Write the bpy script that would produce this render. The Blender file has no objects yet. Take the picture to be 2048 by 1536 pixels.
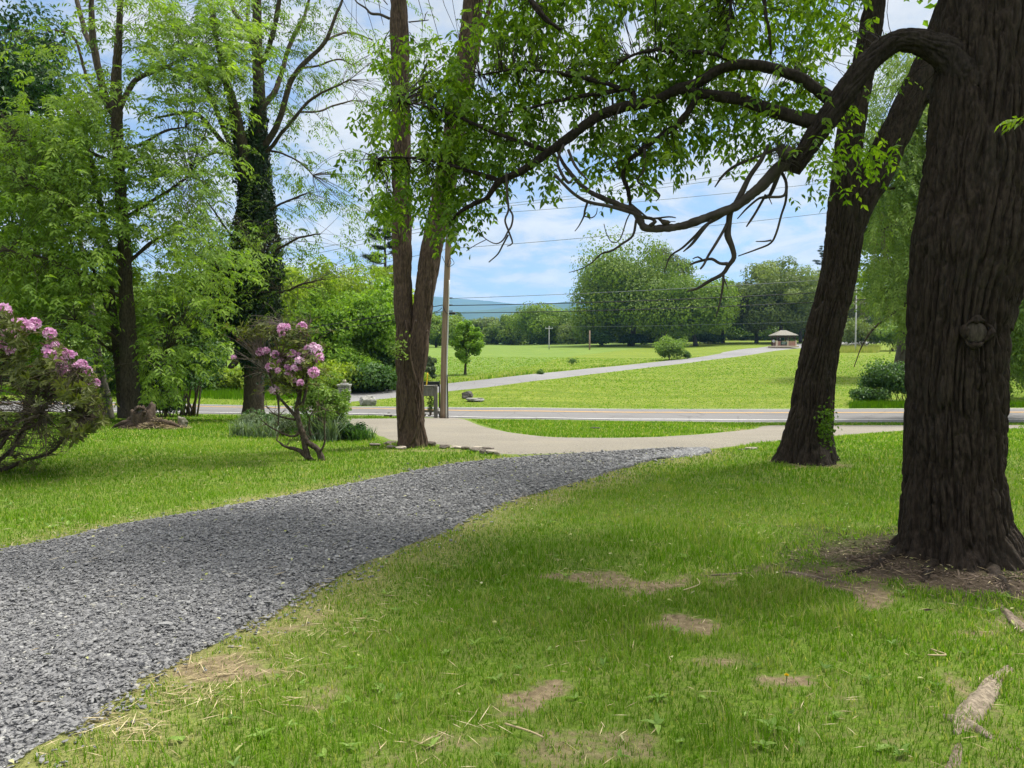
import bpy, math, random
import numpy as np

SC = bpy.context.scene
COL = SC.collection
R = math.radians
rng = np.random.default_rng(7)
random.seed(7)

# ------------------------------------------------------------------ camera
F = 1538.0                       # focal length in pixels of a 2048 px wide frame
PITCH = math.atan(68.0 / F)
CAM = np.array([0.0, 0.0, 1.5])
cam_d = bpy.data.cameras.new("camera")
cam_d.sensor_width = 36.0
cam_d.lens = 36.0 * F / 2048.0
cam_d.clip_start = 0.05
cam_d.clip_end = 20000.0
cam = bpy.data.objects.new("camera", cam_d)
COL.objects.link(cam)
cam.location = CAM
cam.rotation_euler = (math.pi / 2 - PITCH, 0, 0)
SC.camera = cam

# ------------------------------------------------------------------ light and exposure
SUN_EL, SUN_AZ = 60.0, 62.0      # azimuth clockwise from the view direction (+Y)
SUN_STRENGTH, SUN_ANGLE = 4.6, 7.0
SKY_STRENGTH = 0.15
EXPOSURE = 0.64
HAZE = 1.0e-4
SC.view_settings.view_transform = 'Standard'
SC.view_settings.look = 'None'
SC.view_settings.gamma = 1.0
SC.view_settings.exposure = EXPOSURE
SC.view_settings.use_curve_mapping = False
sun_d = bpy.data.lights.new("sun", 'SUN')
sun_d.energy = SUN_STRENGTH
sun_d.angle = R(SUN_ANGLE)
sun_d.color = (1.0, 0.955, 0.87)
sun = bpy.data.objects.new("sun", sun_d)
COL.objects.link(sun)
sun.rotation_euler = (R(90 - SUN_EL), 0, R(180 - SUN_AZ))
sun.location = (40, 60, 80)

world = bpy.data.worlds.new("World")
SC.world = world
world.use_nodes = True


def build_world():
    nt = world.node_tree
    nt.nodes.clear()
    N = nt.nodes.new
    L = nt.links.new
    out = N('ShaderNodeOutputWorld')
    bg = N('ShaderNodeBackground')
    bg.inputs['Strength'].default_value = SKY_STRENGTH
    sky = N('ShaderNodeTexSky')
    sky.sky_type = 'NISHITA'
    sky.sun_disc = False
    sky.sun_elevation = R(SUN_EL)
    sky.sun_rotation = R(SUN_AZ)
    sky.air_density = 1.0
    sky.dust_density = 0.6
    sky.ozone_density = 1.6
    tc = N('ShaderNodeTexCoord')
    sep = N('ShaderNodeSeparateXYZ')
    L(tc.outputs['Generated'], sep.inputs[0])
    zc = N('ShaderNodeMath'); zc.operation = 'MAXIMUM'; zc.inputs[1].default_value = 0.0
    L(sep.outputs['Z'], zc.inputs[0])
    za = N('ShaderNodeMath'); za.operation = 'ADD'; za.inputs[1].default_value = 0.22
    L(zc.outputs[0], za.inputs[0])
    dx = N('ShaderNodeMath'); dx.operation = 'DIVIDE'
    L(sep.outputs['X'], dx.inputs[0]); L(za.outputs[0], dx.inputs[1])
    dy = N('ShaderNodeMath'); dy.operation = 'DIVIDE'
    L(sep.outputs['Y'], dy.inputs[0]); L(za.outputs[0], dy.inputs[1])
    cmb = N('ShaderNodeCombineXYZ')
    L(dx.outputs[0], cmb.inputs[0]); L(dy.outputs[0], cmb.inputs[1])
    off = N('ShaderNodeVectorMath'); off.operation = 'ADD'; off.inputs[1].default_value = (3.1, 7.7, 0)
    L(cmb.outputs[0], off.inputs[0])

    def noise(scale, detail, rough, dist):
        n = N('ShaderNodeTexNoise')
        n.inputs['Scale'].default_value = scale
        n.inputs['Detail'].default_value = detail
        n.inputs['Roughness'].default_value = rough
        n.inputs['Distortion'].default_value = dist
        L(off.outputs[0], n.inputs['Vector'])
        return n
    big = noise(1.6, 3, 0.5, 0.3)
    fine = noise(4.2, 12, 0.60, 0.35)
    mul = N('ShaderNodeMath'); mul.operation = 'MULTIPLY_ADD'
    mul.inputs[1].default_value = 0.75
    L(fine.outputs[0], mul.inputs[0]); 
    bs = N('ShaderNodeMath'); bs.operation = 'MULTIPLY'; bs.inputs[1].default_value = 0.55
    L(big.outputs[0], bs.inputs[0]); L(bs.outputs[0], mul.inputs[2])
    ramp = N('ShaderNodeValToRGB')
    ramp.color_ramp.interpolation = 'EASE'
    ramp.color_ramp.elements[0].position = 0.515
    ramp.color_ramp.elements[0].color = (0.22, 0.22, 0.22, 1)
    ramp.color_ramp.elements[1].position = 0.71
    ramp.color_ramp.elements[1].color = (1, 1, 1, 1)
    L(mul.outputs[0], ramp.inputs[0])
    # cloud brightness: thin edges bright, thick middles a little greyer
    cr = N('ShaderNodeValToRGB')
    cr.color_ramp.elements[0].position = 0.40
    cr.color_ramp.elements[0].color = (3.6, 3.85, 4.1, 1)
    cr.color_ramp.elements[1].position = 0.72
    cr.color_ramp.elements[1].color = (4.9, 4.95, 5.0, 1)
    L(fine.outputs[0], cr.inputs[0])
    # the sky's own blue lightened a little by thin high haze
    hz = N('ShaderNodeMixRGB'); hz.blend_type = 'ADD'; hz.inputs[0].default_value = 1.0
    tn = N('ShaderNodeMixRGB'); tn.blend_type = 'MULTIPLY'; tn.inputs[0].default_value = 1.0
    L(sky.outputs[0], tn.inputs[1])
    tz = N('ShaderNodeValToRGB')
    tz.color_ramp.elements[0].position = 0.0; tz.color_ramp.elements[0].color = (0.45, 0.54, 0.66, 1)
    tz.color_ramp.elements[1].position = 0.38; tz.color_ramp.elements[1].color = (0.70, 0.84, 0.93, 1)
    L(zc.outputs[0], tz.inputs[0]); L(tz.outputs[0], tn.inputs[2])
    L(tn.outputs[0], hz.inputs[1]); hz.inputs[2].default_value = (0.0, 0.05, 0.16, 1)
    mx = N('ShaderNodeMixRGB')
    L(ramp.outputs[0], mx.inputs[0]); L(hz.outputs[0], mx.inputs[1]); L(cr.outputs[0], mx.inputs[2])
    # added fill light: the upper sky is brightened and whitened all round
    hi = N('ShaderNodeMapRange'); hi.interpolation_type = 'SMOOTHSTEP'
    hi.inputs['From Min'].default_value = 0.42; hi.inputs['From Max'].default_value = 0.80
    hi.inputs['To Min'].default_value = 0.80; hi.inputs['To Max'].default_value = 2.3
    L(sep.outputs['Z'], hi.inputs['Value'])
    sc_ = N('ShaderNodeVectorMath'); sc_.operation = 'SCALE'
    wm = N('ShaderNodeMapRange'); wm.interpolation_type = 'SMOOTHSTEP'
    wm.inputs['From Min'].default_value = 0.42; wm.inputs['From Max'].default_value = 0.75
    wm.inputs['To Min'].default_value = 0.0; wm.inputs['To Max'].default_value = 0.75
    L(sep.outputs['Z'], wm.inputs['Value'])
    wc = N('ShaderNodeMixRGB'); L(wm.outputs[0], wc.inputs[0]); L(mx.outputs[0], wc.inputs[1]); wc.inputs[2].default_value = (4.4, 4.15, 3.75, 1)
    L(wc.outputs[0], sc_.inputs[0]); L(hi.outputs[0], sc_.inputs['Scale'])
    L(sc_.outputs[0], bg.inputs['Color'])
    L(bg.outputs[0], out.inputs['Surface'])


build_world()
cy = SC.cycles
cy.max_bounces = 6
cy.diffuse_bounces = 3
cy.glossy_bounces = 2
cy.transmission_bounces = 4
cy.transparent_max_bounces = 4
cy.volume_bounces = 0
cy.caustics_reflective = False
cy.caustics_refractive = False
cy.use_denoising = True
cy.use_adaptive_sampling = True
cy.adaptive_threshold = 0.015

# ------------------------------------------------------------------ noise in numpy


def _hash(ix, iy, iz):
    h = (ix.astype(np.int64) * 374761393 + iy.astype(np.int64) * 668265263 + iz.astype(np.int64) * 2147483647) & 0xFFFFFFFF
    h = ((h ^ (h >> 13)) * 1274126177) & 0xFFFFFFFF
    h = h ^ (h >> 16)
    return (h & 0xFFFFFF) / float(0xFFFFFF)


def vnoise(p):
    p = np.asarray(p, float)
    i = np.floor(p).astype(np.int64)
    f = p - i
    f = f * f * (3 - 2 * f)
    x, y, z = i[..., 0], i[..., 1], i[..., 2]
    fx, fy, fz = f[..., 0], f[..., 1], f[..., 2]
    r = 0
    for a in (0, 1):
        wa = fx if a else 1 - fx
        for b in (0, 1):
            wb = fy if b else 1 - fy
            for c in (0, 1):
                wc = fz if c else 1 - fz
                r = r + wa * wb * wc * _hash(x + a, y + b, z + c)
    return r


def fbm(p, o=4, lac=2.03, g=0.5):
    p = np.asarray(p, float)
    s, a, t = 0, 1.0, 0
    for k in range(o):
        s = s + a * vnoise(p + k * 17.3)
        t += a
        a *= g
        p = p * lac
    return s / t


def n2(x, y, s, o=3, seed=0.0):
    x = np.asarray(x, float); y = np.asarray(y, float)
    return fbm(np.stack([x * s + seed, y * s - seed * 1.7, np.full_like(x, seed * 0.37)], -1), o)


def sstep(a, b, x):
    t = np.clip((x - a) / (b - a), 0, 1)
    return t * t * (3 - 2 * t)

# ------------------------------------------------------------------ terrain heights

COLS = {
    0: [(0, 0), (9, 0), (12, -.02), (16, -.18), (20, -.42), (25, -.75), (31, -1.02), (38, -1.04), (48, -.95), (60, -.7), (100, .6), (160, 2.5), (300, 6)],
    700: [(0, 0), (9, 0), (12, -.02), (16, -.2), (20, -.48), (25, -.8), (31, -1.15), (38, -1.34), (42, -1.31), (48, -1.09), (60, -.75), (100, .3), (160, 1.9), (300, 4)],
    1000: [(0, 0), (9, 0), (12, -.02), (16, -.27), (20, -.54), (25, -.88), (31, -1.32), (38, -1.41), (48, -.75), (56, -.54), (75, -.25), (100, .2), (160, 1.9), (300, 4)],
    1300: [(0, 0), (9, 0), (12, -.02), (16, -.29), (20, -.57), (25, -.93), (31, -1.40), (38, -1.46), (60, -1.0), (88, -.45), (98, -.09), (150, 1.5), (200, 3.2), (300, 5)],
    1500: [(0, 0), (9, 0), (12, -.02), (16, -.3), (20, -.6), (25, -.97), (31, -1.44), (38, -1.46), (60, -.79), (88, .065), (110, .75), (135, 1.55), (160, 2.4), (200, 3.8), (300, 7)],
    2048: [(0, 0), (9, 0), (12, -.02), (16, -.3), (20, -.6), (25, -.97), (31, -1.44), (38, -1.41), (60, -.72), (88, .15), (110, .85), (135, 1.75), (160, 2.7), (200, 4.5), (300, 9)],
}
_lY = np.linspace(math.log(4.0), math.log(9000.0), 900)
_us = np.array(sorted(COLS), float)
_tab = []
for u_ in sorted(COLS):
    pr = COLS[u_] + [(700, COLS[u_][-1][1] + 3), (2000, 0.0), (9000, -10.0)]
    z_ = np.interp(np.exp(_lY), [a for a, b in pr], [b for a, b in pr])
    k_ = np.exp(-0.5 * (np.arange(-12, 13) / 5.0) ** 2); k_ /= k_.sum()
    z_ = np.convolve(np.pad(z_, 12, mode='edge'), k_, mode='valid')
    _tab.append(z_)
_tab = np.array(_tab)


def H(x, y):
    x = np.asarray(x, float); y = np.asarray(y, float)
    x, y = np.broadcast_arrays(x, y)
    ys = np.maximum(y, 4.0)
    u = np.clip(x / ys * F + 1024, _us[0], _us[-1])
    fy = (np.log(ys) - _lY[0]) / (_lY[1] - _lY[0])
    fy = np.clip(fy, 0, len(_lY) - 1.001)
    iy = fy.astype(int); ty = fy - iy
    iu = np.clip(np.searchsorted(_us, u, side='right') - 1, 0, len(_us) - 2)
    tu = (u - _us[iu]) / (_us[iu + 1] - _us[iu])
    tu = tu * tu * (3 - 2 * tu)
    a = _tab[iu, iy] * (1 - ty) + _tab[iu, iy + 1] * ty
    b = _tab[iu + 1, iy] * (1 - ty) + _tab[iu + 1, iy + 1] * ty
    z = a * (1 - tu) + b * tu
    # gentle lumps in the near lawn
    w = sstep(1.5, 4, y) * (1 - sstep(11, 20, y))
    z = z + w * 0.05 * (n2(x, y, 0.9, 2, 3.0) - 0.5)
    return z


_cp, _sp = math.cos(PITCH), math.sin(PITCH)


def ray(px, py):
    px = np.asarray(px, float); py = np.asarray(py, float)
    cx = (px - 1024) / F; cyy = (768 - py) / F
    d = np.stack([cx, _cp + cyy * _sp, -_sp + cyy * _cp], -1)
    return d / d[..., 1:2]


def P(px, py, Y):
    """the point that lies Y metres ahead of the camera in the direction of a pixel"""
    return CAM + ray(px, py) * np.asarray(Y, float)[..., None]


def m_per_px(Y):
    return np.asarray(Y) / F


_ys = np.exp(np.linspace(math.log(1.6), math.log(900), 1400))


def G(px, py):
    """where the ray of a pixel meets the ground"""
    d = ray(px, py)
    pts = CAM + d * _ys[:, None]
    below = pts[:, 2] - H(pts[:, 0], pts[:, 1]) < 0
    if not below.any():
        q = pts[-1]
        return np.array([q[0], q[1], float(H(q[0], q[1]))])
    i = max(1, int(np.argmax(below)))
    a, b = _ys[i - 1], _ys[i]
    for _ in range(24):
        m = (a + b) / 2
        q = CAM + d * m
        if q[2] - float(H(q[0], q[1])) < 0:
            b = m
        else:
            a = m
    q = CAM + d * a
    return np.array([q[0], q[1], float(H(q[0], q[1]))])


def at(px, Y):
    x = (px - 1024) / F * Y * (1.0)
    return np.array([x, Y, float(H(x, Y))])

# ------------------------------------------------------------------ mesh building


class MB:
    def __init__(s):
        s.v, s.f3, s.f4, s.t, s.n = [], [], [], [], 0

    def add(s, v, f, tint=0.5):
        v = np.asarray(v, float).reshape(-1, 3)
        f = np.asarray(f, np.int64)
        (s.f3 if f.shape[1] == 3 else s.f4).append(f + s.n)
        s.v.append(v)
        t = np.asarray(tint, float)
        s.t.append(np.full(len(v), float(t)) if t.ndim == 0 else t.reshape(-1))
        s.n += len(v)
        return s

    def more(s, f, base):
        f = np.asarray(f, np.int64)
        (s.f3 if f.shape[1] == 3 else s.f4).append(f + base)

    def build(s, name, mat, parent=None, smooth=False, origin=None):
        v = np.concatenate(s.v) if s.v else np.zeros((0, 3))
        o = np.zeros(3)
        if parent is not None:
            o = np.array(parent['_org'])
        elif origin is not None:
            o = np.asarray(origin, float)
        v = v - o
        me = bpy.data.meshes.new(name)
        f3 = np.concatenate(s.f3) if s.f3 else np.zeros((0, 3), np.int64)
        f4 = np.concatenate(s.f4) if s.f4 else np.zeros((0, 4), np.int64)
        me.vertices.add(len(v))
        me.vertices.foreach_set('co', v.astype(np.float32).ravel())
        nl = f3.size + f4.size
        me.loops.add(nl)
        me.loops.foreach_set('vertex_index', np.concatenate([f3.ravel(), f4.ravel()]).astype(np.int32))
        npol = len(f3) + len(f4)
        me.polygons.add(npol)
        st = np.concatenate([np.arange(len(f3)) * 3, f3.size + np.arange(len(f4)) * 4]).astype(np.int32)
        me.polygons.foreach_set('loop_start', st)
        if smooth:
            me.polygons.foreach_set('use_smooth', np.ones(npol, bool))
        else:
            me.polygons.foreach_set('use_smooth', np.zeros(npol, bool))
        a = me.attributes.new('tint', 'FLOAT', 'POINT')
        a.data.foreach_set('value', np.concatenate(s.t).astype(np.float32) if s.t else np.zeros(0, np.float32))
        me.update(calc_edges=True)
        if mat is not None:
            me.materials.append(mat)
        ob = bpy.data.objects.new(name, me)
        COL.objects.link(ob)
        if parent is not None:
            ob.parent = parent
            # a sub-part sits at its part's origin, which is the thing's own
            ob['_org'] = list(parent['_org'])
        else:
            ob.location = o
            ob['_org'] = [float(c) for c in o]
        return ob


def tag(o, label, cat, group=None):
    o['label'] = label
    o['category'] = cat
    if group:
        o['group'] = group
    return o


def thing(name, loc, label, cat, group=None):
    o = bpy.data.objects.new(name, None)
    o.empty_display_size = 0.2
    COL.objects.link(o)
    o.location = [float(c) for c in loc]
    o['_org'] = [float(c) for c in loc]
    return tag(o, label, cat, group)


def copy_tree(o, parent=None, loc=None, rz=0.0, sc=1.0):
    c = o.copy()
    COL.objects.link(c)
    if parent is None:
        c.location = [float(k) for k in loc]
        c.rotation_euler = (0, 0, rz)
        c.scale = (sc, sc, sc) if not hasattr(sc, '__len__') else sc
    else:
        c.parent = parent
    for ch in list(o.children):
        copy_tree(ch, c)
    return c


def norm(v):
    v = np.asarray(v, float)
    return v / np.maximum(np.linalg.norm(v, axis=-1, keepdims=True), 1e-9)


def smooth_path(pts, step):
    """Catmull-Rom through rows (any number of columns, first three are xyz), resampled at about step metres"""
    p = np.asarray(pts, float)
    if len(p) < 2:
        return p
    e = np.vstack([2 * p[0] - p[1], p, 2 * p[-1] - p[-2]])
    out = []
    for i in range(len(p) - 1):
        a, b, c, d = e[i], e[i + 1], e[i + 2], e[i + 3]
        n = max(2, int(np.linalg.norm(c[:3] - b[:3]) / step) + 1)
        t = np.linspace(0, 1, n, endpoint=False)[:, None]
        out.append(0.5 * ((2 * b) + (-a + c) * t + (2 * a - 5 * b + 4 * c - d) * t ** 2 + (-a + 3 * b - 3 * c + d) * t ** 3))
    out.append(p[-1:])
    return np.vstack(out)


def frames(path):
    t = norm(np.gradient(path, axis=0))
    ref = np.array([1.0, 0.0, 0.0]) if abs(t[0][0]) < 0.9 else np.array([0, 1.0, 0])
    n0 = norm(ref - t[0] * np.dot(ref, t[0]))
    ns = [n0]
    for i in range(1, len(path)):
        v = ns[-1] - t[i] * np.dot(ns[-1], t[i])
        ns.append(norm(v))
    ns = np.array(ns)
    return t, ns, np.cross(t, ns)


def tube(mb, path, rad, seg=8, disp=None, tint=0.5, cap=True):
    path = np.asarray(path, float)
    m = len(path)
    rad = np.broadcast_to(np.asarray(rad, float), (m,))
    t, a, b = frames(path)
    th = np.linspace(0, 2 * math.pi, seg, endpoint=False)
    ring = np.cos(th)[None, :, None] * a[:, None, :] + np.sin(th)[None, :, None] * b[:, None, :]
    r = np.repeat(rad[:, None], seg, 1)
    if disp is not None:
        arc = np.concatenate([[0], np.cumsum(np.linalg.norm(np.diff(path, axis=0), axis=1))])
        r = disp(r, th[None, :], arc[:, None], path)
    v = path[:, None, :] + ring * r[..., None]
    i = np.arange(m - 1)[:, None] * seg
    j = np.arange(seg)[None, :]
    k = (j + 1) % seg
    f = np.stack([i + j, i + k, i + seg + k, i + seg + j], -1).reshape(-1, 4)
    base = mb.n
    vv = v.reshape(-1, 3)
    tt = tint
    if cap:
        vv = np.vstack([vv, path[:1], path[-1:]])
    mb.add(vv, f, tt)
    if cap:
        c0, c1 = m * seg, m * seg + 1
        jj = np.arange(seg); kk = (jj + 1) % seg
        mb.more(np.stack([np.full(seg, c0), kk, jj], -1), base)
        mb.more(np.stack([np.full(seg, c1), (m - 1) * seg + jj, (m - 1) * seg + kk], -1), base)


def bark_disp(depth, freq, stretch=5.0, seed=0.0, flare=0.0, flare_h=0.5, lobes=5, lump=0.0, twist=0.0):
    """rough ridged bark on a tube; flare widens the foot into root lobes"""
    def d(r, th, arc, path):
        R0 = float(np.mean(r))
        tt = th + twist * arc
        X = np.cos(tt) * R0 * freq + seed; Y = np.sin(tt) * R0 * freq - seed
        Z = arc * freq / stretch + 0 * th
        X = X + 0 * arc; Y = Y + 0 * arc
        w = vnoise(np.stack([X * 0.35, Y * 0.35, Z * 1.2 + 9], -1)) - 0.5
        q = np.stack([X + w * 1.3, Y - w * 1.3, Z + w * 0.5], -1)
        n = vnoise(q)
        fur = np.exp(-(np.abs(2 * n - 1) / .19) ** 2)
        n_b = vnoise(q * np.array([2.1, 2.1, 2.6]) + 31)
        fur2 = np.exp(-(np.abs(2 * n_b - 1) / .20) ** 2)
        rough = vnoise(q * np.array([4.5, 4.5, 9.0]))
        n_c = vnoise(q * np.array([1.0, 1.0, 3.4]) + 71)
        crack = np.exp(-(np.abs(2 * n_c - 1) / .12) ** 2)
        hgt = vnoise(q * np.array([.9, .9, .5]) + 13)
        out = r + depth * (0.40 - 1.15 * fur - 0.5 * fur2 - .22 * crack + 0.16 * rough + .45 * (hgt - .5))
        if lump:
            L = fbm(np.stack([np.cos(th) * 1.1 + seed + 0 * arc, np.sin(th) * 1.1 + 0 * arc, arc * 1.3 + 0 * th], -1), 3) - 0.5
            out = out + lump * L * r
        if flare:
            f = np.exp(-arc / flare_h)
            lob = 0.55 + 0.45 * np.cos(lobes * th + seed + 0.9 * np.sin(2 * th + seed))
            out = out * (1 + flare * f * lob)
        return out
    return d


def px_path(pts, step):
    """pixel trace rows (px, py, Y, r_px) -> resampled xyz path and radii"""
    a = np.asarray(pts, float)
    w = P(a[:, 0], a[:, 1], a[:, 2])
    r = a[:, 3] * a[:, 2] / F
    q = smooth_path(np.hstack([w, r[:, None]]), step)
    return q[:, :3], np.maximum(q[:, 3], 0.0012)


def wobble(path, amp, freq, seed):
    p = np.asarray(path, float).copy()
    arc = np.concatenate([[0], np.cumsum(np.linalg.norm(np.diff(p, axis=0), axis=1))]) if len(p) > 1 else np.zeros(1)
    for k in range(3):
        p[:, k] += amp * (fbm(np.stack([arc * freq, np.full_like(arc, seed + 5 * k), np.full_like(arc, seed)], -1), 2) - 0.5) * 2
    return p


def box(mb, c, s, rz=0.0, tint=0.5, bevel=0.0, rx=0.0):
    """box with chamfered edges: c centre, s full sizes"""
    c = np.asarray(c, float); h = np.asarray(s, float) / 2
    b = min(bevel, 0.45 * float(h.min()) * 2) if bevel else 0.0
    if b <= 0:
        v = np.array([[x, y, z] for x in (-1, 1) for y in (-1, 1) for z in (-1, 1)], float) * h
        f = [[0, 1, 3, 2], [4, 6, 7, 5], [0, 4, 5, 1], [2, 3, 7, 6], [0, 2, 6, 4], [1, 5, 7, 3]]
        f3 = None
    else:
        v, idx = [], {}
        for x in (-1, 1):
            for y in (-1, 1):
                for z in (-1, 1):
                    for ax in range(3):
                        q = h.copy() - b
                        q[ax] = h[ax]
                        idx[(x, y, z, ax)] = len(v)
                        v.append(q * np.array([x, y, z]))
        v = np.array(v)
        f = []
        for ax in range(3):
            o = [k for k in range(3) if k != ax]
            for sg in (-1, 1):
                cs = []
                for (p, q) in ((-1, -1), (1, -1), (1, 1), (-1, 1)):
                    k = [0, 0, 0]; k[ax] = sg; k[o[0]] = p; k[o[1]] = q
                    cs.append(idx[(k[0], k[1], k[2], ax)])
                f.append(cs)
            for p in (-1, 1):
                for q in (-1, 1):
                    k0 = [0, 0, 0]; k1 = [0, 0, 0]
                    k0[ax] = -1; k1[ax] = 1
                    for k in (k0, k1):
                        k[o[0]] = p; k[o[1]] = q
                    f.append([idx[(*k0, o[0])], idx[(*k1, o[0])], idx[(*k1, o[1])], idx[(*k0, o[1])]])
        f3 = [[idx[(x, y, z, 0)], idx[(x, y, z, 1)], idx[(x, y, z, 2)]] for x in (-1, 1) for y in (-1, 1) for z in (-1, 1)]
    if rx:
        cx, sx = math.cos(rx), math.sin(rx)
        v = v @ np.array([[1, 0, 0], [0, cx, sx], [0, -sx, cx]])
    cz, sz = math.cos(rz), math.sin(rz)
    v = v @ np.array([[cz, sz, 0], [-sz, cz, 0], [0, 0, 1]]) + c
    base = mb.n
    mb.add(v, f, tint)
    if f3 is not None:
        mb.more(f3, base)


_phi = (1 + 5 ** 0.5) / 2
ICO_V = norm(np.array([[-1, _phi, 0], [1, _phi, 0], [-1, -_phi, 0], [1, -_phi, 0], [0, -1, _phi], [0, 1, _phi], [0, -1, -_phi], [0, 1, -_phi], [_phi, 0, -1], [_phi, 0, 1], [-_phi, 0, -1], [-_phi, 0, 1]]))
ICO_F = np.array([[0, 11, 5], [0, 5, 1], [0, 1, 7], [0, 7, 10], [0, 10, 11], [1, 5, 9], [5, 11, 4], [11, 10, 2], [10, 7, 6], [7, 1, 8], [3, 9, 4], [3, 4, 2], [3, 2, 6], [3, 6, 8], [3, 8, 9], [4, 9, 5], [2, 4, 11], [6, 2, 10], [8, 6, 7], [9, 8, 1]])


def ico(sub):
    v, f = ICO_V.copy(), ICO_F.copy()
    for _ in range(sub):
        cache, nf, vl = {}, [], list(v)
        def mid(a, b):
            k = (min(a, b), max(a, b))
            if k not in cache:
                cache[k] = len(vl)
                vl.append(norm(vl[a] + vl[b]))
            return cache[k]
        for a, b, c in f:
            x, y, z = mid(a, b), mid(b, c), mid(c, a)
            nf += [[a, x, z], [b, y, x], [c, z, y], [x, y, z]]
        v, f = np.array(vl), np.array(nf)
    return v, f


def rock(mb, c, s, seed, sub=3, rough=0.22, flat=0.0, rz=0.0, tint=0.5):
    """an angular stone: a cube-ish ball cut by noise planes"""
    v, f = ico(sub)
    r = np.random.default_rng(seed)
    v = norm(v)
    k = np.abs(v).max(axis=1, keepdims=True)
    v = v * (1 - 0.62) + v / k * 0.62 * 0.8
    for _ in range(9):
        n = norm(r.normal(size=3)); d = r.uniform(0.55, 0.85)
        t = v @ n
        v = v - np.maximum(t - d, 0)[:, None] * n
    v = v * (1 + rough * (fbm(v * 2.2 + seed, 4) - 0.5)[:, None] * 2 * 0.6)
    v = v * np.asarray(s, float) / 2 * 1.15
    cz, sz = math.cos(rz), math.sin(rz)
    v = v @ np.array([[cz, sz, 0], [-sz, cz, 0], [0, 0, 1]]) + np.asarray(c, float)
    mb.add(v, f, tint)
# ------------------------------------------------------------------ materials


class NT:
    """tiny helper for building node materials"""

    def __init__(s, name):
        s.m = bpy.data.materials.new(name)
        s.m.use_nodes = True
        s.t = s.m.node_tree
        s.t.nodes.clear()
        s.out = s.n('ShaderNodeOutputMaterial')

    def n(s, kind, **kw):
        q = s.t.nodes.new(kind)
        for k, v in kw.items():
            setattr(q, k, v)
        return q

    def l(s, a, b):
        s.t.links.new(a, b)

    def noise(s, scale, detail=4, rough=0.55, vec=None, dist=0.0):
        q = s.n('ShaderNodeTexNoise')
        q.inputs['Scale'].default_value = scale
        q.inputs['Detail'].default_value = detail
        q.inputs['Roughness'].default_value = rough
        q.inputs['Distortion'].default_value = dist
        if vec is not None:
            s.l(vec, q.inputs['Vector'])
        return q.outputs[0]

    def obj(s, scale=(1, 1, 1), rot=(0, 0, 0), world=False):
        tc = s.n('ShaderNodeTexCoord') if not world else s.n('ShaderNodeNewGeometry')
        m = s.n('ShaderNodeMapping')
        m.inputs['Scale'].default_value = scale
        m.inputs['Rotation'].default_value = rot
        s.l(tc.outputs['Object' if not world else 'Position'], m.inputs[0])
        return m.outputs[0]

    def ramp(s, fac, stops):
        q = s.n('ShaderNodeValToRGB')
        e = q.color_ramp.elements
        while len(e) < len(stops):
            e.new(0.5)
        for k, (p, c) in zip(e, stops):
            k.position = p
            k.color = (*c, 1) if len(c) == 3 else c
        s.l(fac, q.inputs[0])
        return q.outputs[0]

    def mix(s, fac, a, b, mode='MIX'):
        q = s.n('ShaderNodeMixRGB', blend_type=mode)
        for i, v in ((0, fac), (1, a), (2, b)):
            if hasattr(v, 'is_linked'):
                s.l(v, q.inputs[i])
            elif isinstance(v, (int, float)):
                q.inputs[i].default_value = v
            else:
                q.inputs[i].default_value = (*v, 1)
        return q.outputs[0]

    def math(s, op, a, b=None, c=None, clamp=False):
        q = s.n('ShaderNodeMath', operation=op)
        q.use_clamp = clamp
        for i, v in enumerate((a, b, c)):
            if v is None:
                continue
            if hasattr(v, 'is_linked'):
                s.l(v, q.inputs[i])
            else:
                q.inputs[i].default_value = v
        return q.outputs[0]

    def attr(s, name='tint'):
        q = s.n('ShaderNodeAttribute')
        q.attribute_name = name
        return q.outputs['Fac']

    def bump(s, h, strength=0.5, dist=0.02):
        q = s.n('ShaderNodeBump')
        q.inputs['Strength'].default_value = strength
        q.inputs['Distance'].default_value = dist
        s.l(h, q.inputs['Height'])
        return q.outputs[0]

    def bsdf(s, col, rough=0.8, spec=0.3, normal=None, metal=0.0):
        q = s.n('ShaderNodeBsdfPrincipled')
        for nm, v in (('Base Color', col), ('Roughness', rough), ('Metallic', metal)):
            if hasattr(v, 'is_linked'):
                s.l(v, q.inputs[nm])
            elif isinstance(v, (int, float)):
                q.inputs[nm].default_value = v
            else:
                q.inputs[nm].default_value = (*v, 1)
        q.inputs['Specular IOR Level'].default_value = spec
        if normal is not None:
            s.l(normal, q.inputs['Normal'])
        return q.outputs[0]

    def done(s, sh):
        s.l(sh, s.out.inputs['Surface'])
        return s.m


def leaf_mat(name, dark, mid, light, trans=0.35, tcol=None, rough=0.55, spec=0.25):
    k = NT(name)
    t = k.attr()
    col = k.ramp(t, [(0.0, dark), (0.5, mid), (1.0, light)])
    a = k.bsdf(col, rough, spec)
    tr = k.n('ShaderNodeBsdfTranslucent')
    tc = k.mix(1.0, col, tcol or (1.5, 1.6, 0.5), 'MULTIPLY')
    k.l(tc, tr.inputs['Color'])
    ms = k.n('ShaderNodeMixShader')
    ms.inputs[0].default_value = trans
    k.l(a, ms.inputs[1]); k.l(tr.outputs[0], ms.inputs[2])
    return k.done(ms.outputs[0])


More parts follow.
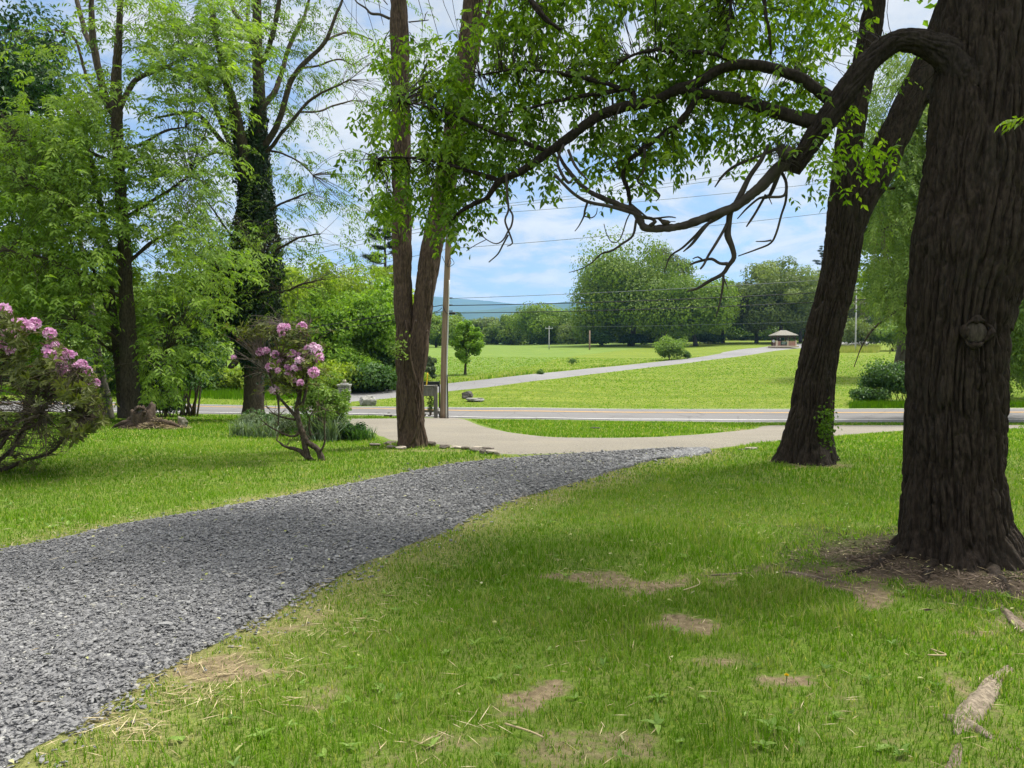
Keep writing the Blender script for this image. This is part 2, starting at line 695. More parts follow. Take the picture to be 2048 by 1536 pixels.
def bark_mat(name, dark, light, moss=None, moss_amt=0.0, scale=1.0, stretch=6.0, bump=0.7):
    k = NT(name)
    v = k.obj((1, 1, 1.0 / stretch))
    a = k.noise(14 * scale, 6, 0.62, v, 0.6)
    b = k.noise(3.0 * scale, 4, 0.6, k.obj((1, 1, 0.6)))
    col = k.ramp(a, [(0.3, dark), (0.72, light)])
    col = k.mix(k.math('MULTIPLY', b, 0.5), col, k.mix(0.5, dark, light))
    if moss:
        mm = k.ramp(k.noise(1.7, 6, 0.7, k.obj()), [(0.52, (0, 0, 0)), (0.7, (moss_amt,) * 3)])
        col = k.mix(mm, col, moss)
    fine = k.noise(60 * scale, 4, 0.6, k.obj((1, 1, 0.35)))
    col = k.mix(k.ramp(k.noise(34 * scale, 3, 0.6, k.obj((1, 1, 0.3))), [(0.42, (0, 0, 0)), (0.62, (0.55,) * 3)]), col, tuple(min(1, c * 1.5) for c in light))
    h = k.math('MULTIPLY_ADD', a, 1.0, k.math('MULTIPLY', fine, 0.35))
    return k.done(k.bsdf(col, 0.9, 0.15, k.bump(h, bump, 0.02)))


def plain_mat(name, c0, c1, scale=8.0, rough=0.7, spec=0.3, bump=0.2, bdist=0.01, metal=0.0, stretch=(1, 1, 1)):
    k = NT(name)
    a = k.noise(scale, 6, 0.6, k.obj(stretch))
    col = k.ramp(a, [(0.3, c0), (0.7, c1)])
    return k.done(k.bsdf(col, rough, spec, k.bump(a, bump, bdist), metal))


M = {}
M['bark_dark'] = bark_mat('bark_dark', (0.004, 0.003, 0.0022), (0.036, 0.027, 0.020), (0.042, 0.04, 0.031), 0.4, 1.5, 12.0, 1.0)
M['bark_limb'] = bark_mat('bark_limb', (0.009, 0.007, 0.006), (0.03, 0.024, 0.019), None, 0, 1.5)
M['bark_mid'] = bark_mat('bark_mid', (0.024, 0.018, 0.014), (0.085, 0.068, 0.05), (0.07, 0.075, 0.04), 0.3)
M['bark_stringy'] = bark_mat('bark_stringy', (0.018, 0.0125, 0.009), (0.088, 0.062, 0.043), None, 0, 1.3, 14.0, 0.9)
M['bark_grey'] = bark_mat('bark_grey', (0.06, 0.055, 0.045), (0.17, 0.155, 0.125), (0.09, 0.10, 0.06), 0.3)
M['bark_far'] = plain_mat('bark_far', (0.03, 0.025, 0.02), (0.09, 0.075, 0.055), 3.0)
M['twig_dead'] = plain_mat('twig_dead', (0.022, 0.017, 0.014), (0.075, 0.062, 0.05), 9.0, bump=0.4, stretch=(1, 1, 0.4))
M['twig_grey'] = plain_mat('twig_grey', (0.16, 0.13, 0.11), (0.32, 0.28, 0.24), 9.0)
M['twig_brown'] = plain_mat('twig_brown', (0.06, 0.042, 0.03), (0.16, 0.115, 0.08), 14.0)

M['leaf_canopy'] = leaf_mat('leaf_canopy', (0.034, 0.078, 0.006), (0.085, 0.165, 0.010), (0.185, 0.28, 0.022), 0.53, (1.45, 1.5, 0.5))
M['leaf_feather'] = leaf_mat('leaf_feather', (0.052, 0.105, 0.012), (0.122, 0.21, 0.024), (0.225, 0.32, 0.05), 0.5)
M['leaf_feather_cool'] = leaf_mat('leaf_feather_cool', (0.05, 0.10, 0.014), (0.118, 0.195, 0.028), (0.215, 0.30, 0.052), 0.5)
M['leaf_ivy'] = leaf_mat('leaf_ivy', (0.008, 0.022, 0.007), (0.018, 0.048, 0.012), (0.045, 0.095, 0.022), 0.15, spec=0.4, rough=0.45)
M['leaf_maple_dark'] = leaf_mat('leaf_maple_dark', (0.065, 0.115, 0.014), (0.135, 0.21, 0.024), (0.23, 0.30, 0.042), 0.25)
M['leaf_maple'] = leaf_mat('leaf_maple', (0.065, 0.12, 0.014), (0.13, 0.21, 0.024), (0.22, 0.30, 0.042), 0.3)
M['leaf_maple_red'] = leaf_mat('leaf_maple_red', (0.04, 0.07, 0.02), (0.09, 0.12, 0.035), (0.16, 0.16, 0.06), 0.3)
M['leaf_olive'] = leaf_mat('leaf_olive', (0.075, 0.105, 0.03), (0.14, 0.19, 0.055), (0.23, 0.28, 0.09), 0.3)
M['leaf_brown_olive'] = leaf_mat('leaf_brown_olive', (0.065, 0.082, 0.03), (0.125, 0.145, 0.055), (0.20, 0.215, 0.085), 0.3)
M['leaf_spring'] = leaf_mat('leaf_spring', (0.08, 0.16, 0.017), (0.16, 0.28, 0.03), (0.27, 0.39, 0.05), 0.42)
M['leaf_woods'] = leaf_mat('leaf_woods', (0.095, 0.15, 0.014), (0.20, 0.28, 0.026), (0.32, 0.39, 0.05), 0.42)
M['leaf_pine'] = leaf_mat('leaf_pine', (0.016, 0.035, 0.018), (0.035, 0.066, 0.032), (0.065, 0.10, 0.045), 0.12)
M['leaf_willow'] = leaf_mat('leaf_willow', (0.055, 0.105, 0.02), (0.12, 0.195, 0.038), (0.22, 0.30, 0.07), 0.42)
M['leaf_shrub_light'] = leaf_mat('leaf_shrub_light', (0.08, 0.15, 0.025), (0.15, 0.24, 0.045), (0.24, 0.33, 0.08), 0.35)
M['leaf_shrub_mid'] = leaf_mat('leaf_shrub_mid', (0.022, 0.06, 0.014), (0.055, 0.12, 0.026), (0.11, 0.19, 0.045), 0.3)
M['leaf_shrub_grey'] = leaf_mat('leaf_shrub_grey', (0.05, 0.08, 0.04), (0.11, 0.155, 0.08), (0.2, 0.25, 0.14), 0.3)
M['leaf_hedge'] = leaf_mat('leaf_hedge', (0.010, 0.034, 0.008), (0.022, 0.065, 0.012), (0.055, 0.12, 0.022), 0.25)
M['leaf_rhodo'] = leaf_mat('leaf_rhodo', (0.04, 0.052, 0.012), (0.10, 0.12, 0.026), (0.22, 0.235, 0.06), 0.28, spec=0.25, rough=0.5)
M['leaf_rhodo_new'] = leaf_mat('leaf_rhodo_new', (0.10, 0.045, 0.03), (0.12, 0.12, 0.04), (0.20, 0.23, 0.07), 0.25)
M['petal'] = leaf_mat('petal', (0.58, 0.22, 0.47), (0.76, 0.42, 0.65), (0.90, 0.70, 0.82), 0.3, (1.1, 1.0, 1.1), 0.6, 0.2)
M['petal_pale'] = leaf_mat('petal_pale', (0.66, 0.34, 0.56), (0.80, 0.56, 0.72), (0.88, 0.76, 0.84), 0.3, (1.1, 1.0, 1.1), 0.6, 0.2)
M['blade_blue'] = leaf_mat('blade_blue', (0.06, 0.10, 0.055), (0.13, 0.19, 0.115), (0.24, 0.30, 0.2), 0.25)
M['blade_green'] = leaf_mat('blade_green', (0.018, 0.055, 0.013), (0.05, 0.125, 0.025), (0.10, 0.2, 0.04), 0.25)
M['grass'] = leaf_mat('grass', (0.045, 0.11, 0.004), (0.118, 0.232, 0.008), (0.40, 0.37, 0.15), 0.45, (1.25, 1.4, 0.5), 0.6, 0.1)
M['straw'] = leaf_mat('straw', (0.28, 0.22, 0.12), (0.42, 0.34, 0.19), (0.58, 0.50, 0.31), 0.12, (1, 1, 1))
M['leaf_fallen'] = leaf_mat('leaf_fallen', (0.16, 0.20, 0.04), (0.36, 0.38, 0.13), (0.55, 0.53, 0.32), 0.2, (1, 1, .7))
M['weed'] = leaf_mat('weed', (0.07, 0.13, 0.022), (0.14, 0.24, 0.04), (0.23, 0.34, 0.07), 0.35)


def stone_mat(name, c0, c1, lichen=None):
    k = NT(name)
    a = k.noise(7, 8, 0.65, k.obj())
    b = k.noise(38, 4, 0.6, k.obj())
    col = k.ramp(a, [(0.3, c0), (0.7, c1)])
    col = k.mix(0.35, col, k.ramp(b, [(0.35, c0), (0.65, c1)]))
    if lichen:
        col = k.mix(k.ramp(k.noise(11, 6, 0.7, k.obj()), [(0.55, (0, 0, 0)), (0.66, (0.8, 0.8, 0.8))]), col, lichen)
    h = k.math('MULTIPLY_ADD', a, 1.0, k.math('MULTIPLY', b, 0.4))
    return k.done(k.bsdf(col, 0.88, 0.2, k.bump(h, 0.6, 0.03)))


M['stone_grey'] = stone_mat('stone_grey', (0.13, 0.13, 0.12), (0.34, 0.335, 0.31), (0.42, 0.42, 0.37))
M['stone_dark'] = stone_mat('stone_dark', (0.035, 0.033, 0.03), (0.12, 0.11, 0.10))
M['stone_tan'] = stone_mat('stone_tan', (0.22, 0.19, 0.15), (0.46, 0.41, 0.34))
M['slate'] = stone_mat('slate', (0.07, 0.06, 0.052), (0.25, 0.215, 0.18))
M['wood_grey'] = plain_mat('wood_grey', (0.10, 0.095, 0.085), (0.22, 0.21, 0.18), 6, 0.85, 0.15, 0.5, 0.01, 0, (6, 6, 0.6))
M['wood_pole'] = plain_mat('wood_pole', (0.17, 0.115, 0.078), (0.30, 0.225, 0.165), 5, 0.85, 0.15, 0.4, 0.01, 0, (5, 5, 0.25))
M['black_paint'] = plain_mat('black_paint', (0.008, 0.010, 0.011), (0.02, 0.023, 0.024), 6, 0.5, 0.4)
M['yellow_plastic'] = plain_mat('yellow_plastic', (0.62, 0.42, 0.02), (0.75, 0.55, 0.04), 6, 0.5)
M['metal_grey'] = plain_mat('metal_grey', (0.16, 0.19, 0.20), (0.27, 0.30, 0.31), 5, 0.5, 0.5)
M['cable'] = plain_mat('cable', (0.012, 0.014, 0.016), (0.03, 0.033, 0.036), 3, 0.6)
M['cable_silver'] = plain_mat('cable_silver', (0.10, 0.12, 0.13), (0.2, 0.22, 0.24), 3, 0.5)
M['white_conduit'] = plain_mat('white_conduit', (0.45, 0.46, 0.45), (0.58, 0.58, 0.56), 4, 0.5)
M['shingle'] = plain_mat('shingle', (0.15, 0.14, 0.12), (0.25, 0.24, 0.21), 5, 0.9, 0.1)
M['brick'] = None
M['cream'] = plain_mat('cream', (0.50, 0.40, 0.30), (0.62, 0.52, 0.40), 5, 0.8)
M['dark_wood'] = plain_mat('dark_wood', (0.05, 0.035, 0.028), (0.11, 0.08, 0.06), 5, 0.8)
M['sign_green'] = plain_mat('sign_green', (0.004, 0.035, 0.022), (0.008, 0.055, 0.034), 5, 0.5)
M['white_paint'] = plain_mat('white_paint', (0.66, 0.66, 0.63), (0.80, 0.80, 0.78), 5, 0.6)
M['feather'] = plain_mat('feather', (0.035, 0.028, 0.024), (0.10, 0.08, 0.065), 30, 0.85, 0.1)
M['beak'] = plain_mat('beak', (0.03, 0.025, 0.02), (0.07, 0.05, 0.03), 20, 0.5)
M['dandelion'] = plain_mat('dandelion', (0.70, 0.45, 0.0), (0.80, 0.6, 0.02), 40, 0.7)


def brick():
    k = NT('brick')
    b = k.n('ShaderNodeTexBrick')
    b.inputs['Scale'].default_value = 3.2
    b.inputs['Color1'].default_value = (0.30, 0.13, 0.095, 1)
    b.inputs['Color2'].default_value = (0.38, 0.19, 0.14, 1)
    b.inputs['Mortar'].default_value = (0.42, 0.36, 0.31, 1)
    k.l(k.obj(rot=(R(90), 0, 0)), b.inputs[0])
    return k.done(k.bsdf(b.outputs[0], 0.9, 0.15))


M['brick'] = brick()

# ------------------------------------------------------------------ where the paving lies (world outlines)


def in_poly(x, y, poly):
    x = np.asarray(x, float); y = np.asarray(y, float)
    c = np.zeros(x.shape, bool)
    n = len(poly)
    j = n - 1
    for i in range(n):
        xi, yi = poly[i][0], poly[i][1]; xj, yj = poly[j][0], poly[j][1]
        if yi != yj:
            c ^= ((yi > y) != (yj > y)) & (x < (xj - xi) * (y - yi) / (yj - yi) + xi)
        j = i
    return c


def dist_line(x, y, pts):
    x = np.asarray(x, float); y = np.asarray(y, float)
    d = np.full(x.shape, 1e9)
    for (ax, ay), (bx, by) in zip(pts[:-1], pts[1:]):
        dx, dy = bx - ax, by - ay
        t = np.clip(((x - ax) * dx + (y - ay) * dy) / max(dx * dx + dy * dy, 1e-9), 0, 1)
        d = np.minimum(d, np.hypot(x - ax - t * dx, y - ay - t * dy))
    return d


def gline(pix, step=0.25):
    w = np.array([G(a, b) for a, b in pix])
    s = smooth_path(w[:, :2] if w.shape[1] == 2 else np.hstack([w[:, :2], np.zeros((len(w), 1))]), step)
    return s[:, :2]


# the gravel drive: right (near) edge and left (far) edge
DR_R = gline([(-60, 1660), (80, 1500), (200, 1452), (330, 1352), (560, 1230), (760, 1118), (900, 1062), (1000, 1012), (1090, 985), (1200, 953), (1290, 926), (1370, 914), (1425, 906)])
DR_L = gline([(-260, 1150), (0, 1102), (120, 1080), (260, 1048), (420, 1022), (600, 990), (760, 958), (880, 934), (960, 925), (1060, 916), (1200, 908), (1330, 902), (1400, 901)])
# both edges run on past the photographer
DR_R = np.vstack([smooth_path(np.array([[-2.9, -4.0, 0], [-2.45, -1.5, 0], [-2.05, .6, 0], [DR_R[0][0], DR_R[0][1], 0]]), .25)[:-1, :2], DR_R])
DR_L = np.vstack([smooth_path(np.array([[-6.9, -4.0, 0], [-6.5, -.5, 0], [-5.7, 2.6, 0], [DR_L[0][0], DR_L[0][1], 0]]), .25)[:-1, :2], DR_L])
DRIVE = np.vstack([DR_R, DR_L[::-1]])
# the tan gravel pull-off between drive and road
AP_NEAR = gline([(560, 838), (640, 846), (690, 852), (730, 868), (790, 886), (880, 893), (990, 912), (1080, 912), (1200, 908), (1330, 903), (1430, 899), (1500, 890), (1580, 880), (1700, 871), (1760, 866), (1830, 862), (2048, 858)])
AP_FAR = gline([(560, 837), (690, 838.5), (780, 838), (850, 836), (900, 835), (935, 838), (960, 848), (1000, 860), (1060, 871), (1140, 876), (1260, 876), (1350, 872), (1430, 866), (1500, 858), (1520, 852), (1560, 851), (1700, 851), (2048, 851)])
APRON = np.vstack([AP_NEAR, AP_FAR[::-1]])
# main road
RD_N, RD_F, RD_C = 30.9, 38.0, 34.5
# the side road that climbs the field
SR_N = gline([(640, 811), (700, 804), (800, 795), (900, 783), (1000, 772), (1100, 759), (1200, 747), (1300, 735), (1400, 723), (1488, 712), (1560, 701), (1640, 694), (1760, 686)], 1.0)
SR_F = gline([(640, 790), (700, 784), (800, 777), (900, 767), (1000, 756), (1100, 745), (1200, 735), (1300, 725), (1400, 714), (1440, 707), (1488, 699), (1560, 690), (1640, 685), (1760, 679)], 1.0)

# bare patches: pixel centre, half width, half height, strength
BARE_PX = [(1390, 1253, 75, 20, 1.0), (1600, 1362, 95, 20, 1.0), (1440, 1325, 120, 12, .7), (1250, 1166, 140, 17, .85), (1480, 1150, 70, 10, .6), (1740, 1192, 60, 30, .9),
           (1640, 1150, 90, 20, .7), (1900, 1165, 230, 55, 1.0), (1800, 1120, 90, 22, .9), (2010, 1240, 60, 30, .7), (1040, 1425, 60, 32, .85), (1110, 1380, 45, 18, .9), (810, 1420, 42, 25, .8),
           (690, 1290, 60, 40, .45), (420, 1330, 110, 32, .8), (560, 1262, 70, 26, .7), (640, 1400, 45, 40, .6), (1180, 1480, 120, 42, .65), (920, 1475, 110, 36, .6),
           (760, 1510, 80, 34, .55), (250, 1440, 120, 30, .6), (1100, 1520, 90, 24, .6), (1960, 1400, 45, 60, .7), (620, 1235, 40, 18, .6), (1650, 930, 70, 7, .8), (1600, 922, 70, 6, .7),
           (1860, 868, 60, 5, .8), (1940, 864, 50, 4, .8), (1490, 862, 45, 7, .8), (1180, 500 + 476, 60, 6, .3), (870, 902, 110, 4, .6), (330, 852, 50, 8, .6)]
_bare = []
for (px, py, rx, ry, s_) in BARE_PX:
    g = G(px, py); Yc = g[1]
    a = G(px, py - ry); b = G(px, py + ry)
    _bare.append((g[0], g[1], rx * Yc / F, max(0.05, abs(a[1] - b[1]) / 2), s_))


def bare(x, y):
    """0..1 how worn the turf is"""
    x = np.asarray(x, float); y = np.asarray(y, float)
    w = n2(x, y, 4.5, 3, 11.0) - 0.5
    w2_ = n2(x, y, 12.0, 3, 4.0) - 0.5
    o = np.zeros(x.shape)
    for (cx, cyy, rx, ry, s_) in _bare:
        d = np.hypot((x - cx) / rx, (y - cyy) / ry)
        o = np.maximum(o, s_ * (1 - sstep(0.45, 1.25, d * .95 + 3.0 * w + 2.0 * w2_)))
    wear = sstep(.57, .75, n2(x, y, 1.1, 4, 33.0)) * (1 - sstep(6, 11, y)) * sstep(-1.5, 0, x + .3 * y)
    return np.maximum(o, .6 * wear * (.6 + w2_))


_drl = [tuple(q) for q in DR_R[::2]]
_dll = [tuple(q) for q in DR_L[::2]]


def edge_straw(x, y):
    """dry cut grass lying along the drive's edges"""
    d1 = dist_line(x, y, _drl); d2 = dist_line(x, y, _dll)
    w = n2(x, y, 2.2, 3, 21.0)
    return np.clip((1 - sstep(0.05, 0.75, d1 - 0.25 * (w - .5))) * (0.35 + w) * 0.8 + (1 - sstep(0.05, 0.55, d2 - .2 * (w - .5))) * (0.1 + w) * 0.9, 0, 1)


# ------------------------------------------------------------------ ground sheet


def build_ground():
    def axis(n, a, lim):
        t = np.linspace(-1, 1, n)
        k = 9.2
        return np.sinh(t * k) / math.sinh(k) * lim
    xs = axis(420, 0, 9000.0)
    ys = np.concatenate([np.linspace(-12, 1.9, 24)[:-1], np.exp(np.linspace(math.log(1.9), math.log(9000), 560))])
    X, Y = np.meshgrid(xs, ys)
    Z = H(X, Y)
    v = np.stack([X, Y, Z], -1).reshape(-1, 3)
    ny, nx = X.shape
    i = (np.arange(ny - 1)[:, None] * nx + np.arange(nx - 1)[None, :])
    f = np.stack([i, i + 1, i + nx + 1, i + nx], -1).reshape(-1, 4)
    mb = MB()
    mb.add(v, f, 0.5)
    k = NT('lawn_ground')
    pos = k.obj(world=True)
    b = k.attr('bare'); s = k.attr('straw_cover'); hay = k.attr('hay'); lush = k.attr('far_lawn')
    n1 = k.noise(0.55, 5, 0.6, pos); n2_ = k.noise(5.0, 6, 0.65, pos); n3 = k.noise(45.0, 5, 0.65, pos)
    base = k.ramp(n3, [(0.25, (0.05, 0.095, 0.012)), (0.5, (0.11, 0.18, 0.02)), (0.78, (0.21, 0.26, 0.06))])
    base = k.mix(k.ramp(n2_, [(0.42, (0, 0, 0)), (0.68, (0.6,) * 3)]), base, (0.15, 0.145, 0.06))
    base = k.mix(k.ramp(n1, [(0.4, (0, 0, 0)), (0.7, (0.4,) * 3)]), base, (0.13, 0.20, 0.03))
    # the mown slope beyond the road, with mowing streaks lying across it
    st = k.noise(1.0, 5, 0.6, k.obj((0.05, 0.62, 0.62), (0, 0, R(-7)), True), 0.4)
    st2 = k.noise(1.0, 5, 0.65, k.obj((0.35, 2.2, 2.2), (0, 0, R(-12)), True), 0.3)
    fl = k.ramp(st, [(0.32, (0.085, 0.135, 0.013)), (0.5, (0.14, 0.185, 0.022)), (0.66, (0.205, 0.235, 0.042))])
    fl = k.mix(k.ramp(st2, [(0.42, (0, 0, 0)), (0.72, (0.55,) * 3)]), fl, (0.23, 0.25, 0.06))
    g1 = k.noise(1.0, 6, 0.7, k.obj((0.9, 4.5, 4.5), (0, 0, R(-10)), True))
    fl = k.mix(k.ramp(g1, [(0.40, (0.85,) * 3), (0.56, (0, 0, 0))]), fl, (0.075, 0.125, 0.012))
    fl = k.mix(k.math('MULTIPLY', n3, 0.25), fl, (0.105, 0.155, 0.02))
    base = k.mix(lush, base, fl)
    hy = k.ramp(k.noise(1.0, 5, 0.65, k.obj((0.25, 0.7, 0.7), (0, 0, 0), True)), [(0.3, (0.09, 0.15, 0.026)), (0.7, (0.15, 0.21, 0.045))])
    base = k.mix(hay, base, hy)
    strawc = k.ramp(n3, [(0.3, (0.17, 0.14, 0.065)), (0.7, (0.34, 0.28, 0.15))])
    base = k.mix(k.math('MULTIPLY', s, 0.75), base, strawc)
    dirt = k.ramp(k.noise(22, 7, 0.7, pos), [(0.3, (0.105, 0.08, 0.045)), (0.55, (0.23, 0.18, 0.108)), (0.8, (0.38, 0.31, 0.19))])
    bm = k.math('ADD', b, k.math('MULTIPLY', k.math('SUBTRACT', k.noise(16, 4, 0.65, pos), 0.5), 1.5))
    bm = k.math('MULTIPLY', k.ramp(bm, [(0.32, (0, 0, 0)), (0.72, (1, 1, 1))]), k.math('MULTIPLY', b, 1.2, clamp=True))
    base = k.mix(bm, base, dirt)
    mul = k.attr('mulch')
    mulc = k.ramp(k.noise(40, 6, 0.7, pos), [(0.35, (0.018, 0.013, 0.010)), (0.7, (0.085, 0.066, 0.048))])
    base = k.mix(mul, base, mulc)
    nb = k.bump(k.math('ADD', n3, k.math('MULTIPLY', n2_, 2.0)), 0.6, 0.05)
    mat = k.done(k.bsdf(base, 0.95, 0.08, nb))
    ob = mb.build('ground', mat, None, True)
    ob['kind'] = 'structure'
    x, y = v[:, 0], v[:, 1]
    near = y < 28
    bv = np.zeros(len(v)); sv = np.zeros(len(v))
    bv[near] = bare(x[near], y[near]); sv[near] = edge_straw(x[near], y[near])
    u = x / np.maximum(y, 4) * F + 1024
    far = sstep(RD_F - 1.0, RD_F + 1.0, y)
    # the taller hay field left of a boundary line that runs up the slope
    hb = gline([(860, 756), (940, 750), (1000, 742), (1060, 730), (1130, 715), (1200, 706), (1260, 699), (1330, 691)], 2.0)
    hay = np.zeros(len(v))
    m = (y > 55) & (y < 400)
    uu = u[m]
    # boundary as Y(u)
    hu = hb[:, 0] / hb[:, 1] * F + 1024
    yb = np.interp(uu, hu, hb[:, 1])
    hay[m] = sstep(-1.5, 1.5, y[m] - yb) * (1 - sstep(1280, 1340, uu))
    mu = np.zeros(len(v))
    g = G(1915, 1120)
    d = np.hypot((x - g[0]) / 1.15, (y - g[1]) / 0.85)
    nn = np.zeros(len(v)); nn[near] = n2(x[near], y[near], 3.0, 3, 8.0) - .5
    mu = (1 - sstep(0.7, 1.5, d + nn * 1.1)) * 0.9
    for nm, val in (('bare', bv), ('straw_cover', sv), ('hay', hay), ('far_lawn', far), ('mulch', mu)):
        a = ob.data.attributes.new(nm, 'FLOAT', 'POINT')
        a.data.foreach_set('value', val.astype(np.float32))
    return ob


build_ground()


def strip(name, near, far, mat, lift, n_across=12, crown=0.0, tint=0.5, edge_noise=0.0, drop=True):
    """a paved sheet between two edge lines, lying on the ground"""
    def resample(l, n):
        s = np.concatenate([[0], np.cumsum(np.linalg.norm(np.diff(l, axis=0), axis=1))])
        t = np.linspace(0, s[-1], n)
        return np.stack([np.interp(t, s, l[:, 0]), np.interp(t, s, l[:, 1])], -1)
    n = max(len(near), len(far), 60) * 2
    a, b = resample(near, n), resample(far, n)
    t = np.linspace(0, 1, n_across)
    g = a[:, None, :] * (1 - t)[None, :, None] + b[:, None, :] * t[None, :, None]
    if edge_noise:
        w = (n2(g[..., 0], g[..., 1], 3.5, 3, 5.0) - .5) * edge_noise
        g = g.copy()
        dirn = norm(b - a)
        g[:, 0] += dirn * w[:, :1] * 2
        g[:, -1] += dirn * w[:, -1:] * 2
    z = H(g[..., 0], g[..., 1]) + lift + crown * (1 - (2 * t - 1) ** 2)[None, :]
    if drop:
        z[:, 0] -= lift + 0.03
        z[:, -1] -= lift + 0.03
    v = np.dstack([g, z]).reshape(-1, 3)
    i = np.arange(n - 1)[:, None] * n_across + np.arange(n_across - 1)[None, :]
    f = np.stack([i, i + n_across, i + n_across + 1, i + 1], -1).reshape(-1, 4)
    mb = MB()
    mb.add(v, f, tint)
    ob = mb.build(name, mat, None, True)
    # orient up
    me = ob.data
    if me.polygons[len(me.polygons) // 2].normal.z < 0:
        me.flip_normals()
    ob['kind'] = 'structure'
    return ob


def asphalt(name, c0, c1, crack=True, streak=(0.06, 1.6)):
    k = NT(name)
    p = k.obj(world=True)
    a = k.noise(0.35, 4, 0.6, k.obj((streak[0], streak[1], 1), (0, 0, 0), True))
    g = k.noise(55, 3, 0.7, p)
    col = k.ramp(a, [(0.3, c0), (0.7, c1)])
    pt = k.noise(0.5, 3, 0.5, k.obj((0.3, 1, 1), (0, 0, 0), True))
    col = k.mix(k.ramp(pt, [(0.58, (0, 0, 0)), (0.60, (0.35,) * 3)]), col, tuple(c * 0.72 for c in c0))
    vo = k.n('ShaderNodeTexVoronoi', feature='DISTANCE_TO_EDGE'); vo.inputs['Scale'].default_value = 0.45
    k.l(k.obj((1, .6, 1), (0, 0, .3), True), vo.inputs['Vector'])
    ck = k.ramp(k.math('ADD', vo.outputs['Distance'], k.math('MULTIPLY', k.noise(3, 4, .6, p), .03)), [(0.018, (0.55,) * 3), (0.032, (0, 0, 0))])
    col = k.mix(ck, col, tuple(c * 0.45 for c in c0))
    col = k.mix(0.25, col, k.ramp(g, [(0.3, tuple(c * 0.6 for c in c0)), (0.7, tuple(c * 1.25 for c in c1))]))
    return k.done(k.bsdf(col, 0.85, 0.25, k.bump(g, 0.3, 0.01)))


road_mat = asphalt('asphalt', (0.118, 0.115, 0.115), (0.165, 0.16, 0.158))
xs = np.linspace(-95, 95, 400)
main_road = strip('road', np.stack([xs, np.full_like(xs, RD_N) - 0.75 * sstep(2, 14, xs)], -1), np.stack([xs, np.full_like(xs, RD_F)], -1), road_mat, 0.03, 15, 0.09)


def road_z(x, y):
    n_ = RD_N - 0.75 * sstep(2, 14, x)
    t = (y - n_) / (RD_F - n_)
    return H(x, y) + 0.03 + 0.09 * (1 - (2 * t - 1) ** 2)


def marking(name, y0, w, mat, wear=0.0):
    mb = MB()
    for off in (w if isinstance(w, (list, tuple)) else [0.0]):
        ya = np.full_like(xs, y0 + off - 0.06); yb = ya + 0.12
        v = np.concatenate([np.stack([xs, ya, road_z(xs, ya) + 0.006], -1), np.stack([xs, yb, road_z(xs, yb) + 0.006], -1)])
        n = len(xs); i = np.arange(n - 1)
        mb.add(v, np.stack([i, i + 1, i + n + 1, i + n], -1), 0.5)
    ob = mb.build(name, mat, None, True)
    ob['kind'] = 'structure'
    return ob


def paint(name, c, worn):
    k = NT(name)
    n = k.noise(3.5, 6, 0.7, k.obj(world=True))
    return k.done(k.bsdf(k.ramp(n, [(0.3, worn), (0.5, c)]), 0.7, 0.3))


marking('road_edge_line', RD_N + 0.42, None, paint('line_white', (0.72, 0.72, 0.70), (0.45, 0.44, 0.43)))
marking('road_far_edge_line', RD_F - 0.42, None, M.setdefault('line_white2', paint('line_white_far', (0.72, 0.72, 0.70), (0.42, 0.41, 0.40))))
marking('road_centre_lines', RD_C + 0.15, [-0.12, 0.12], paint('line_yellow', (0.70, 0.40, 0.10), (0.42, 0.31, 0.20)))

strip('side_road', SR_N, SR_F, asphalt('asphalt_pale', (0.15, 0.148, 0.15), (0.21, 0.207, 0.207), streak=(0.3, 0.3)), 0.05, 9, 0.05)
# the forecourt round the booth
spur = strip('forecourt', gline([(1440, 708), (1500, 702), (1545, 699)], 1.0), gline([(1448, 704), (1490, 697), (1545, 694)], 1.0), bpy.data.materials['asphalt_pale'], 0.045, 5)


def apron_material():
    k = NT('tan_gravel')
    p = k.obj(world=True)
    g = k.noise(38, 6, 0.75, p); a = k.noise(0.6, 5, 0.6, p)
    col = k.ramp(a, [(0.3, (0.155, 0.138, 0.112)), (0.55, (0.20, 0.18, 0.147)), (0.75, (0.255, 0.22, 0.155))])
    col = k.mix(0.55, col, k.ramp(g, [(0.3, (0.085, 0.08, 0.068)), (0.5, (0.205, 0.188, 0.155)), (0.72, (0.37, 0.345, 0.285))]))
    return k.done(k.bsdf(col, 0.92, 0.15, k.bump(g, 0.7, 0.02)))


strip('gravel_apron', AP_NEAR, AP_FAR, apron_material(), 0.02, 14, 0.0, edge_noise=0.25)


def drive_material():
    k = NT('drive_gravel')
    p = k.obj(world=True)
    vo = k.n('ShaderNodeTexVoronoi')
    vo.inputs['Scale'].default_value = 42
    k.l(p, vo.inputs['Vector'])
    g = k.noise(60, 5, 0.7, p)
    sp = k.n('ShaderNodeSeparateColor')
    k.l(vo.outputs['Color'], sp.inputs[0])
    col = k.ramp(sp.outputs[0], [(0.0, (0.06, 0.06, 0.063)), (0.5, (0.14, 0.14, 0.144)), (0.9, (0.26, 0.26, 0.26)), (1.0, (0.46, 0.46, 0.42))])
    col = k.mix(0.3, col, k.ramp(g, [(0.3, (0.06, 0.062, 0.07)), (0.7, (0.28, 0.285, 0.30))]))
    h = k.math('SUBTRACT', 1.0, vo.outputs['Distance'])
    return k.done(k.bsdf(col, 0.85, 0.25, k.bump(h, 0.9, 0.02)))


strip('driveway', DR_R, DR_L, drive_material(), 0.022, 22, 0.05, edge_noise=0.16)

# ------------------------------------------------------------------ far hills


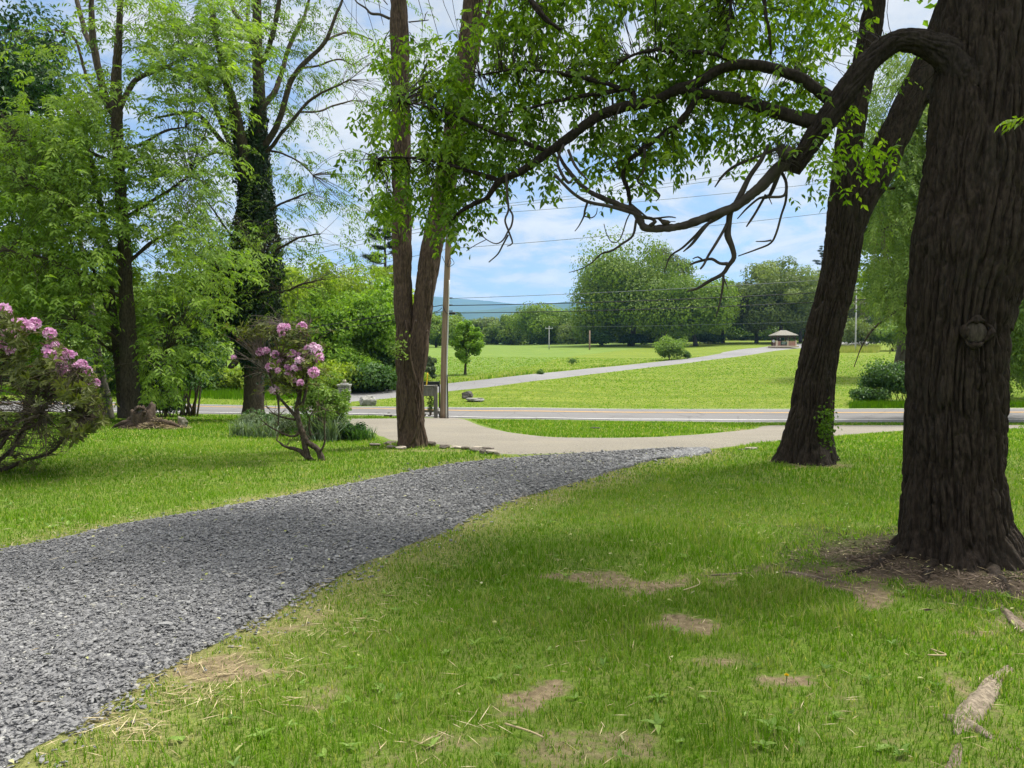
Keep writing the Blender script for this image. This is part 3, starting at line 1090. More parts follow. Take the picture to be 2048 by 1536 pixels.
def hills():
    k = NT('wooded_hill')
    n = k.noise(0.004, 6, 0.65, k.obj(world=True))
    mat = k.done(k.bsdf(k.ramp(n, [(0.3, (0.02, 0.045, 0.018)), (0.7, (0.05, 0.085, 0.03))]), 0.95, 0.05))

    def ridge(name, Y, pts, depth, seed):
        u = np.linspace(-300, 2400, 260)
        top = np.interp(u, [a for a, b in pts], [b for a, b in pts])
        top = top + 5 * (fbm(np.stack([u * 0.012, u * 0, u * 0 + seed], -1), 4) - .5)
        x = (u - 1024) / F * Y
        z = 1.5 + (700 - top) * Y / F
        rows = []
        for t, hh in ((-1.0, -0.05), (-0.7, 0.25), (-0.45, 0.55), (-0.2, 0.86), (0, 1.0), (0.3, 0.85), (0.7, 0.4), (1.0, -0.05)):
            nz = 1 + 0.25 * (fbm(np.stack([x * 0.002, np.full_like(x, t * 3 + seed), x * 0], -1), 3) - .5) * (1 - abs(t)) * (abs(t) > 0)
            rows.append(np.stack([x * (1 + t * depth / Y), np.full_like(x, Y + t * depth), -20 + (z + 20) * hh * nz], -1))
        V = np.array(rows)
        m, nn = V.shape[:2]
        i = np.arange(m - 1)[:, None] * nn + np.arange(nn - 1)[None, :]
        mb = MB()
        mb.add(V.reshape(-1, 3), np.stack([i, i + 1, i + nn + 1, i + nn], -1).reshape(-1, 4))
        o = mb.build(name, mat, None, True)
        o['kind'] = 'structure'
    ridge('mountains', 6400, [(-300, 640), (500, 615), (700, 600), (850, 592), (910, 596), (980, 603), (1060, 613), (1200, 616), (1500, 612), (1700, 606), (2400, 600)], 1200, 2.0)
    ridge('hills', 4300, [(-300, 650), (700, 628), (900, 624), (980, 620), (1040, 612), (1130, 604), (1250, 608), (1500, 622), (2400, 640)], 700, 5.0)


hills()
# ------------------------------------------------------------------ leaves


def leaves(mb, c, ax, nrm, L, W, tint, fold=0.25, ovate=False):
    """many leaves at once: base points c, long axes ax, face normals nrm, lengths L, widths W"""
    c = np.asarray(c, float); n = len(c)
    if n == 0:
        return
    ax = norm(ax)
    nrm = nrm - ax * np.sum(nrm * ax, 1, keepdims=True)
    nrm = norm(nrm)
    sd = np.cross(ax, nrm)
    L = np.broadcast_to(np.asarray(L, float), (n,))[:, None]; W = np.broadcast_to(np.asarray(W, float), (n,))[:, None]
    i = np.arange(n)[:, None]
    if not ovate:
        v = np.stack([c, c + ax * L * 0.45 - sd * W * 0.5 + nrm * W * fold, c + ax * L, c + ax * L * 0.45 + sd * W * 0.5 + nrm * W * fold], 1)
        f = np.concatenate([i * 4 + np.array([[0, 1, 2]]), i * 4 + np.array([[0, 2, 3]])])
        mb.add(v.reshape(-1, 3), f, np.repeat(np.broadcast_to(tint, (n,)), 4))
    else:
        up = nrm * W * fold
        v = np.stack([c, c + ax * L * 0.28 - sd * W * 0.46 + up, c + ax * L * 0.62 - sd * W * 0.36 + up * .8, c + ax * L - nrm * L * 0.12,
                      c + ax * L * 0.62 + sd * W * 0.36 + up * .8, c + ax * L * 0.28 + sd * W * 0.46 + up, c + ax * L * 0.45], 1)
        q = [[0, 1, 6], [1, 2, 6], [2, 3, 6], [3, 4, 6], [4, 5, 6], [5, 0, 6]]
        f = np.concatenate([i * 7 + np.array([k]) for k in q])
        mb.add(v.reshape(-1, 3), f, np.repeat(np.broadcast_to(tint, (n,)), 7))


def rdir(r, n):
    return norm(r.normal(size=(n, 3)))


def blob_points(r, n, c, rad, shell=0.45):
    d = rdir(r, n)
    k = (shell + (1 - shell) * r.random((n, 1))) ** 0.8
    return np.asarray(c) + d * k * np.asarray(rad), d


def crown(mb, r, c, rad, n_cl, cl_r, n_leaf, size, lower=-0.75, tint0=0.5, dens=0.85, squash=0.75, form=0.5):
    """a broadleaf crown: leaf clumps spread over a lobed ellipsoid, each with its own tone"""
    c = np.asarray(c, float); rad = np.asarray(rad, float)
    got = []
    lob = r.random(3) * 40
    while len(got) < n_cl:
        d = norm(r.normal(size=3))
        if d[2] < lower:
            continue
        k = r.random() ** 0.45
        w = 0.80 + 0.85 * (fbm((d * 1.7 + lob)[None, :], 3)[0] - 0.42) + (.14 * r.random() if r.random() < .15 else 0)
        got.append(d * k * w)
    got = np.array(got)
    # fuller shoulders, and a skirt that stays wide towards the ground
    zz = np.clip(got[:, 2], -1, 1)
    a_ = np.where(zz < 0, .75, .3)[:, None]
    got[:, :2] *= (1 - a_) + a_ / np.sqrt(1 - np.minimum(zz ** 2, .8))[:, None]
    for g in got:
        cc = c + g * rad
        rr = cl_r * r.uniform(0.6, 1.35)
        p, d = blob_points(r, n_leaf, cc, np.array([rr, rr, rr * squash]), dens * 0.6)
        nr = norm(d * (.5 + form) + np.array([0, 0, 0.7 - .4 * form]) + r.normal(size=d.shape) * (.6 - .3 * form))
        ax = norm(np.cross(nr, rdir(r, n_leaf)) + np.array([0, 0, -0.25]))
        t = np.clip(tint0 + r.normal() * 0.13 + r.normal(size=n_leaf) * 0.15, 0, 1)
        s = size * r.uniform(0.7, 1.3, n_leaf)
        leaves(mb, p - ax * s[:, None] * 0.5, ax, nr, s, s * 0.62, t)
    return got * rad + c


def limb_curve(r, a, b, sag=0.12, n=8):
    a = np.asarray(a, float); b = np.asarray(b, float)
    L = np.linalg.norm(b - a)
    m = (a + b) / 2 + np.array([r.normal() * .08, r.normal() * .08, sag + r.normal() * .04]) * L
    t = np.linspace(0, 1, n)[:, None]
    return (1 - t) ** 2 * a + 2 * t * (1 - t) * m + t ** 2 * b


def far_tree(name, label, loc, hgt, width, leaf, bark, group=None, seed=0, n_cl=46, n_leaf=120, size=0.34, trunk_h=0.25, trunk_r=None, cl=0.17,
             depth=None, lower=-0.75, tint0=0.5, cat='tree', limbs=6, lean=0.0, squash=0.75, trunk_on=True, form=0.5):
    r = np.random.default_rng(seed + 100)
    o = thing(name, loc, label, cat, group)
    loc = np.asarray(loc, float)
    tr = trunk_r or hgt * 0.021
    ch = hgt * (1 - trunk_h)
    cc = loc + np.array([lean * hgt * .5, 0, hgt * trunk_h + ch * 0.5])
    rad = np.array([width / 2, (depth or width) / 2, ch / 2]) * 0.86
    mb = MB()
    cls = crown(mb, r, cc, rad, n_cl, cl * width, n_leaf, size, lower, tint0, squash=squash, form=form)
    mb.build('crown', leaf, o)
    if trunk_on:
        t = MB()
        top = cc + np.array([0, 0, rad[2] * 0.35])
        p = limb_curve(r, loc - np.array([0, 0, .15]), top, 0.0, 14)
        p = wobble(p, hgt * .008, 3.0 / hgt, seed)
        tube(t, p, np.linspace(tr, tr * .3, len(p)) * (1 + .5 * np.exp(-np.arange(len(p)) / 1.2)), 9)
        for k in range(limbs):
            q = cls[r.integers(len(cls))]
            j = r.integers(int(len(p) * 0.35), len(p) - 2)
            if q[2] < p[j][2]:
                j = max(3, int(len(p) * .35))
            c_ = limb_curve(r, p[j], q, -0.05 if q[2] > p[j][2] else .1, 8)
            tube(t, c_, np.linspace(tr * .4, tr * .08, 8), 6)
        t.build('trunk', bark, o, True)
    return o

# ------------------------------------------------------------------ sprays of feathery leaves on a density map


def map_points(r, rows, x0, y0, cell, per, jitter=0.5):
    """cells of digits 0-9 -> pixel positions, about per*digit of them in each cell"""
    out = []
    for j, row in enumerate(rows):
        for i, ch in enumerate(row):
            d = 0 if ch in '. ' else int(ch)
            n = r.poisson(per * d)
            if n:
                out.append(np.stack([x0 + cell * (i + 0.5 + (r.random(n) - .5) * 1.25), y0 + cell * (j + 0.5 + (r.random(n) - .5) * 1.25)], -1))
    return np.vstack(out)


def feather_sprays(mb, tw, r, base, direction, n_pair, length, leaf_l, leaf_w, droop=0.6, tone=None, twig_r=0.003):
    """arching compound leaves: a thin midrib with narrow leaflets in pairs that hang a little"""
    n = len(base)
    dirs = norm(direction)
    t = np.linspace(0.12, 1.0, n_pair)
    L = length * r.uniform(0.7, 1.25, n)
    down = np.array([0, 0, -1.0])
    pos = base[:, None, :] + dirs[:, None, :] * (L[:, None] * t[None, :])[..., None] + down * (droop * L[:, None] * t[None, :] ** 2)[..., None]
    tan = norm(dirs[:, None, :] + down * (2 * droop * t[None, :, None]))
    side = norm(np.cross(tan, np.array([0, 0, 1.0]) + r.normal(size=(n, 1, 3)) * .25))
    upn = norm(np.cross(side, tan))
    tone = np.clip((0.5 if tone is None else tone) + r.normal(size=n) * 0.12, 0, 1)
    for s in (-1, 1):
        a = norm(tan * 0.55 + side * s * 0.75 + down * 0.45 + r.normal(size=tan.shape) * 0.16)
        nr = norm(upn + side * s * 0.25 + r.normal(size=tan.shape) * 0.25)
        k = n * n_pair
        ll = leaf_l * r.uniform(0.5, 1.35, k)
        leaves(mb, pos.reshape(-1, 3), a.reshape(-1, 3), nr.reshape(-1, 3), ll, leaf_w * ll / leaf_l, np.clip(np.repeat(tone, n_pair) + r.normal(size=k) * .1, 0, 1))


def nearest(skel, q):
    """index of the nearest skeleton point for each q, chunked"""
    out = np.empty(len(q), int)
    for i in range(0, len(q), 1500):
        d = ((q[i:i + 1500, None, :] - skel[None, :, :]) ** 2).sum(-1)
        out[i:i + 1500] = d.argmin(1)
    return out


def thin_twigs(mb, a, b, r, rad, sag=0.06, seg=3, n=4):
    """many thin curved twigs from points a to points b in one go"""
    m = len(a)
    L = np.linalg.norm(b - a, axis=1, keepdims=True)
    mid = (a + b) / 2 + r.normal(size=a.shape) * L * .09 + np.array([0, 0, 1.0]) * L * sag
    t = np.linspace(0, 1, n)[None, :, None]
    p = (1 - t) ** 2 * a[:, None] + 2 * t * (1 - t) * mid[:, None] + t ** 2 * b[:, None]
    d = norm(b - a)
    ref = np.where(np.abs(d[:, 2:3]) < .9, np.array([[0, 0, 1.0]]), np.array([[1.0, 0, 0]]))
    u = norm(np.cross(d, ref)); w = np.cross(d, u)
    th = np.arange(seg) * 2 * math.pi / seg
    ring = np.cos(th)[None, :, None] * u[:, None] + np.sin(th)[None, :, None] * w[:, None]
    rr = np.broadcast_to(np.asarray(rad, float), (m,))[:, None, None, None] * np.linspace(1, .45, n)[None, :, None, None]
    v = p[:, :, None, :] + ring[:, None, :, :] * rr
    i = np.arange(m)[:, None, None] * (n * seg) + np.arange(n - 1)[None, :, None] * seg
    j = np.arange(seg)[None, None, :]; k = (j + 1) % seg
    f = np.stack([i + j, i + k, i + seg + k, i + seg + j], -1).reshape(-1, 4)
    mb.add(v.reshape(-1, 3), f, 0.5)


def limb_set(mb, traces, step, seg, disp=None, wob=0.0, skel=None):
    for k, tr in enumerate(traces):
        p, rd = px_path(tr, step)
        if wob:
            p = wobble(p, wob, 2.0, 3.3 * k + 1)
        tube(mb, p, rd, seg, disp)
        if skel is not None:
            skel.append(p)


def with_y(pts, Y0, Y1):
    """trace rows (px, py, r_px) with a depth that runs from Y0 to Y1 along them"""
    n = len(pts)
    return [(a, b, Y0 + (Y1 - Y0) * i / max(1, n - 1), c) for i, (a, b, c) in enumerate(pts)]

# ================================================================== the big shade tree at the right


def shade_tree():
    Y0 = 5.6
    g = G(1915, 1112)
    o = thing('shade_tree', g, 'massive dark rough-barked tree at the right edge, its limb arching to the left', 'tree')
    r = np.random.default_rng(41)
    mb = MB()
    tr = [(1912, 1135, Y0, 104), (1911, 1090, Y0, 101), (1908, 1050, Y0, 96), (1907, 1000, Y0, 92), (1908, 900, Y0, 88), (1911, 800, Y0, 88), (1915, 700, Y0, 89), (1921, 600, Y0, 92),
          (1942, 500, Y0, 106), (1958, 400, Y0 + .02, 104), (1970, 300, Y0 + .05, 102), (1980, 180, Y0 + .1, 100), (1990, 60, Y0 + .15, 97), (1996, -100, Y0 + .2, 92), (2010, -500, Y0 + .3, 82), (2030, -1100, Y0 + .4, 60)]
    p, rd = px_path(tr, 0.012)
    # coarser rings out of view, high up
    keep = np.ones(len(p), bool)
    hi = p[:, 2] > 4.3
    keep[hi] = (np.arange(hi.sum()) % 6 == 0)
    p, rd = p[keep], rd[keep]
    tube(mb, p, rd, 430, bark_disp(0.030, 27.0, 13.0, 2.0, 0.62, 0.16, 7, 0.06, 0.05))
    # the second stem that leaves to the right
    tr2 = [(1945, 640, Y0 - .02, 70), (1985, 540, Y0 - .03, 66), (2035, 455, Y0 - .03, 60), (2100, 375, Y0, 56), (2190, 270, Y0, 52), (2280, 120, Y0 + .1, 46), (2380, -120, Y0 + .2, 38)]
    p, rd = px_path(tr2, 0.014)
    tube(mb, p, rd, 260, bark_disp(0.024, 27.0, 12, 7.0, 0, .5, 5, 0.06))
    tk = mb.build('trunk', M['bark_dark'], o, True)
    # an old pruning wound, healed over
    s = MB()
    v, f = ico(3)
    c = P(1952, 665, Y0 - 0.338)
    v = v * np.array([0.076, 0.014, 0.072]) * (1 + .12 * (fbm(v * 3, 3) - .5)[:, None])
    s.add(v + c, f)
    M['wound_wood'] = bark_mat('wound_wood', (0.018, 0.014, 0.011), (0.06, 0.05, 0.04), None, 0, 1.6, 9.0, 1.0)
    s.build('healed_wound', M['wound_wood'], o, True)
    rim = MB()
    th = np.linspace(0, 2 * math.pi, 40)
    ring = c + np.stack([np.cos(th) * .088 * (1 + .12 * np.sin(3 * th + 1)), np.full_like(th, -0.004), np.sin(th) * .086 * (1 + .1 * np.sin(2 * th))], -1)
    tube(rim, ring, 0.019 * (1 + .5 * np.sin(th * 4 + 2)), 12, bark_disp(0.012, 40, 2, 3.0), cap=False)
    rim.build('wound_rim', M['bark_dark'], o, True)
    skel = []
    # the arching limb
    b = MB()
    arch = with_y([(1965, 175, 58), (1938, 140, 48), (1905, 112, 35), (1868, 93, 26), (1830, 81, 22), (1791, 84, 20.5), (1755, 108, 21), (1719, 150, 22), (1682, 197, 21.5), (1650, 240, 21), (1622, 282, 19), (1600, 320, 15), (1589, 346, 9)], 5.6, 5.95)
    limb_set(b, [arch], 0.012, 90, bark_disp(0.015, 34, 7, 1.0, 0, .5, 5, 0.24), .012, skel)
    dead = with_y([(1600, 312, 15), (1582, 326, 14), (1556, 337, 12), (1530, 365, 11.5), (1501, 390, 10), (1472, 412, 9), (1428, 430, 8.5), (1392, 443, 8.5), (1355, 454, 7.5), (1319, 457, 7.5), (1292, 456, 7), (1284, 448, 7), (1271, 423, 6.5), (1246, 412, 5.5), (1209, 397, 5), (1173, 379, 4.5), (1144, 350, 4), (1125, 324, 3.2), (1113, 300, 2)], 5.95, 6.35)
    leafy = with_y([(1640, 246, 15), (1610, 241, 13.5), (1574, 230, 13), (1519, 211, 12), (1483, 199, 11.5), (1446, 193, 11), (1410, 188, 9.5), (1370, 180, 8), (1330, 190, 6)], 5.9, 6.1)
    upper = with_y([(1672, 205, 14), (1640, 182, 12), (1607, 160, 11), (1574, 146, 10.5), (1537, 135, 10.5), (1494, 129, 10), (1450, 135, 9.5), (1428, 146, 10), (1392, 168, 10), (1355, 179, 10), (1319, 197, 9.5), (1282, 208, 10), (1246, 214, 10), (1202, 229, 10), (1170, 250, 9.5), (1137, 276, 9.5), (1091, 309, 8.5), (1044, 341, 7.5), (997, 364, 6.5), (975, 394, 5.5), (944, 409, 4.5), (919, 425, 3.5), (898, 446, 2)], 5.9, 6.35)
    br2 = with_y([(1395, 192, 7), (1373, 226, 6.5), (1355, 248, 7), (1326, 270, 6), (1304, 284, 5.5), (1275, 306, 5.5), (1253, 328, 5), (1246, 350, 4.5), (1256, 379, 4), (1262, 412, 3.5), (1280, 450, 3)], 6.05, 6.3)
    br3 = with_y([(1470, 128, 4), (1428, 108, 4), (1337, 102, 4), (1300, 102, 3.5), (1246, 120, 3), (1218, 150, 2), (1190, 170, 1.5)], 6.0, 6.2)
    br4 = with_y([(1268, 210, 5), (1260, 180, 5), (1209, 186, 4.5), (1136, 197, 3.5), (1060, 215, 2.5), (985, 230, 1.5)], 6.15, 6.3)
    br5 = with_y([(1262, 185, 4), (1206, 166, 4.5), (1129, 149, 4), (1040, 140, 3), (960, 150, 2)], 6.15, 6.3)
    br6 = with_y([(1100, 303, 5), (1000, 270, 4), (930, 240, 3), (860, 215, 2.5), (800, 200, 2)], 6.2, 6.45)
    br7 = with_y([(1000, 362, 5), (930, 340, 4), (860, 320, 3), (790, 315, 2.5), (752, 318, 1.5)], 6.3, 6.5)
    br8 = with_y([(1060, 0, 6), (1075, 20, 6), (1091, 38, 5), (1120, 60, 3)], 6.0, 6.0)
    br9 = with_y([(1465, -40, 4), (1461, 5, 3), (1455, 60, 3), (1443, 100, 2.5)], 6.0, 6.0)
    br10 = with_y([(1527, -30, 4), (1530, 20, 4), (1540, 65, 3), (1543, 108, 2)], 5.8, 5.8)
    limb_set(b, [leafy, upper, br2, br3, br4, br5, br6, br7, br8, br9, br10], 0.02, 22, bark_disp(0.006, 40, 4, 4.0, 0, .5, 5, 0.16), 0.006, skel)
    # boughs that carry the crown above the picture
    for a_, z_ in (((-1.5, 6.6, 5.2), 0.09), ((0.4, 7.2, 5.6), 0.1), ((2.0, 6.4, 6.2), 0.1), ((4.6, 7.0, 5.8), 0.09), ((3.6, 4.8, 5.6), .08)):
        pp = limb_curve(r, np.array([3.45, 5.75, 4.6]), np.array(a_), .1, 16)
        tube(b, pp, np.linspace(z_, .02, 16), 12)
        skel.append(pp)
    b.build('branch', M['bark_limb'], o, True)
    d = MB()
    Yd = 6.05
    limb_set(d, [dead], 0.02, 26, bark_disp(0.005, 45, 3, 9.0, 0, .5, 5, 0.2), 0.004)
    fine = [
        [(1537, 290, 3.5), (1524, 318, 4.5), (1500, 352, 5), (1485, 382, 6), (1470, 412, 7), (1461, 423, 6.5), (1458, 448, 6), (1456, 470, 7), (1465, 494, 5.5), (1469, 515, 5), (1458, 531, 4.5), (1446, 548, 4), (1417, 563, 3.5), (1396, 576, 2.8), (1374, 582, 1.4)],
        [(1456, 528, 4), (1440, 527, 3), (1424, 518, 3), (1405, 521, 2.6), (1390, 525, 2.4), (1380, 529, 1.5)],
        [(1406, 521, 2), (1396, 514, 1.6), (1386, 518, 1)],
        [(1458, 440, 3.4), (1447, 462, 3), (1430, 490, 3), (1416, 512, 2.6), (1408, 528, 2.4), (1401, 537, 2)],
        [(1462, 420, 3), (1440, 435, 3), (1412, 450, 3.2), (1391, 471, 2.8), (1365, 495, 2.2), (1342, 511, 1.8), (1332, 535, 1.2), (1329, 545, .8)],
        [(1424, 440, 2.8), (1406, 460, 3.6), (1385, 487, 3), (1367, 503, 1.2)],
        [(1447, 549, 2.8), (1447, 565, 2.5), (1441, 601, 1.8), (1432, 634, .9)],
        [(1448, 556, 1.8), (1456, 577, 1.0)],
        [(1273, 440, 2.8), (1266, 471, 2.5), (1245, 487, 2.4), (1224, 501, 2.2), (1203, 507, 1.8), (1182, 526, 1.2), (1161, 538, 1.0), (1138, 545, .6)],
        [(1262, 425, 1.4), (1254, 440, 1.4), (1240, 479, 1.2), (1224, 484, 1.0), (1213, 466, .9), (1208, 447, .7)],
        [(1300, 452, 4), (1311, 443, 4), (1303, 437, 3.4), (1285, 434, 3.6), (1264, 425, 3.8), (1220, 412, 3.6), (1176, 403, 3.4), (1147, 386, 3.2), (1122, 361, 3), (1113, 352, 3), (1108, 345, 1.6)],
        [(1352, 436, 1.0), (1338, 434, 1.6), (1300, 436, 1.8), (1280, 422, 1.8), (1264, 408, 1.2)],
        [(1176, 403, 2.4), (1170, 422, 2.2), (1168, 433, 1.8), (1158, 452, 1.2), (1150, 462, .8)],
        [(1170, 433, 1.4), (1184, 436, 1.2), (1193, 428, 1.0), (1195, 416, .7)],
        [(1559, 345, 5), (1546, 378, 4.2), (1536, 394, 3.4), (1519, 396, 2.4), (1494, 416, 2), (1475, 437, 1)],
        [(1563, 343, 3.4), (1573, 366, 3), (1568, 391, 2.8), (1536, 394, 2.8)],
        [(1574, 372, 2.8), (1572, 402, 2.5), (1563, 430, 2.2), (1553, 465, 2.2), (1541, 486, 2), (1512, 499, 1.7), (1477, 512, 1.1)],
        [(1543, 481, 2), (1530, 483, 1.5), (1512, 483, .9)],
        [(1532, 390, 2.8), (1513, 423, 2.4), (1502, 440, 2.4), (1493, 453, 1.2)],
        [(1536, 390, 1.5), (1544, 408, .8)],
        [(1570, 298, 3.5), (1552, 299, 3.4), (1525, 310, 2.8), (1494, 321, 3), (1466, 334, 3), (1445, 352, 2.6), (1430, 374, 1.2)],
        [(1450, 350, 1.6), (1438, 357, 1.0)],
        [(1128, 290, 2.6), (1116, 318, 2.6), (1120, 340, 3), (1137, 365, 3.2), (1150, 352, 2)],
        [(1137, 300, 3), (1150, 330, 2.8), (1168, 352, 2), (1176, 360, 1.2)],
        [(1113, 348, 2.4), (1104, 360, 2), (1098, 350, 1.6), (1088, 360, .8)],
        [(1290, 297, 3), (1288, 340, 2.4), (1275, 362, 2), (1304, 378, 2), (1320, 390, 1.6), (1312, 402, .7)],
        [(1013, 345, 2.5), (1015, 395, 2.6), (1017, 420, 2.2), (1010, 440, 2), (1018, 464, 2), (1025, 486, 1.6), (1014, 492, .8)],
        [(1019, 418, 2), (1026, 432, 2), (1023, 452, 2), (1016, 463, 1.8), (1006, 480, 1.5), (992, 487, 1.2), (974, 479, 1), (960, 466, .9), (952, 452, .7)],
        [(1017, 470, 1.8), (1005, 492, 1.7), (996, 508, 1.5), (978, 524, 1.1)],
        [(974, 479, .9), (950, 491, .8), (933, 502, .6)],
        [(1242, 212, 1.5), (1220, 260, 1.2), (1206, 300, 1.1), (1236, 330, 1.0), (1210, 345, .8)],
        [(1300, 395, 1.0), (1290, 370, .9), (1270, 352, .8), (1262, 340, .6)],
    ]
    for k, q in enumerate(fine):
        limb_set(d, [with_y(q, Yd + .03 * (k % 5), Yd + .2 - .08 * (k % 4))], 0.03, 7, None, 0.006)
    d.build('dead_branch', M['twig_dead'], o, True)
    # foliage
    rows = [".....36666677777663332",
            ".....14666578775334210",
            "....167777778875334310",
            ".3326977777776653232..",
            ".548998776677666543...",
            "16789986434576566652..",
            "178798873467664344221.",
            "2688987525575212222331",
            "2454665311431......1..",
            ".54764................",
            ".1.53................."]
    q = map_points(r, rows, 700, -50, 50, 5.0)
    # keep the sky gaps of the photograph's canopy and the clumping of real twigs
    nz = n2(q[:, 0], q[:, 1], 1 / 55.0, 3, 2.0)
    q = q[nz > 0.37]
    xx = np.clip((1700 - q[:, 0]) / 900, 0, 1)
    Y = 6.12 + 0.50 * xx + np.abs(r.normal(size=len(q))) * 0.62 - np.where(r.random(len(q)) < .22, .75, 0)
    base = P(q[:, 0], q[:, 1] - 26, Y)
    sk = np.vstack(skel)
    j = nearest(sk, base)
    tw = MB()
    near_ = np.linalg.norm(sk[j] - base, axis=1)
    use = r.random(len(base)) < 0.42
    thin_twigs(tw, sk[j][use], base[use], r, 0.0022 + 0.0016 * near_[use], 0.05, 4, 5)
    tw.build('twigs', M['bark_limb'], o, True)
    lf = MB()
    out = norm(base - sk[j] + r.normal(size=base.shape) * 0.12) * np.array([1, 1, .5]) + r.normal(size=base.shape) * 0.45
    tone = np.clip(0.56 + 0.5 * (n2(q[:, 0], q[:, 1], 1 / 75.0, 3, 6.0) - .5) + r.normal(size=len(q)) * .09, 0, 1)
    feather_sprays(lf, tw, r, base, out, 3, 0.125, 0.066, 0.029, 0.75, tone)
    # end leaflet
    leaves(lf, base + norm(out) * .1 + np.array([0, 0, -.055]), norm(out) + np.array([0, 0, -1.1]), r.normal(size=base.shape) * .5 + np.array([0, -.3, .6]), 0.07 * r.uniform(.6, 1.2, len(base)), 0.031, tone)
    # the crown above the picture: larger, sparser leaves
    for c_, rad_, n_ in (((-0.8, 6.6, 5.4), (1.8, 1.5, .55), 500), ((1.2, 7.2, 5.9), (2.0, 1.8, .7), 600), ((3.0, 6.2, 6.4), (2.2, 2.0, .8), 900), ((5.0, 6.5, 5.8), (1.8, 2.0, .8), 700), ((3.5, 4.4, 5.7), (1.8, 1.3, .6), 600)):
        pts, dd = blob_points(r, n_, c_, rad_, .1)
        leaves(lf, pts, rdir(r, n_) * np.array([1, 1, .5]), np.array([0, 0, 1.0]) + r.normal(size=(n_, 3)) * .4, .13, .07, r.uniform(.2, .8, n_))
    # one bright spray in front of the trunk at the frame's edge
    e = P(np.array([2046., 2050, 2038, 2060]), np.array([236., 244, 240, 232]), np.array([5.0, 5.0, 5.02, 5.05]))
    feather_sprays(lf, tw, r, e, np.array([[-1, .1, .1], [-1, 0, -.1], [-.8, 0, .2], [-1, 0, .0]]), 5, .12, .06, .022, .3, .95)
    lf.build('leaves', M['leaf_canopy'], o)
    # clump of dead twigs caught where the limb breaks off
    ns = MB()
    c = P(1572, 306, 5.9)
    a = c + r.normal(size=(150, 3)) * np.array([.05, .04, .045])
    e = a + rdir(r, 150) * .09
    thin_twigs(ns, a, e, r, .003, .1, 3, 4)
    v, f = ico(2)
    ns.add(v * np.array([.062, .05, .052]) * (1 + .5 * (fbm(v * 3, 3) - .5)[:, None]) + c, f)
    nest = ns.build('nest', M['twig_dead'], None, False, c)
    tag(nest, 'ragged dark nest of twigs lodged where the arching limb ends', 'nest')
    # roots that run out over the soil
    rt = MB()
    for tr_ in ([(1810, 1100, 26), (1775, 1118, 15), (1740, 1136, 9), (1690, 1150, 4)], [(1868, 1115, 22), (1858, 1138, 13), (1845, 1165, 4)], [(1965, 1120, 30), (1990, 1145, 18), (2010, 1175, 10), (2024, 1210, 4)], [(2010, 1110, 34), (2060, 1130, 24), (2130, 1165, 14)]):
        w = np.array([G(a_, b_) for a_, b_, c_ in tr_]); rr = np.array([c_ * w[i][1] / F for i, (a_, b_, c_) in enumerate(tr_)])
        s_ = smooth_path(np.hstack([w + np.array([0, 0, .0]), rr[:, None]]), .025)
        s_[:, 2] = H(s_[:, 0], s_[:, 1]) - s_[:, 3] * .5
        tube(rt, s_[:, :3], s_[:, 3], 26, bark_disp(.02, 22, 4, 5.0))
    rt.build('root', M['bark_dark'], o, True)
    return o


shade_tree()


def bird():
    c = P(1327, 444, 6.13)
    o = thing('bird', c, 'small dark bird perched on the dead branch under the canopy', 'bird')
    s = 6.13 / F
    mb = MB()
    path = np.array([[-9, 0, 6], [-7, 0, 5], [-4, 0, 2.5], [0, 0, 0], [5, 0, -1.5], [10, 0, -1.2], [14, 0, .2]]) * s
    rad = np.array([.6, 3.0, 3.4, 5.2, 5.0, 3.0, 1.2]) * s
    q = smooth_path(np.hstack([path, rad[:, None]]), .003)
    tube(mb, q[:, :3] + c, np.maximum(q[:, 3], .0015), 14)
    v, f = ico(2)
    mb.add(v * np.array([3.8, 3.4, 3.5]) * s + c + np.array([-7.5, 0, 6.2]) * s, f)
    for sy in (-1, 1):
        thin_twigs(mb, np.array([c + np.array([1, sy * 1.6, -4]) * s]), np.array([c + np.array([1.5, sy * 2, -10]) * s]), rng, .0012)
    mb.build('body', M['feather'], o, True)
    t = MB()
    box(t, c + np.array([18.5, 0, .9]) * s, (11 * s, 3.4 * s, 1.0 * s), 0, .5, .002)
    t.build('tail', M['feather'], o)
    w = MB()
    for sy in (-1, 1):
        w.add(v * np.array([6.8, 1.2, 3.2]) * s + c + np.array([5, sy * 4.2, 0]) * s, f)
    w.build('wing', M['feather'], o, True)
    b = MB()
    bk = np.array([[-10.6, 0, 6.0], [-12.5, 0, 5.7], [-14.5, 0, 5.2]]) * s + c
    tube(b, bk, np.array([1.3, .8, .15]) * s, 8)
    b.build('beak', M['beak'], o, True)


bird()

# ================================================================== the forked tree behind it


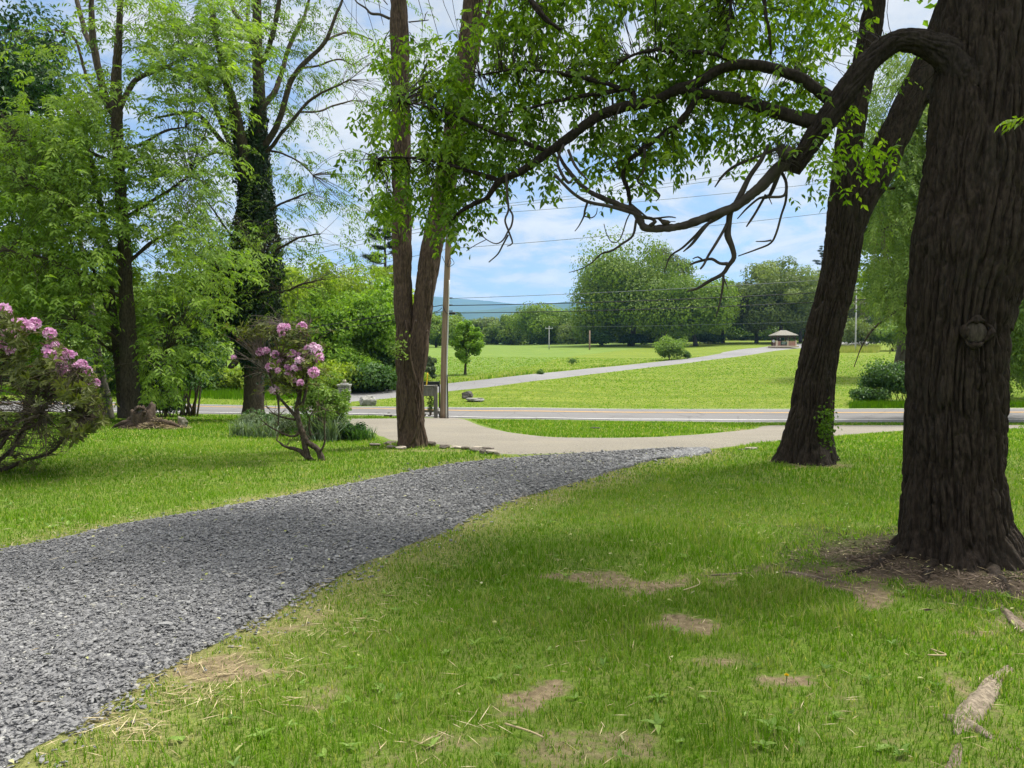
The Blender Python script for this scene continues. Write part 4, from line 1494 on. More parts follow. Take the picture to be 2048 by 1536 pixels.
def forked_tree():
    g = G(1614, 922)
    Y = g[1]
    o = thing('forked_tree', g, 'dark leaning tree on the right lawn whose trunk forks into two stems', 'tree')
    r = np.random.default_rng(5)
    mb = MB()
    k = Y
    tr = [(1612, 935, k, 52), (1614, 900, k, 49), (1616, 870, k, 45), (1621, 840, k, 42), (1632, 750, k, 36), (1652, 650, k, 34), (1677, 550, k, 33), (1691, 450, k, 35), (1698, 395, k, 37)]
    p, rd = px_path(tr, 0.022)
    tube(mb, p, rd, 260, bark_disp(0.026, 24.0, 12.0, 12.0, 0.55, 0.26, 4, 0.11))
    A = [(1686, 420, k, 26), (1692, 360, k, 28), (1697, 300, k, 26), (1712, 200, k, 24), (1734, 100, k, 21), (1750, 0, k, 20), (1772, -160, k, 17), (1790, -400, k, 13)]
    B = [(1698, 470, k, 24), (1710, 430, k, 29), (1728, 390, k, 31), (1752, 345, k, 31), (1784, 280, k, 30), (1826, 194, k, 28), (1856, 130, k, 27), (1880, 70, k, 26), (1905, 0, k, 25), (1960, -150, k, 22), (2010, -400, k, 16)]
    C = [(1820, 200, k, 10), (1850, 200, k - .1, 8), (1885, 196, k - .2, 6), (1940, 170, k - .3, 4)]
    skel = []
    for t_ in (A, B, C):
        p, rd = px_path(t_, 0.03)
        tube(mb, p, rd, 140, bark_disp(0.022, 26.0, 12.0, 3.0, 0, .5, 5, .08))
        skel.append(p)
    mb.build('trunk', M['bark_dark'], o, True)
    lf = MB(); tw = MB()
    rows = ["22122111", "2111.111", "1211.1.1", "11...211", ".1...32.", "...22...", ".11.1...", "..34....", ".1232..."]
    q = map_points(r, rows, 1470, -60, 50, 1.3)
    base = P(q[:, 0], q[:, 1], Y - .6 + r.normal(size=len(q)) * .5)
    sk = np.vstack(skel)
    j = nearest(sk, base)
    u = r.random(len(base)) < .3
    thin_twigs(tw, sk[j][u], base[u], r, .004, .08, 4, 5)
    feather_sprays(lf, tw, r, base, rdir(r, len(q)) * np.array([1, 1, .4]), 3, .16, .085, .038, .7, np.clip(.45 + r.normal(size=len(q)) * .2, 0, 1))
    for c_, rad_, n_ in (((6.5, 10.6, 8.2), (3.0, 3.0, 1.6), 1300), ((4.2, 10.6, 7.6), (2.6, 2.6, 1.2), 900), ((9.0, 11.5, 7.6), (3.0, 3, 1.3), 900)):
        pts, dd = blob_points(r, n_, c_, rad_, .15)
        leaves(lf, pts, rdir(r, n_) * np.array([1, 1, .5]), np.array([0, 0, 1.0]) + r.normal(size=(n_, 3)) * .4, .19, .10, r.uniform(.2, .8, n_))
    # shoots at the foot
    pts = P(1655 + r.normal(size=260) * 9, 852 + r.normal(size=260) * 20, Y - .46 + r.normal(size=260) * .05)
    leaves(lf, pts, rdir(r, 260), rdir(r, 260) + np.array([0, -.4, .5]), .05, .03, r.uniform(.1, .55, 260))
    lf.build('leaves', M['leaf_canopy'], o)
    tw.build('twigs', M['bark_limb'], o, True)


forked_tree()

# ================================================================== the twin-stemmed tree by the pull-off


def twin_tree():
    g = G(825, 893)
    Y = g[1]
    o = thing('twin_stemmed_tree', g, 'tall tree with two stems and stringy furrowed bark beside the gravel pull-off', 'tree')
    r = np.random.default_rng(8)
    mb = MB()
    k = Y
    d = bark_disp(0.026, 15.0, 13.0, 21.0, 0.22, 0.2, 4, 0.05, 0.35)
    tr = [(824, 905, k, 33), (824, 880, k, 30), (822, 850, k, 28), (820, 800, k, 27), (821, 760, k, 26), (823, 720, k, 20), (826, 690, k, 9)]
    p, rd = px_path(tr, 0.022)
    tube(mb, p, rd, 140, d)
    Lf = [(817, 800, k + .03, 20), (814, 750, k + .03, 22), (812, 720, k + .02, 22), (809, 660, k, 20), (806, 600, k, 19.5), (804, 500, k, 20.5), (803, 400, k, 21), (802, 300, k, 20.5), (801, 200, k, 20), (800, 100, k, 19.5), (797, 0, k, 18), (795, -200, k, 15), (792, -500, k, 11)]
    Rt = [(822, 800, k - .02, 23), (826, 750, k - .02, 26), (834, 690, k, 26), (841, 650, k, 21.5), (851, 577, k, 22), (866, 481, k, 23), (884, 400, k, 23), (911, 250, k, 23), (938, 90, k, 24), (947, 0, k, 22), (962, -200, k, 18), (980, -500, k, 13)]
    S1 = [(952, 75, k, 7), (965, 55, k, 7), (975, 30, k, 6), (983, 0, k, 5.5), (1000, -60, k, 4)]
    for n_, t_ in enumerate((Lf, Rt, S1)):
        p, rd = px_path(t_, 0.03)
        tube(mb, p, rd * .91, 100 if n_ < 2 else 24, bark_disp(0.02 if n_ < 2 else .006, 17.0, 12.0, 30.0 + n_, 0, .5, 5, .04, .2))
    # vine stems climbing the trunk
    for t_ in ([(806, 900, k - .2, 3), (826, 880, k - .24, 3), (838, 840, k - .23, 3), (842, 790, k - .22, 2.6), (826, 740, k - .24, 2.6), (820, 690, k - .26, 2.4), (832, 640, k - .26, 2)],
               [(800, 860, k - .2, 2.4), (812, 800, k - .24, 2.6), (806, 740, k - .22, 2.4), (816, 680, k - .26, 2), (812, 640, k - .2, 2)],
               [(830, 800, k - .24, 2), (842, 750, k - .2, 2.2), (850, 700, k - .2, 2), (856, 660, k - .16, 2)]):
        p, rd = px_path(t_, .03)
        tube(mb, wobble(p, .01, 6, 2), rd, 8)
    mb.build('trunk', M['bark_stringy'], o, True)
    tw = MB()
    for t_ in ([(780, 38, k, 2.8), (760, 28, k, 2.6), (742, 26, k, 2.6), (733, 16, k, 2), (715, 4, k, 1.5), (705, -10, k, 1.2)], [(818, 45, k, 1.4), (840, 41, k, 1.2), (858, 39, k, .8)], [(850, 40, k, 1), (852, 28, k, .8), (856, 22, k, .5)],
               [(780, 62, k, 1), (768, 80, k, .9), (760, 105, k, .8), (756, 124, k, .6), (768, 134, k, .4)], [(820, 65, k, .9), (832, 85, k, .8), (844, 92, k, .6)], [(776, 10, k, 1), (764, -5, k, 1)], [(758, 0, k, .8), (762, 30, k, .7), (768, 50, k, .4)]):
        p, rd = px_path(t_, .04)
        tube(tw, wobble(p, .02, 4, 1), rd, 6)
    lf = MB()
    n_ = 120
    pts = P(796 + r.normal(size=n_) * 9, 697 + r.normal(size=n_) * 11, k - .34 + r.normal(size=n_) * .05)
    leaves(lf, pts, rdir(r, n_), rdir(r, n_) + np.array([0, -.4, .6]), .055, .032, r.uniform(.6, 1, n_))
    for c_, rad_, m_ in (((-1.6, k + .3, 10.2), (2.6, 2.6, 1.6), 900), ((-.2, k, 9.4), (2.4, 2.4, 1.2), 700)):
        pts, dd = blob_points(r, m_, c_, rad_, .15)
        leaves(lf, pts, rdir(r, m_) * np.array([1, 1, .5]), np.array([0, 0, 1.0]) + r.normal(size=(m_, 3)) * .4, .19, .10, r.uniform(.2, .8, m_))
    lf.build('leaves', M['leaf_shrub_light'], o)
    tw.build('twigs', M['twig_dead'], o, True)


twin_tree()

# ================================================================== the feathery tree at the left


def feathery_tree():
    g = G(259, 820)
    Y = 22.0
    g = at(259, Y)
    o = thing('feathery_tree', g, 'tall yellow-green feathery tree standing by the hollow stump on the left lawn', 'tree')
    r = np.random.default_rng(12)
    mb = MB(); skel = []
    k = Y
    main = [(262, 835, k, 20), (261, 800, k, 18), (258, 716, k, 17), (255, 638, k, 15), (251, 560, k, 12.5), (248, 470, k, 11.5), (241, 383, k, 10.5), (236, 292, k, 10.5), (233, 219, k, 11), (233, 146, k, 9), (238, 73, k, 6.5), (241, 0, k, 5), (248, -200, k, 3)]
    others = [[(236, 240, k, 8), (215, 205, k, 7.5), (200, 150, k, 7), (190, 109, k, 7), (184, 50, k, 6), (181, 0, k, 5), (176, -150, k, 3.5)],
              [(186, 95, k, 5), (172, 70, k, 5), (160, 25, k, 4.5), (148, -20, k, 4)],
              [(240, 215, k, 6), (252, 190, k, 5), (272, 160, k, 5), (300, 146, k, 4), (328, 138, k, 3.5), (360, 120, k, 2.5)],
              [(224, 215, k, 3), (180, 170, k, 3), (150, 80, k, 2.5), (110, 60, k, 2)],
              [(255, 706, k, 4), (280, 690, k, 3.5), (320, 676, k, 2.5), (360, 662, k, 2)],
              [(252, 700, k, 3), (225, 672, k, 3), (190, 655, k, 2.5), (150, 640, k, 2)],
              [(256, 715, k, 2.5), (300, 712, k, 2), (330, 708, k, 1.5)],
              [(250, 560, k, 4), (225, 500, k, 3.5), (180, 450, k, 3), (120, 400, k, 2.5), (60, 370, k, 1.6)],
              [(245, 440, k, 4), (290, 410, k, 3.5), (340, 380, k, 3), (380, 350, k, 2)],
              [(250, 530, k, 4), (310, 480, k, 3.5), (350, 465, k, 2.5), (390, 450, k, 2)],
              [(238, 330, k, 4), (170, 300, k, 3), (110, 280, k, 2.4), (60, 290, k, 1.6)],
              [(236, 300, k, 4), (280, 290, k, 3), (330, 262, k, 2.4), (370, 255, k, 1.6)],
              [(252, 600, k, 3.5), (180, 560, k, 3), (100, 520, k, 2.4), (20, 500, k, 1.6)]]
    others2 = []
    for q in others:
        dy = r.normal() * 1.3
        others2.append([(a, b, k + dy * (i / max(1, len(q) - 1)), c) for i, (a, b, _, c) in enumerate(q)])
    p, rd = px_path(main, .06)
    tube(mb, p, rd, 40, bark_disp(.018, 12, 5, 2, .3, .3, 5, .06))
    skel.append(p)
    limb_set(mb, others2, .1, 14, bark_disp(.008, 20, 5, 3, 0, .5, 5, .1), .03, skel)
    mb.build('trunk', M['bark_mid'], o, True)
    rows = ["...2246643......",
            ".2222455442.....",
            "12112345533.....",
            ".22353333.......",
            "2667533321......",
            "577875443.......",
            "7887754331......",
            "788764234.......",
            "887664344.......",
            "8887665553......",
            "88777766541.....",
            "887757775.......",
            "777648764.......",
            "677638642.......",
            "345526531.......",
            ".123145........."]
    q = map_points(r, rows, 0, 0, 50, 17)
    ext = r.random((700, 2)) * np.array([300, 330]) + np.array([100, -340])
    side = r.random((1400, 2)) * np.array([260, 560]) + np.array([-270, 120])
    # leaf layers: pull positions towards drooping tiers
    tier = 46.0
    ph = 30 * n2(q[:, 0], q[:, 1] * 0, 1 / 120.0, 2, 3.0)
    yy = q[:, 1] + ph
    q[:, 1] = yy - ((yy % tier) - tier * .35) * .2 - ph
    nz = n2(q[:, 0], q[:, 1], 1 / 42.0, 3, 9.0)
    q = q[nz > .40]
    q = np.vstack([q, ext, side])
    Yd = Y + r.normal(size=len(q)) * 1.5 - 0.5
    fr = (np.abs(q[:, 0] - 256) < 34) & (q[:, 1] > 470)
    Yd[fr] = Y + .5 + np.abs(r.normal(size=fr.sum())) * 1.3
    base = P(q[:, 0], q[:, 1], Yd)
    sk = np.vstack(skel)
    j = nearest(sk, base)
    u = r.random(len(base)) < .12
    tw = MB()
    thin_twigs(tw, sk[j][u], base[u], r, .007, .10, 3, 5)
    tw.build('twigs', M['bark_mid'], o, True)
    lf = MB()
    out = norm((base - sk[j]) * np.array([1, 1, .2])) + rdir(r, len(q)) * .6
    tone = np.clip(.6 + .8 * (n2(q[:, 0], q[:, 1], 1 / 60.0, 3, 5.0) - .5) + r.normal(size=len(q)) * .06, 0, 1)
    feather_sprays(lf, tw, r, base, out, 4, .32, .14, .052, .45, tone)
    lf.build('leaves', M['leaf_feather'], o)


feathery_tree()


def small_trunks():
    r = np.random.default_rng(3)
    Y = 22.8
    o = thing('sapling', at(238, Y), 'slim crooked sapling close behind the trunk of the feathery tree', 'tree')
    mb = MB(); k = Y
    for t_ in ([(243, 830, k, 8), (240, 758, k, 8), (234, 706, k, 8), (228, 640, k, 7), (222, 580, k, 6.5), (213, 510, k, 6), (203, 419, k, 5.5), (183, 328, k, 5), (165, 255, k, 3.5), (150, 200, k, 2)],
               [(228, 640, k, 4), (206, 600, k, 3.5), (195, 560, k, 3), (170, 500, k, 2)], [(236, 710, k, 3.5), (206, 690, k, 3), (185, 672, k, 2)]):
        p, rd = px_path(t_, .08)
        tube(mb, p, rd, 16, bark_disp(.008, 16, 5, 2))
    mb.build('trunk', M['bark_mid'], o, True)
    lf = MB()
    n = 700
    q = np.stack([170 + r.normal(size=n) * 55, 420 + r.normal(size=n) * 120], -1)
    feather_sprays(lf, None, r, P(q[:, 0], q[:, 1], Y + r.normal(size=n) * .8), rdir(r, n) * np.array([1, 1, .4]), 5, .32, .115, .036, .5, r.uniform(.3, .8, n))
    lf.build('leaves', M['leaf_feather'], o)
    Y = 24.5
    o = thing('leaning_tree', at(216, Y), 'pale grey leaning trunk at the back of the left lawn', 'tree')
    mb = MB()
    p, rd = px_path([(219, 838, Y, 9.5), (214, 800, Y, 9), (203, 755, Y, 8.5), (192, 690, Y, 7.5), (180, 600, Y + .3, 6), (160, 480, Y + .6, 4.5)], .08)
    tube(mb, p, rd, 16, bark_disp(.006, 12, 4, 6))
    mb.build('trunk', M['bark_grey'], o, True)
    lf = MB()
    n = 600
    q = np.stack([150 + r.normal(size=n) * 60, 560 + r.normal(size=n) * 90], -1)
    feather_sprays(lf, None, r, P(q[:, 0], q[:, 1], Y + 1 + r.normal(size=n) * .8), rdir(r, n) * np.array([1, 1, .4]), 5, .32, .115, .036, .5, r.uniform(.1, .6, n))
    lf.build('leaves', M['leaf_feather_cool'], o)


small_trunks()

# ================================================================== the ivy-clad tree


def ivy_tree():
    Y = 25.0
    k = Y
    o = thing('ivy_clad_tree', at(508, Y), 'tall open-crowned tree with dark ivy wrapped round its trunk', 'tree')
    r = np.random.default_rng(22)
    mb = MB(); skel = []
    main = [(508, 842, k, 22), (508, 800, k, 20), (510, 700, k, 18), (512, 600, k, 17), (514, 500, k, 16), (515, 400, k, 15), (516, 292, k, 13.5), (519, 204, k, 12), (515, 109, k, 10), (514, 0, k, 8), (512, -160, k, 5), (510, -330, k, 3)]
    br = [[(505, 420, 12), (493, 339, 12), (478, 255, 10), (464, 204, 9), (453, 168, 8), (440, 110, 6), (431, 70, 5), (420, 0, 4), (412, -60, 3)],
          [(490, 380, 7), (482, 346, 6.5), (449, 262, 5), (425, 205, 4.5), (409, 175, 4), (373, 149, 3.5), (340, 138, 3), (300, 128, 2)],
          [(478, 330, 5), (460, 303, 5), (427, 262, 4.5), (405, 236, 4), (384, 226, 3.5), (340, 230, 2.5), (310, 236, 1.8)],
          [(520, 330, 7), (526, 299, 7), (545, 268, 6.5), (559, 241, 6), (577, 175, 5.5), (590, 150, 5), (602, 135, 5), (630, 105, 4), (653, 80, 4), (672, 30, 3), (683, 4, 2.6), (690, -30, 2)],
          [(519, 225, 6), (530, 208, 6), (548, 185, 5.5), (559, 160, 5), (571, 120, 4.5), (581, 87, 4.2), (600, 50, 3.6), (610, 29, 3), (622, -10, 2.4)],
          [(520, 312, 4), (545, 292, 4), (565, 265, 3.5), (590, 235, 3.2), (617, 204, 3), (645, 185, 2.4), (668, 175, 2), (700, 160, 1.5)],
          [(600, 225, 2), (640, 222, 2), (670, 210, 1.8), (706, 200, 1.4)],
          [(520, 130, 6), (505, 90, 5), (497, 66, 5), (480, 40, 4.5), (468, 22, 4), (455, -20, 3)],
          [(545, 80, 4), (551, 40, 4), (558, 0, 3.6), (570, -40, 2.6)],
          [(516, 140, 6), (532, 110, 5), (545, 70, 4.5), (556, 20, 4), (562, -30, 3)],
          [(502, 80, 4), (470, 70, 3.4), (440, 55, 3), (425, 20, 2.4)],
          [(500, 66, 3), (495, 30, 3), (500, -10, 2.4)],
          [(653, 80, 2.5), (690, 66, 2.2), (720, 70, 1.8), (745, 80, 1.2)], [(602, 135, 2.5), (640, 130, 2), (680, 120, 1.6), (705, 130, 1)],
          [(470, 310, 3), (430, 305, 2.6), (405, 318, 2.2), (385, 345, 1.8)], [(525, 300, 2.5), (560, 305, 2), (600, 325, 1.6), (625, 350, 1.2)],
          [(520, 430, 3), (555, 410, 2.4), (590, 395, 2), (615, 385, 1.4)], [(525, 520, 3), (565, 495, 2.6), (600, 475, 2), (640, 468, 1.4)],
          [(520, 575, 3), (560, 585, 2.5), (600, 570, 2), (640, 560, 1.4)], [(505, 590, 3), (470, 560, 3.5), (445, 540, 4), (425, 515, 4), (410, 480, 2.5)],
          [(445, 560, 3.5), (440, 600, 3), (432, 640, 2.6), (428, 660, 2)], [(470, 480, 2), (440, 440, 2), (420, 410, 1.6), (395, 380, 1.2)]]
    p, rd = px_path(main, .06)
    tube(mb, p, rd, 40, bark_disp(.016, 12, 5, 8, .3, .3, 5, .06))
    skel.append(p)
    tr = []
    for q in br:
        dy = r.normal() * 1.2
        tr.append([(a, b, k + dy * (i / max(1, len(q) - 1)), c) for i, (a, b, c) in enumerate(q)])
    limb_set(mb, tr, .1, 12, bark_disp(.006, 20, 5, 3, 0, .5, 5, .1), .035, skel)
    mb.build('trunk', M['bark_mid'], o, True)
    # ivy
    iv = MB()
    prof = [(842, 12), (800, 18), (760, 20), (720, 26), (690, 42), (660, 50), (620, 53), (580, 55), (540, 53), (500, 48), (450, 42), (400, 36), (350, 30), (300, 24), (250, 17), (200, 12)]
    n = 21000
    yy = 200 + (842 - 200) * r.random(n) ** .9
    wd = np.interp(yy, [a for a, b in prof[::-1]], [b for a, b in prof[::-1]])
    cxp = np.interp(yy, [200, 300, 500, 690, 840], [518, 513, 512, 508, 508])
    keep = r.random(n) < np.clip(wd / 40, .25, 1) * np.where(yy > 730, .22, 1)
    yy, wd, cxp = yy[keep], wd[keep], cxp[keep]
    n = len(yy)
    an = r.random(n) * 2 * math.pi
    lump = 0.75 + .5 * fbm(np.stack([np.cos(an) * 1.4, np.sin(an) * 1.4, yy / 45], -1), 3)
    rr = wd * lump * (0.72 + .28 * r.random(n)) * Y / F
    c = P(cxp, yy, np.full(n, k))
    pts = c + np.stack([np.cos(an) * rr, np.sin(an) * rr * .9, r.normal(size=n) * .03], -1)
    nr = np.stack([np.cos(an), np.sin(an), np.full(n, .5)], -1) + r.normal(size=(n, 3)) * .35
    leaves(iv, pts, np.array([0, 0, -1.0]) + r.normal(size=(n, 3)) * .5, nr, .12 * r.uniform(.7, 1.2, n), .10, np.clip(.35 + .5 * (n2(an * 40, yy, .06, 2, 1.0) - .5) + r.normal(size=n) * .14, 0, 1))
    # ivy on the left fork and on the stub that leans out to the left
    for a, b, c_, d_, w_, m_ in ((493, 339, 466, 215, 12, 1300), (500, 420, 480, 300, 16, 1300), (480, 610, 425, 500, 26, 2200), (470, 640, 440, 560, 30, 1500)):
        t = r.random(m_)
        q = P(a + (c_ - a) * t + r.normal(size=m_) * w_ * .6, b + (d_ - b) * t + r.normal(size=m_) * w_ * .5, k - .1 + r.normal(size=m_) * w_ * .6 * Y / F)
        leaves(iv, q, np.array([0, 0, -1.0]) + r.normal(size=(m_, 3)) * .5, rdir(r, m_) + np.array([0, -.5, .6]), .12, .10, np.clip(.35 + r.normal(size=m_) * .17, 0, 1))
    iv.build('ivy', M['leaf_ivy'], o)
    rows = ["......12564433321",
            "......23455334442",
            "......23566543332",
            "......12333432231",
            "......11223433221",
            "......21122443321",
            "......12222434310",
            "......1222243320",
            "......23322334310",
            "......122234333",
            "........1344344",
            "........123444",
            ".......1.1332"]
    q = map_points(r, rows, 0, 0, 50, 7.5)
    nz = n2(q[:, 0], q[:, 1], 1 / 36.0, 3, 14.0)
    q = q[nz > .43]
    extra = np.stack([445 + r.normal(size=330) * 36, 120 + r.normal(size=330) * 42], -1)
    low = np.vstack([np.stack([505 + r.normal(size=50) * 34, 470 + r.normal(size=50) * 30], -1), np.stack([505 + r.normal(size=30) * 30, 560 + r.normal(size=30) * 22], -1)])
    top = r.random((900, 2)) * np.array([420, 340]) + np.array([330, -350])
    Yq = np.concatenate([np.full(len(q), k), np.full(len(extra), k - 1.6), np.full(len(low), k - 1.7), np.full(len(top), k)])
    q = np.vstack([q, extra, low, top])
    base = P(q[:, 0], q[:, 1], Yq + r.normal(size=len(q)) * .8)
    sk = np.vstack(skel)
    j = nearest(sk, base)
    u = r.random(len(base)) < .3
    tw = MB()
    thin_twigs(tw, sk[j][u], base[u], r, .009, .10, 3, 5)
    tw.build('twigs', M['bark_mid'], o, True)
    lf = MB()
    out = norm((base - sk[j]) * np.array([1, 1, .35])) + rdir(r, len(q)) * .5
    tone = np.clip(.42 + .5 * (n2(q[:, 0], q[:, 1], 1 / 60.0, 3, 5.0) - .5) + r.normal(size=len(q)) * .1, 0, 1)
    tone[len(tone) - len(top) - len(low) - len(extra):len(tone) - len(top)] += .12
    feather_sprays(lf, tw, r, base, out, 6, .44, .135, .042, .5, np.clip(tone, 0, 1))
    lf.build('leaves', M['leaf_feather_cool'], o)


ivy_tree()
# ================================================================== trees farther off


def top_h(px, py_top, Y):
    g = at(px, Y)
    return g, 1.5 + (700 - py_top) * Y / F - g[2]


# the clump of maples beyond the field
FT = [
    # px, Y, top, width px, leaf, name, label, seed, n_cl, n_leaf, size, trunk_h
    (1262, 178, 474, 235, 'leaf_maple_dark', 'maple_tree', 'broad dark green maple, the tallest of the clump beyond the field', 1, 95, 150, .62, .10),
    (1392, 170, 540, 170, 'leaf_maple', 'maple_tree', 'bright mid-green maple at the front right of the clump beyond the field', 2, 60, 150, .6, .12),
    (1330, 196, 478, 120, 'leaf_maple_red', 'maple_tree', 'maple with a reddish-tinged top rising behind the tallest one of the clump', 3, 40, 140, .6, .2),
    (1445, 186, 548, 110, 'leaf_maple', 'maple_tree', 'smaller maple over the lawn at the right end of the clump beyond the field', 4, 40, 140, .58, .14),
    (1205, 186, 606, 110, 'leaf_maple_dark', 'maple_tree', 'low dark maple filling the left foot of the clump beyond the field', 5, 36, 140, .56, .1),
    (1556, 176, 503, 165, 'leaf_olive', 'oak_tree', 'tall pale olive oak behind the brick booth', 6, 62, 150, .6, .16),
    (1512, 182, 560, 130, 'leaf_brown_olive', 'oak_tree', 'brownish-olive oak left of the brick booth', 7, 46, 150, .6, .2),
    (1600, 184, 560, 120, 'leaf_brown_olive', 'oak_tree', 'brownish-olive oak directly right of the brick booth', 8, 42, 150, .6, .2),
    (1700, 196, 558, 130, 'leaf_brown_olive', 'oak_tree', 'hazy olive tree on the slope seen just right of the forked trunk', 9, 42, 140, .6, .12),
    (1790, 200, 540, 150, 'leaf_olive', 'oak_tree', 'pale olive tree on the slope partly behind the hanging willow sprays', 10, 44, 140, .6, .1),
    (1650, 205, 520, 110, 'leaf_olive', 'oak_tree', 'pale tree on the slope hidden mostly by the forked trunk', 19, 36, 130, .6, .1),
    (1098, 225, 606, 130, 'leaf_maple', 'broadleaf_tree', 'round-topped tree in the far tree line left of the maple clump', 11, 46, 130, .7, .06),
    (1030, 240, 632, 100, 'leaf_maple_dark', 'broadleaf_tree', 'lower darker tree in the far tree line right of the utility pole', 12, 34, 120, .7, .05),
    (968, 250, 634, 90, 'leaf_olive', 'broadleaf_tree', 'pale rounded tree in the far tree line behind the small roadside tree', 13, 34, 120, .7, .05),
    (1152, 215, 640, 100, 'leaf_olive', 'broadleaf_tree', 'low pale willowy tree at the field edge between the two distant poles', 14, 34, 120, .6, .04),
    (905, 235, 628, 80, 'leaf_maple_dark', 'broadleaf_tree', 'dark tree in the far tree line just right of the utility pole', 15, 30, 120, .7, .05),
    (872, 170, 622, 90, 'leaf_maple', 'broadleaf_tree', 'tree at the field edge between the leaning stem and the utility pole', 16, 34, 130, .56, .05),
    (1060, 262, 622, 110, 'leaf_olive', 'broadleaf_tree', 'faint tree at the back of the far tree line, under the mountain', 17, 30, 120, .7, .05),
    (835, 190, 610, 90, 'leaf_maple_dark', 'broadleaf_tree', 'dark tree at the field edge behind the twin-stemmed tree', 18, 30, 130, .56, .05),
]
for (px, Y, tp, wpx, lf_, nm, lb, sd, ncl, nlf, sz, th_) in FT:
    g, h_ = top_h(px, tp, Y)
    far_tree(nm, lb, g, h_, 1.2 * wpx * Y / F, M[lf_], M['bark_far'], 'trees beyond the field', sd, int(ncl * 1.15), int(nlf * 2.4), sz * 1.0, th_ * .3, form=1.0, cl=.155, trunk_r=h_ * .026, limbs=5, lower=-1.0)

# the loose tree by the side road, and the light shrub up the slope
g, h_ = top_h(930, 626, 62)
far_tree('roadside_tree', 'small bright green tree leaning right beside the side road, next to the utility pole', g, h_, 80 * 62 / F, M['leaf_spring'], M['bark_far'], None, 31, 95, 95, .19, .10, cl=.105, lean=.06, limbs=9, lower=-.95)
far_tree('field_shrub', 'round pale yellow-green shrub on the bank above the side road', at(1338, 104), 3.1, 78 * 104 / F, M['leaf_shrub_light'], M['bark_far'], None, 32, 46, 130, .26, .02, cl=.15, cat='shrub', limbs=3)
far_tree('field_shrub', 'small dark shrub tucked against the pale yellow-green one on the bank', at(1368, 104), 1.4, 22 * 104 / F, M['leaf_shrub_mid'], M['bark_far'], None, 33, 12, 90, .2, .02, cl=.25, cat='shrub', limbs=2)
far_tree('weed_clump', 'small leafy weed clump on the mown bank beyond the side road', at(1080, 62), .42, .9, M['leaf_shrub_mid'], M['bark_far'], None, 34, 6, 60, .12, .02, cl=.3, cat='plant', limbs=2)
far_tree('weed_clump', 'dark tuft standing at the edge of the hay field', at(1146, 88), .8, 1.3, M['leaf_shrub_mid'], M['bark_far'], None, 35, 6, 60, .14, .02, cl=.3, cat='plant', limbs=2)


def far_wood():
    r = np.random.default_rng(71)
    mb = MB()
    for i in range(250):
        u = 815 + 880 * r.random() if i < 170 else 1150 + 250 * r.random()
        Y = 238 + 40 * r.random() + (u > 1250) * -30
        g = at(u, Y)
        top = np.interp(u, [815, 880, 1000, 1150, 1250, 1400, 1700], [628, 640, 650, 650, 640, 640, 640]) + r.normal() * 8
        h_ = max(3.0, 1.5 + (700 - top) * Y / F - g[2])
        crown(mb, r, g + np.array([0, 0, h_ * .5]), np.array([3.6, 3.6, h_ * .52]), 12, 1.7, 110, .75, -1.0, .45, form=.7)
    o = mb.build('far_wood', M['leaf_maple_dark'])
    o['kind'] = 'stuff'
    o['label'] = 'dark continuous wood closing the far side of the fields'
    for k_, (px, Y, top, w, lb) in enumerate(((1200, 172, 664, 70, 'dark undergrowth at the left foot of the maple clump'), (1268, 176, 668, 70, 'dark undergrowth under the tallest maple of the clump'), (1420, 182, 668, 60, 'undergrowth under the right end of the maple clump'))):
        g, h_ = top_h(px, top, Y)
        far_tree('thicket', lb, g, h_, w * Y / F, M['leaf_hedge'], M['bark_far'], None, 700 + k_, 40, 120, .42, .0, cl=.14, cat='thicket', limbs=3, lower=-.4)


far_wood()


